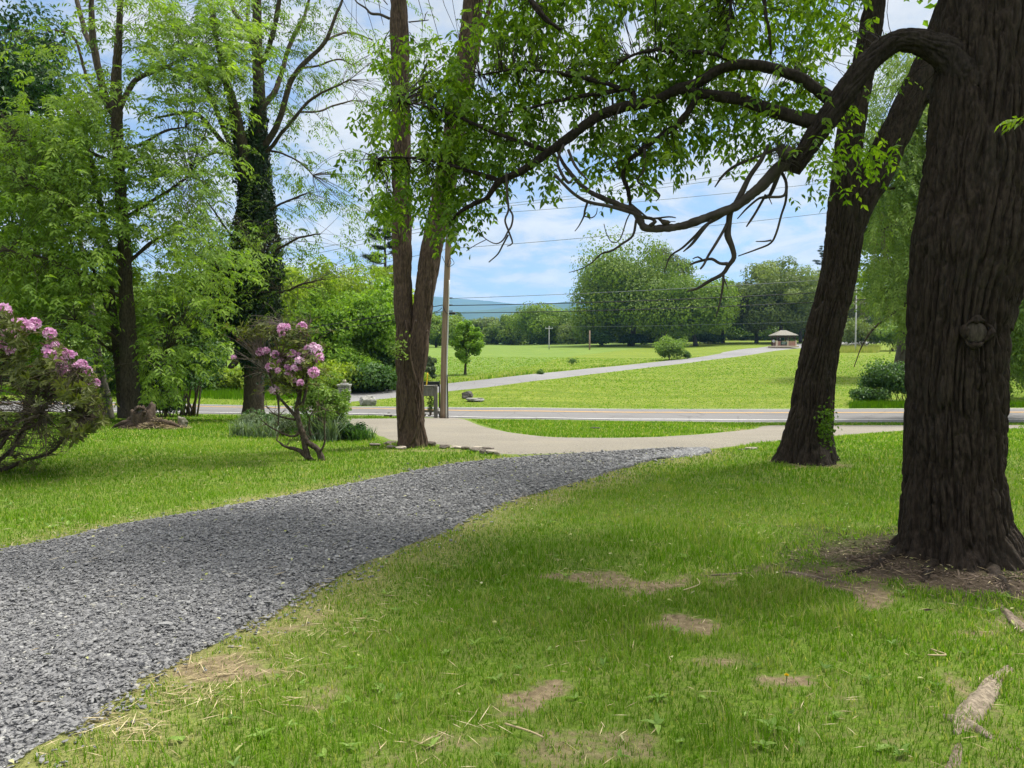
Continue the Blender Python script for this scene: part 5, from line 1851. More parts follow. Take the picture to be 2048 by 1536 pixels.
# woods across the road at the left
def woods():
    r = np.random.default_rng(77)
    spec = [
        # px, Y, top, width px, leaf
        (395, 50, 560, 130, 'leaf_spring', 'pale spring tree between the ivy-clad trunk and the feathery tree'),
        (445, 58, 540, 120, 'leaf_woods', 'slim woodland tree directly left of the ivy-clad trunk'),
        (575, 54, 560, 150, 'leaf_woods', 'yellow-green woodland tree just right of the ivy-clad trunk'),
        (640, 50, 600, 120, 'leaf_spring', 'bright woodland tree behind the wires, left of centre'),
        (690, 58, 552, 130, 'leaf_woods', 'tall loose woodland tree whose top shows sky through its leaves'),
        (735, 52, 590, 130, 'leaf_spring', 'spreading woodland tree right beside the twin-stemmed tree'),
        (770, 60, 560, 110, 'leaf_woods', 'woodland tree half hidden by the twin-stemmed tree'),
        (610, 66, 560, 140, 'leaf_woods', 'paler woodland tree at the back, over the yellow shrub'),
        (520, 66, 540, 140, 'leaf_spring', 'woodland tree behind the ivy-clad trunk'),
        (660, 72, 566, 130, 'leaf_olive', 'greyish woodland tree at the back of the wood'),
        (330, 56, 600, 160, 'leaf_maple', 'mid-green woodland tree behind the feathery tree'),
        (815, 64, 600, 70, 'leaf_woods', 'narrow woodland tree seen through the fork of the twin-stemmed tree'),
        (240, 60, 560, 200, 'leaf_maple', 'mid-green tree deep behind the feathery trunk'),
        (120, 58, 520, 240, 'leaf_maple_dark', 'dark tree behind the pink bush at the left'),
        (10, 62, 480, 240, 'leaf_maple', 'green tree at the far left edge behind the pink bush'),
        (-120, 60, 380, 300, 'leaf_maple_dark', 'dark tree just outside the left edge of the lawn'),
    ]
    for i, (px, Y, tp, w, lf_, lb) in enumerate(spec):
        g, h_ = top_h(px, tp - 44, Y)
        far_tree('woodland_tree', lb, g, h_, 1.3 * w * Y / F, M[lf_], M['bark_far'], 'trees of the wood across the road', 50 + i, 90, 150, .25, .10, trunk_r=.10 + .05 * r.random(),
                 cl=.16, limbs=9, lower=-.95, lean=r.normal() * .05)
    # undergrowth
    for i, (px, Y, tp, w, lf_, lb) in enumerate([(640, 46, 720, 170, 'leaf_woods', 'yellow-green undergrowth behind the stone pillar'), (745, 47, 728, 150, 'leaf_shrub_mid', 'dark undergrowth left of the twin-stemmed tree'),
                                                 (820, 49, 735, 90, 'leaf_woods', 'undergrowth showing past the foot of the twin-stemmed tree'), (390, 47, 742, 120, 'leaf_shrub_mid', 'low undergrowth on the bank across the road, left of the ivy-clad trunk'),
                                                 (460, 48, 735, 110, 'leaf_woods', 'undergrowth on the bank just left of the ivy-clad trunk'), (560, 48, 730, 120, 'leaf_shrub_mid', 'dark undergrowth behind the pink rhododendron tree'),
                                                 (700, 50, 690, 170, 'leaf_spring', 'tall bright thicket left of the twin-stemmed tree'), (600, 50, 680, 150, 'leaf_woods', 'tall thicket behind the pink rhododendron tree'),
                                                 (780, 52, 680, 130, 'leaf_shrub_mid', 'thicket close beside the twin-stemmed tree'), (852, 55, 706, 40, 'leaf_shrub_grey', 'greyish bush behind the wooden mailbox stand')]):
        g, h_ = top_h(px, tp, Y)
        far_tree('thicket', lb, g, h_, w * Y / F, M[lf_], M['bark_far'], 'thickets across the road', 90 + i, 60, 140, .2, .0, cl=.15, cat='thicket', limbs=4, lower=-1, squash=.8)
    # bare leaning stems among the trees
    stems = [[(398, 790, 47, 6), (420, 730, 47, 5), (438, 660, 47, 3.5), (446, 600, 47, 2)], [(420, 795, 47, 9), (452, 750, 47, 8), (478, 715, 47, 6), (500, 690, 47, 4)], [(455, 800, 47, 5), (450, 740, 47, 4), (448, 680, 47, 3)],
             [(383, 795, 47, 4), (390, 740, 47, 3), (396, 690, 47, 2)], [(660, 745, 50, 7), (684, 700, 50, 6.5), (706, 668, 50, 5), (735, 632, 50, 4), (762, 606, 50, 2.5)], [(690, 700, 50, 4), (692, 660, 50, 4), (688, 620, 50, 3)],
             [(664, 730, 50, 4.5), (655, 690, 50, 4), (650, 650, 50, 3)], [(700, 690, 50, 3), (670, 660, 50, 2.5)], [(770, 745, 49, 7), (762, 700, 49, 6), (750, 668, 49, 4)], [(740, 780, 48, 4), (748, 730, 48, 3.5), (752, 690, 48, 2.5)],
             [(436, 800, 48, 3), (428, 750, 48, 2.5), (426, 700, 48, 2)]]
    lbs = ['thin dark stem leaning right on the bank left of the ivy-clad trunk', 'thick dark trunk leaning steeply right on the bank left of the ivy-clad trunk', 'upright thin stem on the bank close to the ivy-clad trunk',
           'thin pale stem at the left end of the bank across the road', 'dark limb-like trunk slanting up right through the wood under the wires', 'short upright dark stem above the slanting trunk in the wood', 'dark stem left of the slanting trunk in the wood',
           'small side stem crossing the slanting trunk in the wood', 'dark stem just left of the twin-stemmed tree', 'thin stem over the boulder in the wood', 'very thin stem between two leaning ones on the bank']
    for t_, lb in zip(stems, lbs):
        b0 = at(t_[0][0], t_[0][2] + 4.0)
        o = thing('bare_stem', b0, lb, 'tree trunk', 'bare stems in the wood')
        mb = MB()
        t_ = [(a, b, Y_ + 4.0, c) for a, b, Y_, c in t_]
        p, rd = px_path(t_, .15)
        p = np.vstack([[p[0] * [1, 1, 0] + [0, 0, b0[2] - .1]], p]); rd = np.concatenate([rd[:1] * 1.1, rd])
        tube(mb, wobble(p, .05, 1.5, rd[0] * 50), rd, 10, bark_disp(.012, 10, 4, 3))
        mb.build('trunk', M['bark_far'], o, True)


woods()


def pine(px, Y, top, label, seed, wpx, base_py):
    r = np.random.default_rng(seed)
    g, h_ = top_h(px, top, Y)
    o = thing('pine_tree', g, label, 'pine tree')
    mb = MB(); lf = MB()
    p = np.stack([g + np.array([0, 0, t]) for t in np.linspace(-.2, h_, 20)])
    p = wobble(p, .1, .3, seed)
    tube(mb, p, np.linspace(h_ * .017, .03, 20), 10)
    n = 38
    for i in range(n):
        t = .30 + .70 * (i + r.random()) / n
        a = p[0] + np.array([0, 0, t * h_])
        az = r.random() * 6.283
        L = wpx * Y / F * .5 * (1.05 - t) ** .55 * r.uniform(.55, 1.25)
        e = a + np.array([math.cos(az) * L, math.sin(az) * L, L * r.uniform(.02, .3)])
        c_ = limb_curve(r, a, e, -.08, 9)
        tube(mb, c_, np.linspace(.05, .012, 9), 5)
        # flat tufts of needles along the outer half
        m = int(60 + 110 * L)
        k = r.uniform(.35, 1.02, m)
        q = np.stack([np.interp(k * 8, np.arange(9), c_[:, d]) for d in range(3)], -1) + r.normal(size=(m, 3)) * np.array([.22, .22, .09]) * (.5 + .2 * L)
        for s_ in range(4):
            leaves(lf, q + r.normal(size=(m, 3)) * .05, rdir(r, m) * np.array([1, 1, .5]) + np.array([0, 0, .45]), rdir(r, m) + np.array([0, 0, .6]), .30, .045, np.clip(.4 + r.normal(size=m) * .2, 0, 1))
    mb.build('trunk', M['bark_far'], o, True)
    lf.build('needles', M['leaf_pine'], o)


pine(772, 78, 388, 'tall dark pine rising behind the twin-stemmed tree', 61, 115, 760)
pine(1640, 210, 492, 'dark conifer showing left of the forked trunk above the olive oaks', 62, 60, 690)


def upper_left_maple():
    g = at(-30, 33)
    far_tree('dark_maple', 'large dark green maple at the upper left corner behind the feathery tree', g, 19.0, 10.5, M['leaf_hedge'], M['bark_mid'], None, 120, 110, 230, .24, .2, cl=.14, limbs=10, trunk_r=.3)


upper_left_maple()


def bush(name, label, base, w, d, h, leaf, seed, n_cl=30, n_leaf=150, size=.07, cl=.2, cat='bush', group=None, lower=-.35, tint0=.5, stems=14, stem_mat='twig_brown', squash=.8):
    r = np.random.default_rng(seed)
    o = thing(name, base, label, cat, group)
    base = np.asarray(base, float)
    mb = MB()
    cls = crown(mb, r, base + np.array([0, 0, h * .48]), np.array([w / 2, d / 2, h * .52]) * .9, n_cl, cl * w, n_leaf, size, lower, tint0, squash=squash)
    mb.build('foliage', leaf, o)
    st = MB()
    for i in range(stems):
        c_ = limb_curve(r, base + np.array([r.normal() * w * .06, r.normal() * d * .06, -.03]), cls[r.integers(len(cls))], .1, 7)
        tube(st, c_, np.linspace(.012, .003, 7) * max(.6, h / 1.5), 6)
    st.build('stem', M[stem_mat], o, True)
    return o


# bushes round the lawn's far left corner
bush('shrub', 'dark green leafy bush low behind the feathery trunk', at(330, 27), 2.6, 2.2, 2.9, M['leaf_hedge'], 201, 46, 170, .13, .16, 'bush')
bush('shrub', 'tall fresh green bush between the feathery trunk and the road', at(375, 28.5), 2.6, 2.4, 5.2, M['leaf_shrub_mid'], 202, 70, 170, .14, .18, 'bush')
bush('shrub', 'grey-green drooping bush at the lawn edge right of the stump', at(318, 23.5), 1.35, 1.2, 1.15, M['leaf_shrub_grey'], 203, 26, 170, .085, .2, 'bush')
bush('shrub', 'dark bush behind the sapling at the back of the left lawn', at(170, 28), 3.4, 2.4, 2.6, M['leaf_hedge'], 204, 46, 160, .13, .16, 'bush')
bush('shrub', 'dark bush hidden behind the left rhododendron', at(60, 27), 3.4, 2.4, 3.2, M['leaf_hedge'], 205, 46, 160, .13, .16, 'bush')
# right side, over the road
bush('bank_bush', 'rounded mid-green bush on the verge beyond the road, left of the massive trunk', at(1800, 41.5), 5.2, 3.0, 2.2, M['leaf_shrub_mid'], 211, 60, 190, .15, .12, 'bush', None, -.25)
bush('bank_bush', 'low trailing bush sloping down to the road beyond the leaning tree', at(1738, 40.6), 2.4, 1.8, .8, M['leaf_shrub_mid'], 212, 26, 150, .13, .16, 'bush', None, -.2)
bush('hedge', 'tall dark green hedge beyond the road at the right edge', at(2120, 43), 7.5, 4.0, 9.5, M['leaf_hedge'], 213, 170, 210, .2, .1, 'hedge', None, -.9)
bush('slope_shrub', 'pale shrub mass on the slope just right of the leaning trunk', at(1720, 128), 9, 6, 5.5, M['leaf_olive'], 214, 50, 130, .36, .16, 'bush', 'shrubs at the top of the mown slope')
bush('slope_shrub', 'pale shrub on the slope half behind the massive trunk', at(1790, 126), 9, 6, 5.0, M['leaf_shrub_light'], 215, 50, 130, .36, .16, 'bush', 'shrubs at the top of the mown slope')


g, h_ = top_h(1800, 215, 62)
far_tree('broadleaf_tree', 'tall bright green tree filling the gap between the leaning trunk and the massive trunk', g, h_, 250 * 62 / F, M['leaf_willow'], M['bark_far'], None, 140, 130, 190, .3, .08, cl=.15, limbs=9, lower=-.95)
g, h_ = top_h(1960, 330, 66)
far_tree('broadleaf_tree', 'bright green tree mostly hidden behind the massive trunk', g, h_, 240 * 66 / F, M['leaf_spring'], M['bark_far'], None, 141, 110, 190, .3, .08, cl=.15, limbs=9, lower=-.95)


def willow():
    Y = 30.0
    o = thing('willow_tree', at(1905, Y), 'light green weeping tree with hanging sprays between the leaning tree and the massive trunk', 'tree')
    r = np.random.default_rng(31)
    mb = MB(); k = Y; skel = []
    tr = [[(1905, 845, k, 20), (1903, 760, k, 18), (1898, 650, k, 16), (1892, 520, k, 14), (1890, 400, k, 12), (1888, 280, k, 10), (1890, 100, k, 7), (1890, -120, k, 4)],
          [(1895, 600, k, 6), (1850, 590, k, 4.5), (1816, 606, k, 3.5), (1780, 630, k, 2.6), (1745, 660, k, 2), (1720, 700, k, 1.2), (1708, 735, k, .8)],
          [(1890, 470, k, 6), (1845, 405, k, 4), (1805, 378, k, 3), (1765, 380, k, 2), (1735, 400, k, 1.2)],
          [(1890, 450, k, 6), (1850, 370, k, 3.6), (1815, 345, k, 3), (1790, 342, k, 2)], [(1890, 350, k, 5), (1855, 310, k, 4), (1820, 300, k, 3), (1790, 320, k, 2)],
          [(1888, 300, k, 5), (1860, 260, k, 4), (1835, 250, k, 3)], [(1893, 520, k, 5), (1840, 470, k, 3.4), (1800, 450, k, 2.6), (1760, 460, k, 1.6)],
          [(1898, 640, k, 5), (1860, 650, k, 3.6), (1825, 680, k, 2.6), (1800, 710, k, 1.6)], [(1893, 520, k, 5), (1960, 480, k, 4), (2030, 470, k, 3)], [(1893, 400, k, 5), (1980, 330, k, 4), (2060, 320, k, 3)]]
    limb_set(mb, tr, .1, 14, bark_disp(.008, 16, 5, 3), .03, skel)
    mb.build('trunk', M['bark_mid'], o, True)
    rows = ["..12345543",
            "..24566655",
            "..36777655",
            ".146777666",
            ".257777666",
            ".247777666",
            ".136677666",
            "..35677666",
            ".124677666",
            ".135676666",
            "..45676666",
            "...4676655",
            "....453344",
            ".....1122."]
    q = map_points(r, rows, 1650, 80, 50, 30)
    nz = n2(q[:, 0], q[:, 1], 1 / 38.0, 3, 23.0)
    q = q[nz > .39]
    base = P(q[:, 0], q[:, 1] - 12, Y + r.normal(size=len(q)) * 1.5)
    sk = np.vstack(skel)
    j = nearest(sk, base)
    u = r.random(len(base)) < .12
    tw = MB()
    thin_twigs(tw, sk[j][u], base[u], r, .008, .12, 3, 6)
    tw.build('twigs', M['twig_brown'], o, True)
    lf = MB()
    out = norm((base - sk[j]) * np.array([1, 1, .1])) * .7 + rdir(r, len(q)) * .45 + np.array([0, 0, -.35])
    tone = np.clip(.6 + .8 * (n2(q[:, 0], q[:, 1], 1 / 50.0, 3, 5.0) - .5) + r.normal(size=len(q)) * .1, 0, 1)
    feather_sprays(lf, tw, r, base, out, 6, .5, .16, .052, .8, tone)
    lf.build('leaves', M['leaf_willow'], o)


willow()

# ================================================================== rhododendrons


def truss(mb, r, c, s, up=(0, -.35, .9)):
    """a round head of five-petalled flowers"""
    up = norm(np.array(up, float))
    n = 19
    d = []
    while len(d) < n:
        v = norm(r.normal(size=3))
        if v @ up > -.25 and all(v @ w < .88 for w in d):
            d.append(v)
        elif r.random() < .02:
            d.append(v)
    for v in d:
        fc = c + v * s * (.50 + .22 * r.random())
        ref = norm(np.cross(v, r.normal(size=3))); b = np.cross(v, ref)
        a0 = r.random() * 6.28
        an = a0 + np.arange(5) * 6.283 / 5
        ax = np.cos(an)[:, None] * ref + np.sin(an)[:, None] * b
        tn = np.clip(.5 + r.normal() * .22 + .0 * an, 0, 1)
        leaves(mb, np.repeat(fc[None], 5, 0), ax * .85 + v * r.uniform(.3, .9), np.repeat(v[None], 5, 0) - ax * .5, s * r.uniform(.38, .58), s * .36, np.clip(tn + r.normal(size=5) * .1, 0, 1), fold=.12, ovate=True)


def whorl(lf, r, c, dirs, L, W, tint, droop=.35, n=8):
    m = len(c)
    for k in range(n):
        a = rdir(r, m)
        ax = norm(a - dirs * np.sum(a * dirs, 1, keepdims=True)) * .9 + dirs * .35 + np.array([0, 0, -droop]) * r.random((m, 1))
        leaves(lf, c + r.normal(size=c.shape) * .008, ax, dirs + r.normal(size=c.shape) * .25, L * r.uniform(.7, 1.2, m), W, np.clip(tint + r.normal(size=m) * .13, 0, 1))


M['twig_greybrown'] = plain_mat('twig_greybrown', (0.09, 0.07, 0.055), (0.22, 0.18, 0.15), 9.0)
M['bark_shrub'] = bark_mat('bark_shrub', (0.016, 0.012, 0.009), (0.085, 0.066, 0.05), (0.10, 0.105, 0.08), 0.5, 2.0, 3.0)


def left_rhododendron():
    Y = 9.5
    g = G(-25, 945)
    Y = g[1]
    o = thing('rhododendron', g, 'wide rhododendron bush with pink flower heads at the left edge of the lawn', 'rhododendron')
    r = np.random.default_rng(15)
    st = MB(); lf = MB()
    k = Y
    mains = [[(-40, 950, k, 14), (-20, 900, k, 13), (10, 870, k, 11), (45, 860, k, 9), (75, 850, k, 7), (85, 830, k, 5)],
             [(-10, 945, k, 9), (40, 925, k, 7), (80, 912, k, 6), (105, 900, k, 5.5), (128, 875, k, 5), (140, 860, k, 4), (165, 845, k, 3), (190, 835, k, 2), (208, 830, k, 1.2)],
             [(-30, 950, k, 10), (20, 900, k, 7), (60, 840, k, 6), (100, 790, k, 5), (140, 770, k, 4), (175, 765, k, 3)], [(-50, 950, k, 12), (-20, 850, k, 10), (0, 760, k, 7), (20, 700, k, 5), (30, 660, k, 3)],
             [(-60, 950, k, 12), (-70, 850, k, 9), (-60, 740, k, 7), (-40, 660, k, 4)], [(0, 900, k, 7), (50, 820, k, 6), (90, 750, k, 4.5), (110, 715, k, 3)], [(10, 870, k, 6), (80, 800, k, 5), (130, 750, k, 3.5), (165, 735, k, 2.5)]]
    skel = []
    for i, q in enumerate(mains):
        dy = r.normal() * .45
        tr_ = [(a, b, Y_ + dy * n_ / len(q), c) for n_, (a, b, Y_, c) in enumerate(q)]
        p, rd = px_path(tr_, .03)
        p = wobble(p, .03, 4, i)
        tube(st, p, rd * .6 * np.linspace(1, .6, len(rd)), 10, bark_disp(.003, 40, 3, 2, 0, .5, 5, .15))
        skel.append(p)
    # outline of the leafy mass
    poly = np.array([(-190, 640), (-60, 600), (8, 622), (45, 648), (75, 655), (104, 690), (135, 712), (165, 735), (188, 772), (205, 800), (208, 850), (170, 866), (140, 905), (60, 935), (-190, 950)], float)
    q = r.random((9000, 2)) * np.array([420, 370]) + np.array([-200, 590])
    q = q[in_poly(q[:, 0], q[:, 1], poly)]
    prob = np.interp(q[:, 1] - (q[:, 0] - 0) * .75, [560, 680, 730, 780, 860], [1, .95, .55, .14, .04])
    prob *= (n2(q[:, 0], q[:, 1], 1 / 28.0, 2, 3.0) > .42)
    leafy = q[r.random(len(q)) < prob * .62]
    base = P(leafy[:, 0], leafy[:, 1], Y - .1 + r.normal(size=len(leafy)) * .42)
    sk = np.vstack(skel)
    j = nearest(sk, base)
    u = r.random(len(base)) < .55
    thin_twigs(st, sk[j][u], base[u], r, .0045, .08, 4, 5)
    dirs = norm(base - sk[j] + np.array([0, 0, .25]))
    whorl(lf, r, base, dirs, .10, .034, np.clip(.42 + .8 * (n2(leafy[:, 0], leafy[:, 1], 1 / 40.0, 2, 8.0) - .5), 0, 1))
    # bare twigs in the lower part
    low = q[(q[:, 1] > 760)]
    low = low[r.random(len(low)) < .5]
    e = P(low[:, 0], low[:, 1], Y - .1 + r.normal(size=len(low)) * .35)
    j = nearest(sk, e)
    thin_twigs(st, sk[j], e, r, .0042, .10, 4, 6)
    b2 = low[r.random(len(low)) < .3]
    tw_ = e + rdir(r, len(e)) * .12
    thin_twigs(st, e, tw_, r, .0028, .1, 3, 4)
    # the sparse small leaves of the low outer twigs
    w = np.stack([170 + r.normal(size=130) * 22, 810 + r.normal(size=130) * 26], -1)
    b3 = P(w[:, 0], w[:, 1], Y + r.normal(size=130) * .2)
    j = nearest(sk, b3)
    thin_twigs(st, sk[j], b3, r, .003, .1, 3, 5)
    whorl(lf, r, b3, norm(b3 - sk[j]), .055, .02, .95, .2, 5)
    st.build('stem', M['bark_shrub'], o, True)
    lf.build('foliage', M['leaf_rhodo'], o)
    fl = [(6, 624, 15), (42, 650, 13.5), (69, 648, 11.5), (60, 657, 9), (100, 668, 11), (4, 664, 12), (17, 668, 12), (2, 693, 10), (22, 701, 10), (96, 700, 10), (103, 711, 11), (125, 706, 10), (140, 711, 10.5), (120, 724, 11.5), (126, 741, 12), (163, 730, 10), (154, 733, 7.5), (172, 744, 11), (173, 776, 8.5), (190, 768, 9.5), (-30, 612, 14), (-62, 628, 14), (-40, 660, 12), (-95, 640, 13), (110, 690, 7)]
    ib = []
    for i, (a, b, s_) in enumerate(fl):
        m = MB()
        c = P(a, b, Y - .25 + r.normal() * .16)
        truss(m, r, c, 1.25 * s_ * Y / F)
        m.build('flower_head', M['petal'], o)
        ib.append(c)
    # stalks and ruffs of leaves below the flower heads
    ib = np.array(ib)
    st2 = MB(); l2 = MB()
    j = nearest(sk, ib)
    thin_twigs(st2, sk[j], ib, r, .006, .05, 5, 6)
    st2.build('flower_stalk', M['twig_brown'], o, True)
    whorl(l2, r, ib + np.array([0, 0.02, -.05]), np.repeat([[0, -.2, 1.0]], len(ib), 0), .12, .038, .5, .8, 10)
    # spent, reddish buds
    bud = P(np.array([55., 88, 95, 60, 75, 30]), np.array([702., 690, 722, 735, 760, 735]), np.full(6, Y - .3))
    whorl(l2, r, bud, np.repeat([[0, -.2, 1.0]], 6, 0), .06, .02, .05, .2, 12)
    l2.build('new_foliage', M['leaf_rhodo_new'], o)


left_rhododendron()


def centre_rhododendron():
    g = G(630, 921)
    Y = g[1]; k = Y
    o = thing('rhododendron', g, 'small gnarled rhododendron tree with pink flower heads standing alone on the lawn', 'rhododendron')
    r = np.random.default_rng(16)
    st = MB(); skel = []
    mains = [[(646, 928, k, 10), (638, 902, k, 8.5), (622, 890, k, 8), (612, 882, k, 8.5), (606, 868, k, 9), (599, 846, k, 8.5), (594, 822, k, 8), (597, 800, k, 7), (600, 785, k, 6)],
             [(630, 927, k, 8), (613, 912, k, 7.5), (600, 902, k, 6.5), (588, 897, k, 5), (570, 893, k, 3.5), (560, 886, k, 2.5), (553, 880, k, 1.6)], [(618, 918, k, 8), (613, 900, k, 9), (608, 880, k, 9.5), (603, 860, k, 9)],
             [(594, 836, k, 5), (582, 822, k, 5), (569, 808, k, 4.5), (556, 790, k, 4), (545, 769, k, 3.5), (538, 745, k, 3), (520, 718, k, 2)], [(600, 790, k, 5), (590, 775, k, 4.5), (572, 768, k, 4.5), (556, 762, k, 4), (545, 760, k, 3), (530, 740, k, 2)],
             [(604, 812, k, 5), (612, 787, k, 4.5), (614, 760, k, 4), (613, 738, k, 4), (611, 705, k, 3.5), (600, 695, k, 3), (587, 680, k, 2.4), (575, 665, k, 2), (572, 655, k, 1.5)],
             [(614, 715, k, 3), (622, 690, k, 3), (634, 704, k, 2)], [(613, 700, k, 2.6), (612, 680, k, 2), (618, 655, k, 1.4), (622, 645, k, .8)],
             [(600, 862, k, 4), (587, 872, k, 3.6), (565, 866, k, 3.2), (541, 855, k, 2.8), (525, 842, k, 2.2), (512, 826, k, 1.4)], [(590, 838, k, 3.5), (570, 835, k, 3), (548, 828, k, 2.6), (535, 815, k, 2)],
             [(638, 903, k, 4), (646, 895, k, 3.5), (650, 880, k, 3), (650, 850, k, 2.6), (652, 820, k, 2)], [(620, 870, k, 3), (618, 850, k, 2.6), (622, 830, k, 2), (636, 812, k, 1.4)], [(556, 790, k, 4), (557, 815, k, 3.4), (556, 850, k, 2.6)],
             [(600, 785, k, 4), (607, 750, k, 3), (604, 720, k, 2.4)], [(570, 768, k, 3), (572, 740, k, 2.5), (560, 715, k, 1.8)], [(612, 740, k, 3), (628, 730, k, 2.2), (634, 716, k, 1.6)]]
    for i, q in enumerate(mains):
        dy = r.normal() * .22 if i > 2 else 0
        tr_ = [(a, b, Y_ + dy * n_ / len(q), c) for n_, (a, b, Y_, c) in enumerate(q)]
        p, rd = px_path(tr_, .02)
        p = wobble(p, .012, 5, i)
        tube(st, p, rd * .74 * (np.linspace(1, .45, len(rd)) if i > 2 else np.linspace(1, .8, len(rd))), 16 if i < 3 else 10, bark_disp(.011 if i < 3 else .004, 38, 4, 2, .1, .08, 4, .28))
        skel.append(p)
    st.build('trunk', M['bark_shrub'], o, True)
    sk = np.vstack(skel)
    tw = MB()
    # the fan of dead grey twigs on the left
    q = np.stack([500 + r.normal(size=85) * 30, 690 + r.normal(size=85) * 38], -1)
    q = q[(q[:, 0] > 452) & (q[:, 1] > 628) & (q[:, 1] < 790)]
    e = P(q[:, 0], q[:, 1], Y + r.normal(size=len(q)) * .25)
    side = skel[3][-12:]; s2 = skel[4][-10:]
    src = np.vstack([side, s2, skel[4][-6:]])
    a = src[r.integers(0, len(src), len(e))]
    thin_twigs(tw, a, e, r, .0042, .14, 4, 7)
    e2 = P(555 + r.normal(size=70) * 34, 640 + r.normal(size=70) * 16, Y + r.normal(size=70) * .25)
    thin_twigs(tw, sk[nearest(sk, e2)], e2, r, .0035, .14, 4, 6)
    tw.build('dead_twigs', M['twig_greybrown'], o, True)
    tips = np.repeat(np.array([s_[-1] for s_ in skel] + [s_[int(len(s_) * .7)] for s_ in skel]), 6, 0)
    tg = MB()
    thin_twigs(tg, tips, tips + rdir(r, len(tips)) * r.uniform(.06, .22, (len(tips), 1)) + np.array([0, 0, .05]), r, .004, .1, 4, 5)
    tg.build('twigs', M['twig_brown'], o, True)
    tw2 = MB(); lf = MB(); nf = MB()
    fl = [(565, 657, 9), (574, 655, 7), (566, 669, 7), (604, 655, 10.5), (521, 705, 8), (531, 703, 8), (550, 709, 8), (569, 717, 10), (562, 727, 9), (585, 708, 8), (592, 710, 8), (604, 708, 8.5), (621, 701, 11.5), (634, 701, 11), (628, 697, 10), (637, 716, 10), (599, 723, 9), (596, 735, 10.5), (588, 737, 7), (541, 735, 9), (578, 749, 9.5), (628, 746, 10.5), (618, 738, 6), (585, 760, 7), (601, 766, 7), (549, 781, 10), (467, 715, 5), (575, 735, 6), (556, 741, 5.5)]
    cs = []
    for i, (a, b, s_) in enumerate(fl):
        m = MB()
        c = P(a, b, Y - .12 + r.normal() * .16)
        truss(m, r, c, 1.25 * s_ * Y / F)
        m.build('flower_head', M['petal_pale'] if i in (12, 13, 14, 7, 25, 16) else M['petal'], o)
        cs.append(c)
    cs = np.array(cs)
    thin_twigs(tw2, sk[nearest(sk, cs)], cs, r, .0045, .05, 5, 6)
    whorl(lf, r, cs + np.array([0, .02, -.04]), np.repeat([[0, -.1, 1.0]], len(cs), 0), .11, .036, .35, .9, 9)
    w = np.vstack([np.stack([520 + r.normal(size=60) * 26, 662 + r.normal(size=60) * 10], -1), np.stack([590 + r.normal(size=150) * 28, 722 + r.normal(size=150) * 28], -1), np.stack([600 + r.normal(size=20) * 14, 664 + r.normal(size=20) * 9], -1),
                   np.stack([570 + r.normal(size=40) * 30, 765 + r.normal(size=40) * 10], -1)])
    b = P(w[:, 0], w[:, 1], Y + r.normal(size=len(w)) * .22)
    j = nearest(sk, b)
    thin_twigs(tw2, sk[j], b, r, .0035, .08, 4, 5)
    whorl(lf, r, b, norm(b - sk[j] + np.array([0, 0, .3])), .095, .03, r.uniform(.2, .8, len(b)), .6, 6)
    b2 = P(np.array([598., 592, 610, 500, 480, 578, 585, 592, 560]), np.array([660., 668, 672, 690, 680, 752, 765, 748, 690]), np.full(9, Y - .1))
    whorl(nf, r, b2, np.repeat([[0, -.1, 1.0]], 9, 0), .075, .022, .05, .7, 10)
    tw2.build('flower_stalk', M['twig_brown'], o, True)
    lf.build('foliage', M['leaf_rhodo'], o)
    nf.build('new_foliage', M['leaf_rhodo_new'], o)


centre_rhododendron()

# ================================================================== the flower bed behind it


def blade_clump(name, label, g, w, h, mat, seed, n=320, bw=.02, lean=.45, cat='plant', group=None, d=None):
    r = np.random.default_rng(seed)
    o = thing(name, g, label, cat, group)
    g = np.asarray(g, float)
    mb = MB()
    base = g + np.stack([r.normal(size=n) * w * .22, r.normal(size=n) * (d or w) * .22, np.zeros(n)], -1)
    az = r.random(n) * 6.283
    out = np.stack([np.cos(az), np.sin(az), np.zeros(n)], -1)
    hh = h * r.uniform(.35, 1.15, n)
    ln = lean * r.uniform(.2, 2.6, n)
    sd = np.stack([-np.sin(az + .6), np.cos(az + .6), np.zeros(n)], -1)
    ts = np.array([0, .35, .7, 1.0]); ws = np.array([.8, 1, .7, .05])
    rows = []
    for t, w_ in zip(ts, ws):
        c = base + out * (hh * ln * t ** 1.8)[:, None] + np.array([0, 0, 1]) * (hh * (t - .25 * ln * t ** 3))[:, None]
        rows += [c - sd * bw * w_ / 2, c + sd * bw * w_ / 2]
    v = np.stack(rows, 1)
    i = np.arange(n)[:, None] * 8
    f = np.concatenate([i + np.array([[2 * k, 2 * k + 1, 2 * k + 3, 2 * k + 2]]) for k in range(3)])
    mb.add(v.reshape(-1, 3), f, np.repeat(np.clip(r.normal(.5, .25, n), 0, 1), 8))
    mb.build('blades', mat, o)
    return o


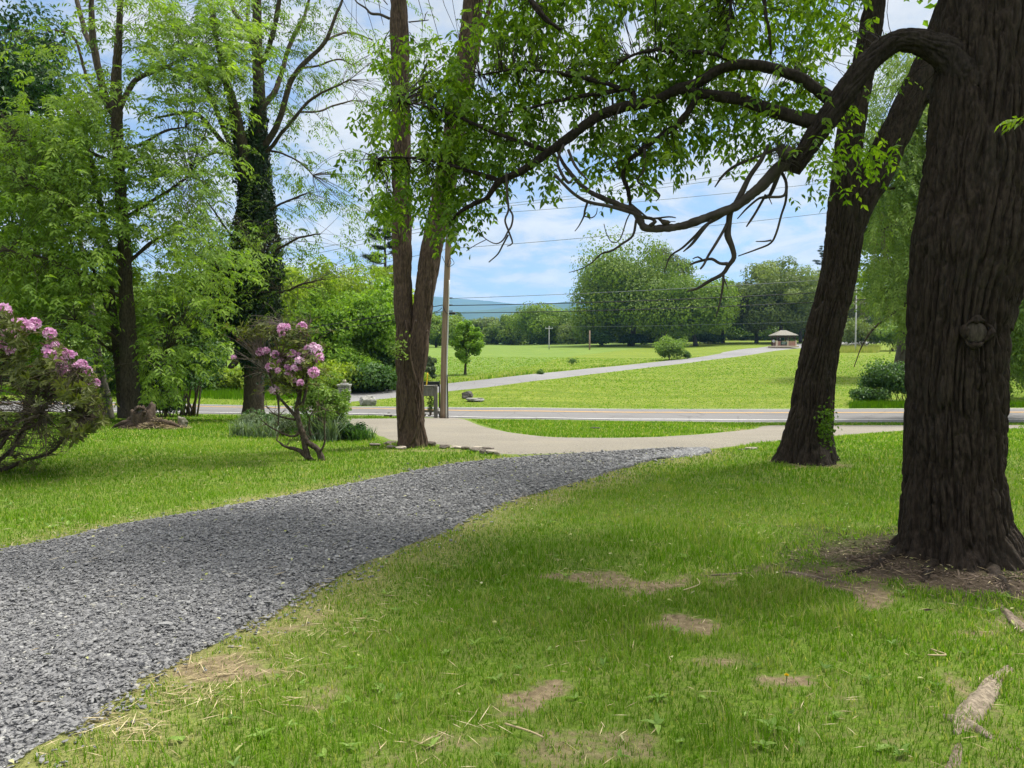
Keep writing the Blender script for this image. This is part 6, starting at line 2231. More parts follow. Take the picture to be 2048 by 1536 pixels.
bush('bed_shrub', 'yellow-green upright shrub behind the rhododendron tree', at(640, 13.6), .95, .8, 1.28, M['leaf_shrub_light'], 221, 50, 110, .055, .14, 'shrub', None, -.5, .4, 26)
bush('bed_shrub', 'sparse yellow-green twiggy shrub over the flower bed', at(668, 14.2), .65, .6, 1.0, M['leaf_shrub_light'], 222, 26, 80, .055, .16, 'shrub', None, -.5, .35, 18)
bush('bed_shrub', 'dark green rounded bush in the middle of the flower bed', at(662, 16.5), .75, .7, .62, M['leaf_hedge'], 223, 26, 110, .055, .2, 'shrub', None, -.2)
bush('bed_plant', 'low dark glossy plant at the right end of the flower bed', at(702, 13.6), .55, .4, .30, M['leaf_hedge'], 224, 18, 110, .045, .2, 'plant', None, -.1)
bush('bed_plant', 'dark low plant under the ivy-clad tree in the flower bed', at(520, 15.5), .85, .6, .45, M['leaf_shrub_mid'], 225, 24, 110, .05, .18, 'plant', None, -.1, .3)
bush('bed_plant', 'pale grey-green mound at the left end of the flower bed', at(495, 14.6), .75, .6, .40, M['leaf_shrub_grey'], 226, 26, 130, .035, .18, 'plant', None, -.1)
bush('bed_plant', 'grey-green mound behind the gnarled trunk in the flower bed', at(566, 14.4), .9, .6, .44, M['leaf_shrub_grey'], 227, 26, 130, .035, .18, 'plant', None, -.1)
bush('bed_plant', 'soft green filler plant right of the gnarled trunk in the flower bed', at(640, 14.2), .7, .5, .38, M['leaf_shrub_grey'], 228, 22, 120, .04, .18, 'plant', None, -.1)
for i, (px, Y, w, h, m, lb) in enumerate([(658, 13.4, .5, .52, 'blade_blue', 'tall bluish iris clump right of the gnarled trunk'), (628, 13.6, .5, .42, 'blade_blue', 'bluish iris clump just behind the gnarled trunk'), (682, 13.8, .45, .34, 'blade_green', 'green iris clump near the right end of the bed'),
                                          (720, 13.5, .45, .28, 'blade_green', 'short grassy clump at the right tip of the bed'), (483, 14.2, .4, .34, 'blade_blue', 'silvery spiky clump at the left tip of the bed'), (530, 14.0, .45, .36, 'blade_blue', 'silvery spiky clump left of the gnarled trunk'),
                                          (555, 14.8, .5, .40, 'blade_green', 'green spiky clump under the dead twigs'), (505, 16.5, .5, .45, 'blade_blue', 'pale spiky clump at the back left of the bed'), (600, 15.4, .6, .5, 'blade_green', 'green blades behind the gnarled trunk'), (700, 14.4, .3, .24, 'blade_blue', 'short pale tuft behind the dark low plant')]):
    blade_clump('iris', lb, at(px, Y), w, h, M[m], 300 + i, 300, .016, .4, 'plant', 'irises in the flower bed')
# ================================================================== utility pole and wires


def pole():
    Y = 30.2
    g = at(887, Y)
    k = Y
    o = thing('utility_pole', g, 'brown wooden utility pole with a grey transformer, standing by the mailbox stand', 'utility pole')
    mb = MB()
    p, rd = px_path([(887, 838, k, 7.2), (889, 700, k, 6.6), (893, 580, k, 6.2), (897, 480, k, 5.9), (901, 380, k, 5.5), (902, 345, k, 5.3)], .25)
    tube(mb, p, rd, 20)
    mb.build('pole', M['wood_pole'], o, True)
    s = k / F
    t = MB()
    c = P(904.5, 452, k - .18)
    path = c + np.array([[0, 0, -.60], [0, 0, -.56], [0, 0, -.5], [0, 0, .5], [0, 0, .56], [0, 0, .62]])
    tube(t, path, [.10, .19, .205, .205, .19, .08], 24)
    tr = t.build('transformer', M['metal_grey'], o, True)
    b = MB()
    for dx in (-.1, .1):
        tube(b, np.array([c + np.array([dx, 0, .6]), c + np.array([dx, 0, .72]), c + np.array([dx, 0, .82])]), [.04, .05, .02], 10)
    b.build('bushing', M['wood_grey'], tr, True)
    cd = MB()
    p, rd = px_path([(892.5, 836, k - .12, 1.4), (893.5, 760, k - .12, 1.4), (894.5, 700, k - .12, 1.4), (898.5, 560, k - .11, 1.3)], .4)
    tube(cd, p, rd, 8)
    cd.build('conduit', M['white_conduit'], o, True)
    sl = MB()
    p, rd = px_path([(896, 842, k - .05, 1.2), (894.5, 750, k - .16, 1.2)], .4)
    tube(sl, p, rd, 8)
    sl.build('ground_wire', M['cable'], o, True)
    lp = MB()
    for pts in ([(895, 530, k - .14, .55), (900, 516, k - .14, .55), (906, 521, k - .14, .55), (908, 527, k - .14, .55), (902, 532, k - .14, .55), (896, 533, k - .14, .55), (890, 526, k - .15, .55), (884, 512, k - .1, .55)],
                [(907, 498, k - .1, .5), (901, 503, k - .12, .5), (900, 515, k - .12, .5), (902, 526, k - .13, .5), (898, 531, k - .13, .5)], [(898, 488, k - .1, .5), (904, 494, k - .1, .5), (908, 497, k - .1, .5)],
                [(886, 612, k - .1, .6), (889, 620, k - .16, .6), (893, 626, k - .16, .6), (896, 628, k - .1, .6)], [(884, 616, k, .6), (876, 622, k, .6), (867, 624, k, .6)]):
        p, rd = px_path(pts, .03)
        tube(lp, p, rd, 6)
    lp.build('drop_wire', M['cable'], o, True)
    h = MB()
    for py in (497, 596, 610, 622):
        c = P(896 if py > 500 else 899, py, k)
        tube(h, np.array([c + np.array([-.16, -.02, 0]), c + np.array([.18, -.02, 0])]), [.022, .022], 8)
    h.build('bracket', M['cable'], o, True)
    # splice case hanging in the lowest cable
    sp = MB()
    a = P(897, 627, k - .02); b = P(911, 626, k - .02)
    tube(sp, np.array([a, a * .93 + b * .07, a * .07 + b * .93, b]), [.02, .05, .05, .02], 12)
    tag(sp.build('splice_case', M['black_paint'], None, True, a), 'black cylindrical splice case on the lowest cable beside the utility pole', 'splice case')


pole()


def wires():
    k = 30.2
    spec = [
        # (start px,py,Y) (end px,py,Y), sag m, radius m, material, label
        ((896, 597, k), (2350, 500, 30), .25, .011, 'cable_silver', 'thin overhead wire, highest of the three that leave the pole low to the right'),
        ((896, 611, k), (2350, 530, 30), .3, .018, 'cable', 'thick dark cable crossing the maples, middle of the three low ones right of the pole'),
        ((911, 626, k), (2350, 552, 30), .3, .016, 'cable', 'dark cable leaving the black splice case to the right'),
        ((904, 497, k), (2350, 330, 30), .3, .010, 'cable_silver', 'thin wire tied to the pole just under the transformer, running right'),
        ((902, 432, k), (2350, 268, 30), .35, .009, 'cable_silver', 'thin high wire running right behind the bird on the branch'),
        ((902, 420, k), (2350, 190, 30), .35, .009, 'cable_silver', 'thin high wire crossing below the canopy, upper of a close pair'),
        ((902, 424, k), (2350, 205, 30), .35, .009, 'cable_silver', 'thin high wire crossing below the canopy, lower of a close pair'),
        ((886, 610, k), (-300, 762, 40), .4, .017, 'cable', 'dark cable running left from the pole into the wood, upper of two'),
        ((886, 623, k), (-300, 768, 40), .4, .015, 'cable', 'dark cable running left from the pole into the wood, lower of two'),
        ((898, 446, k), (-300, 640, 44), .3, .010, 'cable_silver', 'thin high wire left of the pole, top of three against the sky'),
        ((898, 452, k), (-300, 664, 44), .3, .010, 'cable_silver', 'thin high wire left of the pole, second of three against the sky'),
        ((896, 498, k), (-300, 712, 44), .3, .010, 'cable_silver', 'thin high wire left of the pole, lowest of three against the sky'),
        ((1098, 654, 150), (1800, 636, 130), .3, .018, 'cable_silver', 'faint distant wire between far poles in front of the maples'),
    ]
    for a, b, sag, rad, m, lb in spec:
        A = P(*a); B = P(*b)
        t = np.linspace(0, 1, 60)[:, None]
        p = A + (B - A) * t - np.array([0, 0, 1]) * (4 * sag * t * (1 - t))
        mb = MB()
        tube(mb, p, np.full(60, rad), 6)
        tag(mb.build('overhead_wire', M[m], None, True, A), lb, 'overhead wire', 'overhead wires')


wires()


M['pole_pale'] = plain_mat('pole_pale', (0.26, 0.27, 0.25), (0.38, 0.38, 0.36), 4, 0.8)


def far_poles():
    for px, top, Y, lb, r_, cross in ((1098, 652, 150, 'distant pale utility pole with a crossarm at the far edge of the hay field', .10, True), (1179, 661, 150, 'distant tan pole, without a crossarm, left of the maple clump', .17, False),
                                      (1710, 572, 120, 'pale tall pole on the slope just right of the leaning trunk', .13, False)):
        g = at(px, Y)
        o = thing('distant_pole', g, lb, 'utility pole', 'distant poles')
        mb = MB()
        z1 = 1.5 + (700 - top) * Y / F
        tube(mb, np.array([g - [0, 0, .3], g + [0, 0, 1], [g[0], g[1], z1]]), [r_, r_ * .95, r_ * .7], 10)
        mb.build('pole', M['wood_pole'] if not cross and px < 1500 else M['pole_pale'], o, True)
        if cross:
            c = MB()
            box(c, [g[0], g[1] - .15, z1 - .5], (1.5, .08, .09), 0, .5, .02)
            ca = c.build('crossarm', M['white_conduit'], o)
            i_ = MB()
            for dx in (-.65, .65):
                tube(i_, np.array([[g[0] + dx, g[1] - .15, z1 - .42], [g[0] + dx, g[1] - .15, z1 - .2]]), [.06, .04], 8)
            i_.build('insulator', M['white_conduit'], ca, True)


far_poles()

# ================================================================== mailbox stand, stone pillar, stones


def mailbox_stand():
    Y = 30.3
    s = Y / F
    g = at(866, Y); g[2] = P(866, 831, Y)[2]
    o = thing('mailbox_stand', g, 'weathered grey timber mailbox stand with a boxed top, half hidden by the twin-stemmed tree', 'mailbox stand')
    x = lambda px: (px - 1024) * s
    z = lambda py: P(866, py, Y)[2]
    for px in (871, 843.5):
        mb = MB()
        box(mb, [x(px), Y, (z(832) + z(771)) / 2 - .03], (7.6 * s, .14, z(771) - z(832) + .1), 0, .5, .01)
        mb.build('post', M['wood_grey'], o)
    b = MB()
    for i in range(3):
        box(b, [x(857.3), Y - .02, z(776 + 6.3 * i)], (19.6 * s, .30, 5.9 * s), 0, .5, .008)
    bx_ = b.build('box', M['wood_grey'], o)
    l = MB()
    box(l, [x(857.3), Y - .02, z(771.6)], (24 * s, .36, 2.2 * s), 0, .5, .008)
    l.build('lid', M['wood_grey'], bx_)
    r_ = MB()
    box(r_, [x(857.3), Y - .01, z(822)], (19.4 * s, .09, 4.5 * s), 0, .5, .008)
    r_.build('rail', M['wood_grey'], o)
    f = MB()
    p, rd = px_path([(852.5, 773, Y - .1, 1.3), (854, 760, Y - .1, 1.3), (855.2, 745.5, Y - .1, 1.2)], .1)
    tube(f, p, rd, 10)
    f.build('flag_rod', M['yellow_plastic'], o, True)
    # the black frame behind
    Yb = Y + .55
    s2 = Yb / F
    gb = at(862, Yb)
    o2 = thing('sign_board', gb, 'black metal sign board standing behind the timber mailbox stand', 'sign frame')
    m = MB(); box(m, [(861 - 1024) * s2, Yb, P(861, 768, Yb)[2]], (37 * s2, .09, 10 * s2), 0, .5, .008); m.build('panel', M['black_paint'], o2)
    for px in (878.6, 843):
        m = MB(); zt = P(px, 761, Yb)[2]; zb = gb[2] - .05
        box(m, [(px - 1024) * s2, Yb + .004, (zt + zb) / 2], (2.4 * s2, .06, zt - zb), 0, .5, .006); m.build('post', M['black_paint'], o2)
    r = np.random.default_rng(9)
    v = thing('climbing_plant', at(861, Y - .02), 'leafy green plant growing between the posts of the mailbox stand', 'plant')
    lf = MB()
    q = P(861 + r.normal(size=170) * 3.2, 822 - 32 * r.random(170), Y - .05 + r.normal(size=170) * .08)
    leaves(lf, q, rdir(r, 170), rdir(r, 170) + np.array([0, -.4, .6]), .085, .05, r.uniform(.2, .7, 170))
    lf.build('foliage', M['leaf_shrub_mid'], v)
    st = MB(); b0 = P(861, 832, Y - .04)
    thin_twigs(st, np.repeat(b0[None], 20, 0), q[:20], r, .006, .05, 4, 5)
    st.build('stem', M['twig_brown'], v, True)
    for i, (px, py, w, h, lb) in enumerate([(849, 829, 8, 6, 'grey stone at the left foot of the mailbox stand'), (858, 829.5, 7, 4, 'low stone between the feet of the mailbox stand'), (864.5, 829, 6, 5, 'small stone at the right foot of the mailbox stand'),
                                            (878, 822, 6, 12, 'pale stones piled behind the utility pole')]):
        m = MB(); c = P(px, py, Y + .12)
        rock(m, c, (w * s, .22, h * s), 400 + i, 2)
        tag(m.build('stone', M['stone_grey'], None, False, c), lb, 'stone', 'stones round the mailbox stand')


mailbox_stand()


def pillar():
    g = G(689, 808)
    Y = g[1]; s = Y / F
    o = thing('stone_pillar', g, 'squat stone gate pillar with a cap slab and ball finial across the road', 'gate pillar')
    z = lambda py: P(689, py, Y)[2]
    mb = MB()
    r = np.random.default_rng(2)
    w = 20 * s; h = z(771) - g[2]
    nrow = 9
    for j in range(nrow):
        zc = g[2] + (j + .5) * h / nrow
        n = 3
        cuts = np.sort(np.concatenate([[0, 1], (np.arange(1, n) + r.normal(size=n - 1) * .16) / n]))
        for i in range(n):
            for sd in range(4):
                a, b = cuts[i], cuts[i + 1]
                c = (a + b) / 2 - .5
                pos = [(c * w, -w / 2), (w / 2, c * w), (-c * w, w / 2), (-w / 2, -c * w)][sd]
                sz = ((b - a) * w * .97, .14) if sd % 2 == 0 else (.14, (b - a) * w * .97)
                rock(mb, [g[0] + pos[0] * .92, g[1] + pos[1] * .92, zc], (sz[0] * 1.08, sz[1] * 1.1, h / nrow * 1.06), 500 + j * 17 + i * 5 + sd, 2, .15)
    box(mb, [g[0], g[1], g[2] + h / 2 - .1], (w * .86, w * .86, h + .2), 0, .5)
    mb.build('shaft', M['stone_grey'], o)
    c = MB()
    box(c, [g[0], g[1], z(770)], (25.5 * s, 25.5 * s, 3.2 * s), 0, .5, .02)
    box(c, [g[0], g[1], z(767.4)], (15 * s, 15 * s, 2.6 * s), 0, .5, .02)
    c.build('cap', M['stone_grey'], o)
    f = MB()
    v, ff = ico(3)
    f.add(v * 4.0 * s + np.array([g[0], g[1], z(762.5)]), ff)
    tube(f, np.array([[g[0], g[1], z(767)], [g[0], g[1], z(764)]]), [2.6 * s, 1.8 * s], 14)
    f.build('finial', M['stone_tan'], o, True)


pillar()


def stones():
    def one(name, px, py, w, d, h, seed, mat, lb, rz=0.0, sink=.12, group=None, sub=4, rough=.25):
        g = G(px, py)
        s = g[1] / F
        m = MB()
        c = g + np.array([0, 0, h * s * (.5 - sink)])
        rock(m, c, (w * s, d * s, h * s), seed, sub, rough, 0, rz)
        return tag(m.build(name, M[mat], None, False, g), lb, 'stone', group)
    one('boulder', 737, 811, 35, 26, 23, 601, 'stone_grey', 'big pale grey boulder beyond the road, right of the stone pillar', .15)
    one('boulder', 936, 797, 25, 16, 17, 602, 'stone_dark', 'dark upright rock on the grass beyond the road, behind a flat one', .2)
    one('flat_stone', 950, 803, 36, 22, 9, 603, 'stone_grey', 'pale flat stone lying in front of the dark upright rock', -.1)
    one('rock', 775, 834, 19, 10, 7, 604, 'stone_dark', 'small dark rock at the near road edge left of the twin-stemmed tree', .1)
    one('rock', 777, 830, 8, 7, 5, 605, 'stone_dark', 'smaller dark rock piled behind the one at the near road edge', .1, .0)
    one('rock', 1190, 858.5, 21, 10, 6, 606, 'stone_dark', 'dark half-buried rock in the grass island', .0, .25)
    one('flat_stone', 1503, 899, 28, 14, 7, 607, 'stone_tan', 'tan flat stone in the grass where drive and pull-off meet', .05, .3)
    one('flat_stone', 1483, 900, 16, 9, 4, 608, 'slate', 'small thin stone left of the tan one where drive and pull-off meet', .2, .3)
    one('debris', 443, 818, 7, 6, 2, 609, 'stone_dark', 'small dark scrap lying on the road at the left', .2, .0, None, 2)
    # the flat stones that edge the lawn by the twin-stemmed tree
    ed = [(752, 892, 26, 3.5, 'slate', 'thin stone at the far left end of the edging'), (775, 891, 18, 5, 'slate', 'dark slab leaning at the left of the edging'), (784, 887.5, 20, 3.5, 'slate', 'flat slab on top of the left edging'),
          (782, 897, 24, 4, 'slate', 'brown stone in front of the left edging'), (802, 898.5, 22, 3.5, 'stone_tan', 'tan stone at the left foot of the twin-stemmed tree'), (838, 894, 26, 4, 'stone_tan', 'long pale stone across the front of the twin-stemmed tree'),
          (862, 893, 22, 6, 'slate', 'tilted slab at the right foot of the twin-stemmed tree'), (889, 897, 22, 4.5, 'slate', 'mossy dark slab right of the twin-stemmed tree'), (912, 897, 24, 3, 'stone_tan', 'thin slab in the middle of the right edging'),
          (932, 899.5, 20, 4, 'slate', 'dark block in the middle of the right edging'), (950, 903, 22, 5, 'slate', 'dark stone under the slabs of the right edging'), (956, 898, 24, 3, 'stone_tan', 'flat tan slab at the back of the right edging'),
          (975, 900, 26, 3.4, 'slate', 'upper slab of the stack at the right end'), (965, 908, 16, 6, 'slate', 'rounded stone at the front of the right edging'), (982, 908, 28, 4.5, 'stone_tan', 'broad tan slab at the right end'), (993, 912, 14, 4, 'slate', 'last dark stone at the right tip of the edging')]
    for i, (px, py, w, h, m, lb) in enumerate(ed):
        g = G(px, py); s = g[1] / F
        mb = MB()
        rock(mb, g + np.array([0, 0, h * s * .95]), (w * s, w * s * .62, h * s * 1.7), 640 + i, 3, .2, 0, rng.normal() * .3)
        tag(mb.build('edging_stone', M[m], None, False, g), lb, 'stone', 'flat stones edging the lawn')


stones()


M['stump_wood'] = bark_mat('stump_wood', (0.014, 0.010, 0.008), (0.075, 0.056, 0.042), (0.12, 0.08, 0.05), .3, 2.0, 3.0, 1.0)


def stump():
    g = G(283, 858)
    Y = g[1]; s = Y / F
    o = thing('hollow_stump', g, 'rotten hollow stump with straw and roots on the left lawn', 'stump')
    r = np.random.default_rng(4)
    mb = MB()
    # the upright hollow shell: outside, lip and inside
    c = g + np.array([0, 0, -.03])
    n = 46
    th = np.linspace(0, 2 * math.pi, n, endpoint=False)
    prof = [(.30, .0), (.27, .08), (.235, .2), (.22, .32), (.21, .42), (.18, .46), (.14, .43), (.125, .30), (.12, .12), (.10, .02)]
    V = []
    for k_, (rr, zz) in enumerate(prof):
        nz = fbm(np.stack([np.cos(th) * 2.2 + 3, np.sin(th) * 2.2, np.full(n, zz * 5)], -1), 4) - .5
        R_ = rr * 1.0 * (1 + 1.1 * nz)
        top = .10 * np.cos(th - 1.0) + .45 * nz
        V.append(np.stack([c[0] + .05 + np.cos(th) * R_, c[1] + np.sin(th) * R_, c[2] + zz * (1 + top * 2)], -1))
    V = np.array(V)
    m = len(V)
    i = np.arange(m - 1)[:, None] * n; j = np.arange(n)[None, :]; k2 = (j + 1) % n
    mb.add(V.reshape(-1, 3), np.stack([i + j, i + k2, i + n + k2, i + n + j], -1).reshape(-1, 4))
    # a knotty broken ring on the top towards the camera
    rg = np.stack([np.cos(th) * .105 + .06, np.full(n, -.17) + .02 * np.sin(3 * th), np.sin(th) * .085 + .40], -1) + g
    tube(mb, np.vstack([rg, rg[:1]]), .036 * (1 + .4 * np.sin(np.arange(n + 1) * 1.3)), 10, bark_disp(.012, 40, 3, 5), cap=False)
    mb.build('shell', M['stump_wood'], o, True)
    hollow_shade = MB()
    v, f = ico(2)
    hollow_shade.add(v * np.array([.095, .03, .075]) + g + np.array([.06, -.14, .40]), f)
    hollow_shade.build('hollow', M['stone_dark'], o, True)  # dark solid inside the ring, painted as the shade of the cavity
    rt = MB()
    for a, L, z0 in ((3.3, .62, .10), (3.0, .5, .22), (3.7, .55, .05), (4.2, .5, .04), (5.6, .75, .06), (6.1, 1.0, .10), (.2, .9, .08), (2.6, .45, .12), (4.9, .5, .03)):
        e = g + np.array([math.cos(a) * L, math.sin(a) * L * .7, .02])
        p = wobble(limb_curve(r, g + np.array([math.cos(a) * .15, math.sin(a) * .15, z0 + .06]), e, .10, 16), .02, 5, a)
        tube(rt, p, np.linspace(.085, .02, 16), 12, bark_disp(.012, 30, 4, a))
    rt.build('root', M['stump_wood'], o, True)
    p0 = g + np.array([.78, .15, .0])
    kn = MB()
    rock(kn, p0 + np.array([.05, 0, .13]), (.22, .2, .34), 77, 3, .5)
    kn.build('knob', M['bark_grey'], o)
    so = thing('straw_heap', g + np.array([.38, .05, 0]), 'low heap of dry brown straw lying right of the hollow stump', 'straw heap')
    mb = MB()
    n = 1500
    t = r.random(n)
    q = np.stack([g[0] - .25 + t * 1.25, g[1] + r.normal(size=n) * .16 - .04, np.zeros(n)], -1)
    hz = .26 * np.exp(-((t - .45) / .35) ** 2) * np.exp(-((q[:, 1] - g[1]) / .3) ** 2)
    q[:, 2] = H(q[:, 0], q[:, 1]) + hz * r.random(n) ** .5
    leaves(mb, q, rdir(r, n) * np.array([1, 1, .25]), np.array([0, 0, 1.0]) + r.normal(size=(n, 3)) * .3, .14, .011, r.uniform(0, .8, n))
    v, f = ico(2)
    mb.add(v * np.array([.5, .2, .13]) + g + np.array([.34, .02, .0]), f, .1)
    mb.build('straw', M['straw'], so)


stump()

# ================================================================== the booth by the side road


def booth():
    Y = 142.0
    s = Y / F
    cx = (1565.5 - 1024) * s
    g = np.array([cx, Y, P(1565, 692, Y)[2]])
    o = thing('booth', g, 'small open brick booth with a grey hipped roof at the top of the side road', 'booth')
    x = lambda px: (px - 1024) * s
    z = lambda py: P(1565, py, Y)[2]
    W = (1586 - 1546) * s; D = 3.2
    xc = x(1566)
    rf = MB()
    e0, e1, ey = x(1543), x(1588), D / 2 + .45
    zr, ze = z(660.5), z(670.6)
    c = np.array([(e0 + e1) / 2, Y, 0])
    V = np.array([[e0, Y - ey, ze], [e1, Y - ey, ze], [e1, Y + ey, ze], [e0, Y + ey, ze], [c[0] - .5, Y, zr], [c[0] + .5, Y, zr],
                  [e0, Y - ey, ze - .12], [e1, Y - ey, ze - .12], [e1, Y + ey, ze - .12], [e0, Y + ey, ze - .12]])
    rf.add(V, [[0, 1, 5, 4], [2, 3, 4, 5], [0, 6, 7, 1], [1, 7, 8, 2], [2, 8, 9, 3], [3, 9, 6, 0], [9, 8, 7, 6]])
    rf.more([[1, 2, 5], [3, 0, 4]], 0)
    rf.build('roof', M['shingle'], o)
    fa = MB()
    box(fa, [c[0], Y, ze - .24], (W * .98, D * .96, .2), 0, .5, .02)
    fa.build('beam', M['dark_wood'], o)
    for px, sy in ((1548.5, -1), (1568, -1), (1583.5, -1), (1548.5, 1), (1583.5, 1), (1576, 1), (1558, 1)):
        m = MB(); box(m, [x(px), Y + sy * (D / 2 - .18), (ze - .3 + g[2]) / 2], (.2, .2, ze - .3 - g[2]), 0, .5, .02); m.build('post', M['dark_wood'], o)
    for px, w in ((1547, 3.2), (1567.5, 4.2), (1584.5, 2.4)):
        m = MB(); hh = z(681.5) - g[2]
        box(m, [x(px), Y - D / 2 - .02, g[2] + hh / 2], (w * s, .36, hh), 0, .5, .02); m.build('pier', M['cream'], o)
    for a, b in ((1549, 1565.3), (1569.7, 1583.2)):
        m = MB(); hh = z(682.5) - g[2]
        box(m, [(x(a) + x(b)) / 2, Y - D / 2, g[2] + hh / 2], (x(b) - x(a), .22, hh), 0, .5, .01); m.build('wall', M['brick'], o)
    m = MB(); hh = z(682.5) - g[2]
    box(m, [xc, Y + D / 2 - .05, g[2] + hh / 2], (W * .9, .2, hh), 0, .5, .01); m.build('wall', M['brick'], o)
    m = MB()
    box(m, [c[0], Y - .1, g[2] - .12], (W * 1.15, D + 1.2, .3), 0, .5, .02)
    m.build('base', M['cream'], o)
    # notices and dark board inside
    m = MB(); box(m, [x(1565), Y + .2, z(678.5)], (6.5 * s, .1, 6.5 * s), 0, .5, .01); m.build('notice_board', M['sign_green'], o)
    m = MB(); box(m, [x(1558.8), Y - .2, z(677.4)], (1.8 * s, .04, 2.6 * s), 0, .5, .005); m.build('notice', M['white_paint'], o)
    # the green sign in front
    sg = thing('sign', [x(1559), Y - D / 2 - .5, g[2]], 'dark green sign with pale lettering in front of the brick booth', 'sign')
    m = MB(); box(m, [x(1559), Y - D / 2 - .5, z(686.4)], (12 * s, .08, 6.6 * s), 0, .5, .01); m.build('board', M['sign_green'], sg)
    lt = MB()
    r = np.random.default_rng(6)
    for row, (py, a, b) in enumerate(((684.4, 1555.5, 1563.5), (686.4, 1554.5, 1562), (688.2, 1555.5, 1561))):
        t = a
        while t < b:
            w = r.uniform(.5, 1.2)
            box(lt, [x(t + w / 2), Y - D / 2 - .5425, z(py)], (w * s, .003, .55 * s), 0, .5)
            t += w + .35
    lt.build('lettering', M['white_paint'], sg)
    for px in (1554, 1564):
        m = MB(); box(m, [x(px), Y - D / 2 - .45, g[2] + .1], (.1, .06, .5), 0, .5, .01); m.build('post', M['dark_wood'], sg)
    wb = thing('round_sign', [x(1543.5), Y - .8, g[2]], 'small round white sign at the left corner of the brick booth', 'sign')
    m = MB(); a = np.array([x(1543.8), Y - .8, z(682.5)])
    tube(m, np.array([a - [0, .02, 0], a + [0, .02, 0]]), [.26, .26], 20); m.build('disc', M['white_paint'], wb)
    m = MB(); tube(m, np.array([a + [0, .05, 0], [a[0], a[1] + .05, g[2] - .2]]), [.03, .03], 8); m.build('post', M['metal_grey'], wb)
    # low stone wall and dry reeds at the right end of the slope
    wl = thing('stone_wall', at(1700, 134), 'low grey stone wall at the top of the slope right of the leaning trunk', 'wall')
    m = MB(); r = np.random.default_rng(18)
    for i in range(150):
        px = 1672 + 60 * r.random(); gg = at(px, 134 + r.normal() * .3)
        rock(m, gg + np.array([0, 0, .2 + .75 * r.random()]), (r.uniform(.5, 1.0), .6, r.uniform(.3, .5)), 700 + i, 2)
    m.build('stones', M['stone_grey'], wl)


booth()
# ================================================================== ground cover


def off_paving(x, y, pad=0.0):
    jx = (n2(x, y, 6.0, 2, 81.0) - .5) * .22; jy = (n2(x, y, 6.0, 2, 82.0) - .5) * .3
    m = ~in_poly(x + jx, y + jy, DRIVE[::2]) & ~in_poly(x + jx, y + jy, APRON[::2])
    m &= (y < RD_N - .8) | (y > RD_F + .05)
    return m


def on_sideroad(x, y):
    return in_poly(x, y, np.vstack([SR_N, SR_F[::-1]])[::2])


def scatter(r, y0, y1, dens, ulim=1.08):
    """random ground points seen by the camera between two distances, dens per square metre"""
    mg = 1.7 if y1 < 21 else 0.0
    a_ = .75 * (y1 ** 2 - y0 ** 2); b_ = 2 * mg * (y1 - y0)
    n = int((a_ + b_) * dens)
    y = np.where(r.random(n) < a_ / (a_ + b_), np.sqrt(y0 ** 2 + (y1 ** 2 - y0 ** 2) * r.random(n)), y0 + (y1 - y0) * r.random(n))
    x = (r.random(n) * 2 - 1) * (.75 * y + mg)
    return x, y


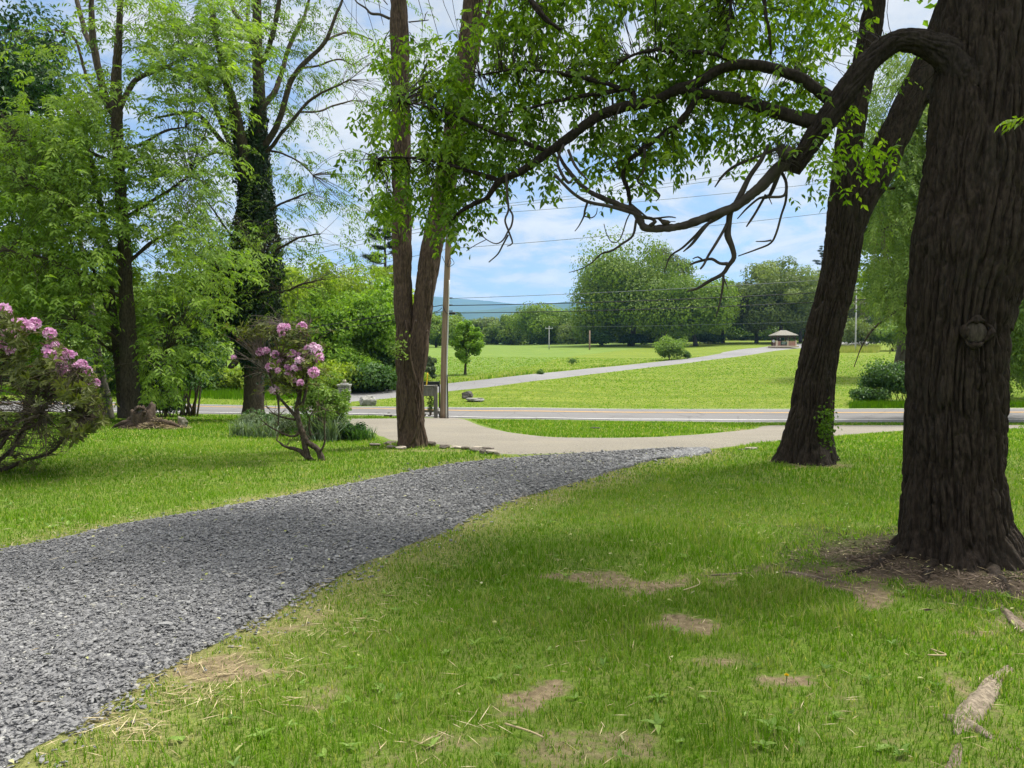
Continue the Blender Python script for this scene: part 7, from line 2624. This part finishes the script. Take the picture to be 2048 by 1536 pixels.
def grass():
    r = np.random.default_rng(101)
    mb = MB()
    for (y0, y1, dens, hgt, wid, seg) in ((1.0, 3.2, 6000, .046, .0040, 2), (3.2, 5.2, 5200, .044, .0048, 2), (5.2, 8.5, 2700, .044, .0072, 1), (8.5, 13, 1150, .050, .012, 1), (13, 20, 420, .055, .021, 1), (20, 31, 150, .06, .034, 1)):
        x, y = scatter(r, y0, y1, dens)
        k = off_paving(x, y)
        if y1 > 38:
            k &= ~on_sideroad(x, y)
        x, y = x[k], y[k]
        if y1 <= 31:
            b = bare(x, y); s = edge_straw(x, y)
            g_ = G(1915, 1120)
            tr = np.hypot((x - g_[0]) / .95, (y - g_[1]) / .72) < 1
            b = np.where(tr, np.maximum(b, .93), b)
            thin = n2(x, y, 1.4, 3, 40.0)
            keep = r.random(len(x)) < (1 - b ** 1.4 * np.where(tr, 1, .90)) * (1 - .28 * s) * np.clip(.55 + 1.1 * thin, .4, 1)
        else:
            b = s = np.zeros(len(x)); keep = np.ones(len(x), bool)
        x, y, b, s = x[keep], y[keep], b[keep], s[keep]
        n = len(x)
        lush = n2(x, y, .9, 3, 50.0); fine = n2(x, y, 5.0, 2, 60.0)
        # two thick lush tufts seen in the photograph
        h = hgt * (.40 + 1.0 * lush) * (.35 + 1.3 * fine) * r.uniform(.6, 1.35, n) * (1 - .5 * b) * (1 - .35 * s)
        for (px, py, rx, ry) in ((1560, 1215, 170, 60), (1850, 1420, 120, 80), (1400, 1090, 200, 60), (1250, 1260, 120, 60), (1500, 1470, 140, 50)):
            g_ = G(px, py); Yc = g_[1]; a = abs(G(px, py - ry)[1] - G(px, py + ry)[1]) / 2
            d = np.hypot((x - g_[0]) / (rx * Yc / F), (y - g_[1]) / a)
            h *= 1 + .55 * (1 - sstep(.5, 1.2, d))
        az = r.random(n) * 6.283
        ln = h * r.uniform(.15, 1.0, n)
        out = np.stack([np.cos(az), np.sin(az), np.zeros(n)], -1)
        sd = np.stack([-np.sin(az), np.cos(az), np.zeros(n)], -1)
        c = np.stack([x, y, H(x, y) - .004], -1)
        w = wid * r.uniform(.7, 1.3, n)
        up = np.array([0, 0, 1.0])
        # cut or dry blades turn straw-coloured, more of them on worn ground
        dry = r.random(n) < (.05 + .25 * s + .18 * b + .12 * (1 - lush))
        t = np.where(dry, r.uniform(.8, 1.0, n), np.clip(.36 + .35 * (n2(x, y, .55, 3, 70.0) - .5) * 1.6 + .55 * (fine - .5) + r.normal(size=n) * .13, 0, .72))
        i = np.arange(n)[:, None]
        if seg == 2:
            v = np.stack([c - sd * w[:, None] * .5, c + sd * w[:, None] * .5, c + out * (ln * .3)[:, None] + up * (h * .6)[:, None] - sd * w[:, None] * .4,
                          c + out * (ln * .3)[:, None] + up * (h * .6)[:, None] + sd * w[:, None] * .4, c + out * ln[:, None] + up * h[:, None]], 1)
            base = mb.n
            mb.add(v.reshape(-1, 3), i * 5 + np.array([[0, 1, 3, 2]]), np.repeat(t, 5))
            mb.more(i * 5 + np.array([[2, 3, 4]]), base)
        else:
            v = np.stack([c - sd * w[:, None] * .5, c + sd * w[:, None] * .5, c + out * ln[:, None] + up * h[:, None]], 1)
            mb.add(v.reshape(-1, 3), i * 3 + np.array([[0, 1, 2]]), np.repeat(t, 3))
    o = mb.build('grass', M['grass'], None, True)
    o['kind'] = 'stuff'
    o['label'] = 'short mown grass of the lawn with worn thin patches'


grass()


def field_turf():
    r = np.random.default_rng(110)
    mb = MB()
    for y0, y1, dens, hh, ww in ((38.1, 50, 42, .045, .05), (50, 75, 16, .06, .09), (75, 110, 6, .08, .14)):
        x, y = scatter(r, y0, y1, dens)
        k = ~on_sideroad(x, y)
        x, y = x[k], y[k]; n = len(x)
        pat = n2(x, y, .10, 3, 7.0); fine = n2(x, y, .9, 2, 3.0)
        k = r.random(n) < .35 + .9 * fine
        x, y, pat = x[k], y[k], pat[k]; n = len(x)
        c = np.stack([x, y, H(x, y)], -1)
        h = hh * r.uniform(.5, 1.4, n)
        v = np.stack([c - np.array([1, 0, 0]) * (ww * .5), c + np.array([1, 0, 0]) * (ww * .5), c + np.stack([r.normal(size=n) * h, r.normal(size=n) * h, h], -1)], 1)
        mb.add(v.reshape(-1, 3), np.arange(n)[:, None] * 3 + np.array([[0, 1, 2]]), np.repeat(np.clip(.55 + .5 * (pat - .5) + r.normal(size=n) * .12, 0, .95), 3))
    o = mb.build('field_grass', M['grass'], None, True)
    o['kind'] = 'stuff'
    o['label'] = 'short mown grass on the slope beyond the road'


field_turf()


def tall_verge():
    r = np.random.default_rng(102)
    mb = MB()
    # rough grass along the side road and the hay field's edge, and the bank at the left
    pts = []
    for line, n, sp, up0 in ((SR_F, 5200, .7, .0),):
        k = r.integers(0, len(line) - 1, n)
        q = line[k] + (line[k + 1] - line[k]) * r.random((n, 1))
        q[:, 1] += .4 + np.abs(r.normal(size=n)) * sp
        pts.append(q[(q[:, 1] > 44) & (q[:, 1] < 110)])
    q = np.vstack(pts)
    n = len(q)
    h = r.uniform(.10, .42, n) * np.clip(n2(q[:, 0], q[:, 1], .12, 2, 3.0) * 1.6, .3, 1.2)
    c = np.stack([q[:, 0], q[:, 1], H(q[:, 0], q[:, 1])], -1)
    az = r.random(n) * 6.283
    out = np.stack([np.cos(az), np.sin(az), np.zeros(n)], -1); sd = np.stack([-np.sin(az), np.cos(az), np.zeros(n)], -1)
    v = np.stack([c - sd * .03, c + sd * .03, c + out * (h * .4)[:, None] + np.array([0, 0, 1]) * h[:, None]], 1)
    mb.add(v.reshape(-1, 3), np.arange(n)[:, None] * 3 + np.array([[0, 1, 2]]), np.repeat(np.where(r.random(n) < .35, .95, r.uniform(.2, .6, n)), 3))
    # dry reeds near the stone wall
    n = 2200
    u = 1668 + 90 * r.random(n); Y = 118 + 14 * r.random(n)
    x = (u - 1024) / F * Y
    c = np.stack([x, Y, H(x, Y)], -1)
    v = np.stack([c - [.06, 0, 0], c + [.06, 0, 0], c + np.stack([r.normal(size=n) * .2, r.normal(size=n) * .1, r.uniform(.5, 1.2, n)], -1)], 1)
    mb.add(v.reshape(-1, 3), np.arange(n)[:, None] * 3 + np.array([[0, 1, 2]]), np.repeat(r.uniform(.7, 1, n), 3))
    # long grass under the hedge and bush at the right
    n = 5200
    u = 1700 + 420 * r.random(n); Y = 38.3 + 1.6 * r.random(n)
    x = (u - 1024) / F * Y
    c = np.stack([x, Y, H(x, Y)], -1)
    v = np.stack([c - [.02, 0, 0], c + [.02, 0, 0], c + np.stack([r.normal(size=n) * .06, r.normal(size=n) * .06, r.uniform(.12, .4, n)], -1)], 1)
    mb.add(v.reshape(-1, 3), np.arange(n)[:, None] * 3 + np.array([[0, 1, 2]]), np.repeat(r.uniform(0, .45, n), 3))
    # bank at the left beyond the road
    n = 9000
    u = -200 + 1000 * r.random(n); Y = 42.0 + 5 * r.random(n) + np.clip((u - 560) / 40, 0, 3)
    x = (u - 1024) / F * Y
    k = ~on_sideroad(x, Y); x, Y = x[k], Y[k]; n = len(x)
    c = np.stack([x, Y, H(x, Y)], -1)
    v = np.stack([c - [.025, 0, 0], c + [.025, 0, 0], c + np.stack([r.normal(size=n) * .08, r.normal(size=n) * .06, r.uniform(.1, .45, n)], -1)], 1)
    mb.add(v.reshape(-1, 3), np.arange(n)[:, None] * 3 + np.array([[0, 1, 2]]), np.repeat(r.uniform(0, .5, n), 3))
    o = mb.build('rough_grass', M['grass'], None, True)
    o['kind'] = 'stuff'
    o['label'] = 'taller rough grass along the road banks and field edges'


tall_verge()


def gravel():
    r = np.random.default_rng(103)
    k = NT('gravel_stone')
    t = k.attr()
    n_ = k.noise(70, 4, .6, k.obj())
    col = k.ramp(t, [(0, (0.05, 0.05, 0.053)), (.45, (0.135, 0.135, 0.139)), (.82, (0.26, 0.26, 0.258)), (.95, (0.32, 0.32, 0.31)), (1, (0.42, 0.40, 0.33))])
    col = k.mix(.25, col, k.ramp(n_, [(.3, (.07, .069, .07)), (.7, (.27, .267, .262))]))
    mat = k.done(k.bsdf(col, .72, .35))
    tv = []
    for i in range(10):
        v = ICO_V.copy()
        rr = np.random.default_rng(i)
        for _ in range(5):
            nn = norm(rr.normal(size=3)); d = rr.uniform(.35, .7)
            v = v - np.maximum(v @ nn - d, 0)[:, None] * nn
        v = v * np.array([1, rr.uniform(.55, .85), rr.uniform(.3, .5)]) * (1 + .2 * rr.normal(size=(12, 1)))
        tv.append(v)
    tv = np.array(tv)
    mb = MB()
    for (y0, y1, dens, sz) in ((1.0, 4.2, 4000, .0105), (4.2, 6.5, 3500, .0115), (6.5, 9.5, 2100, .0138), (9.5, 13.2, 1000, .018)):
        x, y = scatter(r, y0, y1, dens)
        e = n2(x, y, 3.5, 3, 5.0)
        inn = in_poly(x, y, DRIVE[::2])
        d = np.minimum(dist_line(x, y, _drl), dist_line(x, y, _dll))
        # a few stones stray on to the grass
        stray = (~inn) & (d < .30 + .7 * (y > 9)) & (r.random(len(x)) < .22 * np.exp(-d / (.09 + .28 * (y > 9) * in_poly(x, y, APRON[::2]))))
        kk = (inn & ((d > .025) | (e > .47))) | stray
        if y1 > 9:
            kk &= r.random(len(x)) < 1 - .5 * sstep(11.5, 13, y)
        x, y = x[kk], y[kk]
        n = len(x)
        dd = np.minimum(dist_line(x, y, _drl), dist_line(x, y, _dll))
        ins = in_poly(x, y, DRIVE[::2])
        da = dist_line(x, y, _drl); db = dist_line(x, y, _dll)
        z = H(x, y) + np.where(ins, np.minimum(.026 + .05 * (1 - ((da - db) / (da + db + 1e-6)) ** 2), .004 + .25 * dd), .004) + r.uniform(0, .012, n)
        lat = np.abs((da - db) / (da + db + 1e-6))
        trk = ins * np.exp(-((lat - .45) / .16) ** 2) * (.5 + n2(x, y, .8, 2, 90.0))
        s = sz * r.lognormal(0, .32, n) * (1 - .18 * np.clip(trk, 0, 1))
        idx = r.integers(0, 10, n)
        v = tv[idx]
        a = r.random(n) * 6.283; b = r.normal(size=n) * .45
        ca, sa, cb, sb = np.cos(a), np.sin(a), np.cos(b), np.sin(b)
        X, Yv, Z = v[..., 0], v[..., 1], v[..., 2]
        Y2 = Yv * cb[:, None] - Z * sb[:, None]; Z2 = Yv * sb[:, None] + Z * cb[:, None]
        X3 = X * ca[:, None] - Y2 * sa[:, None]; Y3 = X * sa[:, None] + Y2 * ca[:, None]
        P_ = np.stack([X3, Y3, Z2], -1) * s[:, None, None] + np.stack([x, y, z], -1)[:, None, :]
        tint = np.clip(.12 + r.beta(2.6, 2.8, n) * .74 + np.where(r.random(n) < .02, .3, 0) + .10 * trk, 0, 1)
        mb.add(P_.reshape(-1, 3), (np.arange(n)[:, None, None] * 12 + ICO_F[None]).reshape(-1, 3), np.repeat(tint, 12))
    o = mb.build('gravel', mat, None, False)
    o['kind'] = 'stuff'
    o['label'] = 'loose blue-grey crushed stone covering the drive'


gravel()


def litter():
    r = np.random.default_rng(104)
    # dry straw
    mb = MB()
    x, y = scatter(r, 2.1, 13, 300)
    s = edge_straw(x, y); b = bare(x, y)
    ins = in_poly(x, y, DRIVE[::2])
    p = np.where(ins, .018, .035 + .42 * s + .26 * b)
    k = (r.random(len(x)) < p) & ~in_poly(x, y, APRON[::2])
    x, y = x[k], y[k]; n = len(x)
    inn = in_poly(x, y, DRIVE[::2])
    c = np.stack([x, y, H(x, y) + np.where(inn, .075, .022) + r.uniform(-.01, .02, n)], -1)
    # heaps of longer straws by the drive edge at the lower left
    hp = []
    for (px, py, rx, ry, m) in ((430, 1390, 130, 30, 70), (250, 1462, 110, 26, 50), (700, 1255, 90, 22, 40), (840, 1490, 80, 30, 16), (560, 1330, 90, 30, 34), (400, 1355, 100, 24, 40), (950, 1450, 60, 34, 12), (1020, 1000, 60, 8, 60), (300, 1062, 160, 7, 90), (120, 1092, 100, 6, 60)):
        for _ in range(m):
            g = G(px + r.normal() * rx * .55, py + r.normal() * ry * .55)
            hp.append(g + np.array([0, 0, r.uniform(.006, .03)]))
    c = np.vstack([c, hp]); n2_ = len(c)
    L = np.concatenate([r.uniform(.03, .11, n), r.uniform(.06, .19, len(hp))])
    ax = rdir(r, n2_) * np.array([1, 1, .06])
    leaves(mb, c, ax, np.array([0, 0, 1.0]) + r.normal(size=(n2_, 3)) * .25, L, .0042, r.uniform(.1, 1, n2_), fold=.3)
    o = mb.build('straw_litter', M['straw'], None, False)
    o['kind'] = 'stuff'; o['label'] = 'dry straw and cut grass scattered along the edges of the drive'
    # small fallen leaves, winged seeds and petals
    mb = MB()
    x, y = scatter(r, 2.1, 14, 15)
    g_ = G(1860, 1130)
    d = np.hypot(x - g_[0], y - g_[1])
    k = (r.random(len(x)) < np.where(in_poly(x, y, DRIVE[::2]), .75, .30) + .7 * np.exp(-d / 1.2)) & ~in_poly(x, y, APRON[::2])
    x, y = x[k], y[k]; n = len(x)
    inn = in_poly(x, y, DRIVE[::2])
    c = np.stack([x, y, H(x, y) + np.where(inn, .08, .035) + r.uniform(-.01, .012, n)], -1)
    leaves(mb, c, rdir(r, n) * np.array([1, 1, .3]), np.array([0, 0, 1.0]) + r.normal(size=(n, 3)) * .4, r.uniform(.018, .045, n), r.uniform(.010, .020, n), np.clip(r.beta(1.6, 1.6, n), 0, 1), fold=.2, ovate=True)
    # mulch chips round the big trunk
    o = mb.build('fallen_leaves', M['leaf_fallen'], None, False)
    o['kind'] = 'stuff'; o['label'] = 'small yellowish fallen leaves and seeds lying on lawn and gravel'
    mb = MB()
    n = 2600
    th = r.random(n) * 6.283; rr = .42 + np.abs(r.normal(size=n)) * .34
    g_ = G(1915, 1120)
    x = g_[0] + np.cos(th) * rr * 1.25; y = g_[1] + np.sin(th) * rr * .9
    c = np.stack([x, y, H(x, y) + r.uniform(.002, .02, n)], -1)
    leaves(mb, c, rdir(r, n) * np.array([1, 1, .2]), np.array([0, 0, 1.0]) + r.normal(size=(n, 3)) * .5, r.uniform(.02, .07, n), r.uniform(.005, .014, n), r.random(n), fold=.25)
    o = mb.build('bark_litter', M['twig_brown'], None, False)
    o['kind'] = 'stuff'; o['label'] = 'dark bark chips and twigs on the bare soil round the massive trunk'
    # broad-leaved weeds in the turf
    mb = MB()
    spots = [(745, 1392, .07), (1010, 1392, .075), (1160, 1400, .05), (700, 1480, .06), (1290, 1450, .08), (1330, 1430, .06), (1520, 1455, .09), (1490, 1440, .07), (1540, 1490, .07), (1420, 1400, .05), (820, 1500, .06), (350, 1490, .08), (500, 1490, .06), (1370, 1120, .07), (1120, 1160, .06),
             (770, 1190, .06), (1000, 1290, .05), (905, 1310, .05), (1660, 1440, .06), (1770, 1500, .06), (1350, 1510, .06), (560, 1450, .05), (640, 1520, .06), (1040, 1110, .06), (90, 1062, .09), (110, 1058, .08), (880, 1395, .05), (1740, 1160, .06), (1800, 1235, .05)]
    for (px, py, s) in spots:
        g = G(px, py)
        m = r.integers(3, 8)
        az = r.random() * 6.283 + np.arange(m) * r.uniform(.5, 1.0) + r.normal(size=m) * .5
        g = g + np.array([r.normal() * .03, r.normal() * .05, 0])
        ax = np.stack([np.cos(az), np.sin(az), r.uniform(.1, .6, m)], -1)
        leaves(mb, np.repeat(g[None] + [0, 0, .012], m, 0), ax, np.array([0, 0, 1.0]) - ax * .4 + r.normal(size=(m, 3)) * .15, s * r.uniform(.35, 1.1, m), s * r.uniform(.2, .42, m), np.clip(r.normal(.75, .2, m), 0, 1), fold=.2, ovate=True)
    x, y = scatter(r, 2.2, 10, 6)
    k = off_paving(x, y) & (bare(x, y) < .5); x, y = x[k], y[k]; n = len(x)
    for j in range(4):
        az = r.random(n) * 6.283
        ax = np.stack([np.cos(az), np.sin(az), r.uniform(.3, 1, n)], -1)
        leaves(mb, np.stack([x, y, H(x, y) + .015], -1), ax, np.array([0, 0, 1.0]) - ax * .4, r.uniform(.025, .055, n), r.uniform(.012, .022, n), np.clip(r.normal(.5, .2, n), 0, 1), fold=.2, ovate=True)
    o = mb.build('weeds', M['weed'], None, False)
    o['kind'] = 'stuff'; o['label'] = 'broad-leaved weeds growing in the lawn'


litter()


def details():
    r = np.random.default_rng(105)
    g = G(1573, 1366)
    o = thing('dandelion', g, 'single yellow dandelion flower at the edge of a bare patch', 'flower')
    m = MB()
    n = 46
    d = rdir(r, n); d[:, 2] = np.abs(d[:, 2]) * .7 + .15
    leaves(m, np.repeat(g[None] + [0, 0, .034], n, 0), d, rdir(r, n), .013, .004, .5)
    m.build('flower', M['dandelion'], o)
    m = MB(); tube(m, np.array([g, g + [0, 0, .018], g + [.002, 0, .034]]), [.002, .002, .003], 6); m.build('stem', M['weed'], o)
    # weathered roots breaking the turf at the lower right
    for pts, lb, mt in (([(2018, 1338, 8), (1990, 1366, 17), (1962, 1398, 24), (1942, 1428, 27), (1926, 1452, 20), (1915, 1470, 9)], 'pale weathered tree root breaking through the turf at the lower right', 'root_wood'),
                        ([(1886, 1432, 8), (1910, 1440, 17), (1940, 1452, 17), (1965, 1466, 12), (1978, 1478, 6)], 'short cross-lying root at the lower end of the pale weathered one', 'root_wood'),
                        ([(1922, 1478, 6), (1912, 1500, 11), (1902, 1530, 13), (1890, 1570, 14)], 'root running on to the bottom edge of the lawn', 'root_dark'),
                        ([(2000, 1212, 5), (2022, 1234, 11), (2040, 1258, 14), (2075, 1290, 16)], 'brown root surfacing at the right edge below the massive trunk', 'root_dark'),
                        ([(1550, 1142, 4), (1585, 1146, 7), (1620, 1152, 7), (1660, 1160, 5), (1700, 1166, 3)], 'thin root lying along the soil left of the massive trunk', 'root_dark'),
                        ([(1400, 1152, 3), (1440, 1150, 5), (1480, 1147, 6), (1505, 1146, 3)], 'short dark root in the turf, middle of the right lawn', 'root_dark')):
        w = np.array([G(a, b) for a, b, c in pts]); rr = np.array([c * w[i][1] / F for i, (a, b, c) in enumerate(pts)])
        s = smooth_path(np.hstack([w, rr[:, None]]), .012)
        s[:, 2] = H(s[:, 0], s[:, 1]) - s[:, 3] * .30
        m = MB()
        tube(m, s[:, :3], s[:, 3], 30, bark_disp(.012, 34, 16, 3.0, 0, .5, 5, .14))
        tag(m.build('root', M.get(mt) or M.setdefault(mt, bark_mat('root_wood', (.09, .07, .05), (.27, .225, .165), None, 0, 1.6, 8) if mt == 'root_wood' else bark_mat('root_dark', (.07, .052, .038), (.2, .16, .12), None, 0, 1.6, 8)), None, True, w[0]), lb, 'tree root')
    # fallen twigs
    for pts, lb in (([(1366, 1190, 1), (1398, 1178, 1.1), (1394, 1166, 1)], 'bent pale twig lying on the turf left of the lush tuft'), ([(1010, 1462, 1.2), (1060, 1478, 1.2), (1086, 1490, 1)], 'straight dry twig on the turf near the bottom middle'),
                    ([(1855, 1322, 1), (1892, 1322, 1), (1862, 1310, .8)], 'small pale twig on the turf left of the weathered root')):
        w = np.array([G(a, b) for a, b, c in pts]) + [0, 0, .03]
        m = MB(); tube(m, smooth_path(w, .02), .004, 6)
        tag(m.build('twig', M['straw'], None, True, w[0]), lb, 'twig')


details()

# ------------------------------------------------------------------ the air


def haze():
    mb = MB()
    box(mb, [0, 4400, 245], (16000, 9000, 550))
    k = NT('haze')
    v = k.n('ShaderNodeVolumePrincipled')
    v.inputs['Color'].default_value = (0.30, 0.54, 1.0, 1)
    v.inputs['Density'].default_value = HAZE
    v.inputs['Anisotropy'].default_value = 0.2
    k.l(v.outputs[0], k.out.inputs['Volume'])
    o = mb.build('haze', k.m)
    o['kind'] = 'stuff'
    o['label'] = 'thin blue summer haze over the far hills'
    cy.volume_bounces = 1


haze()
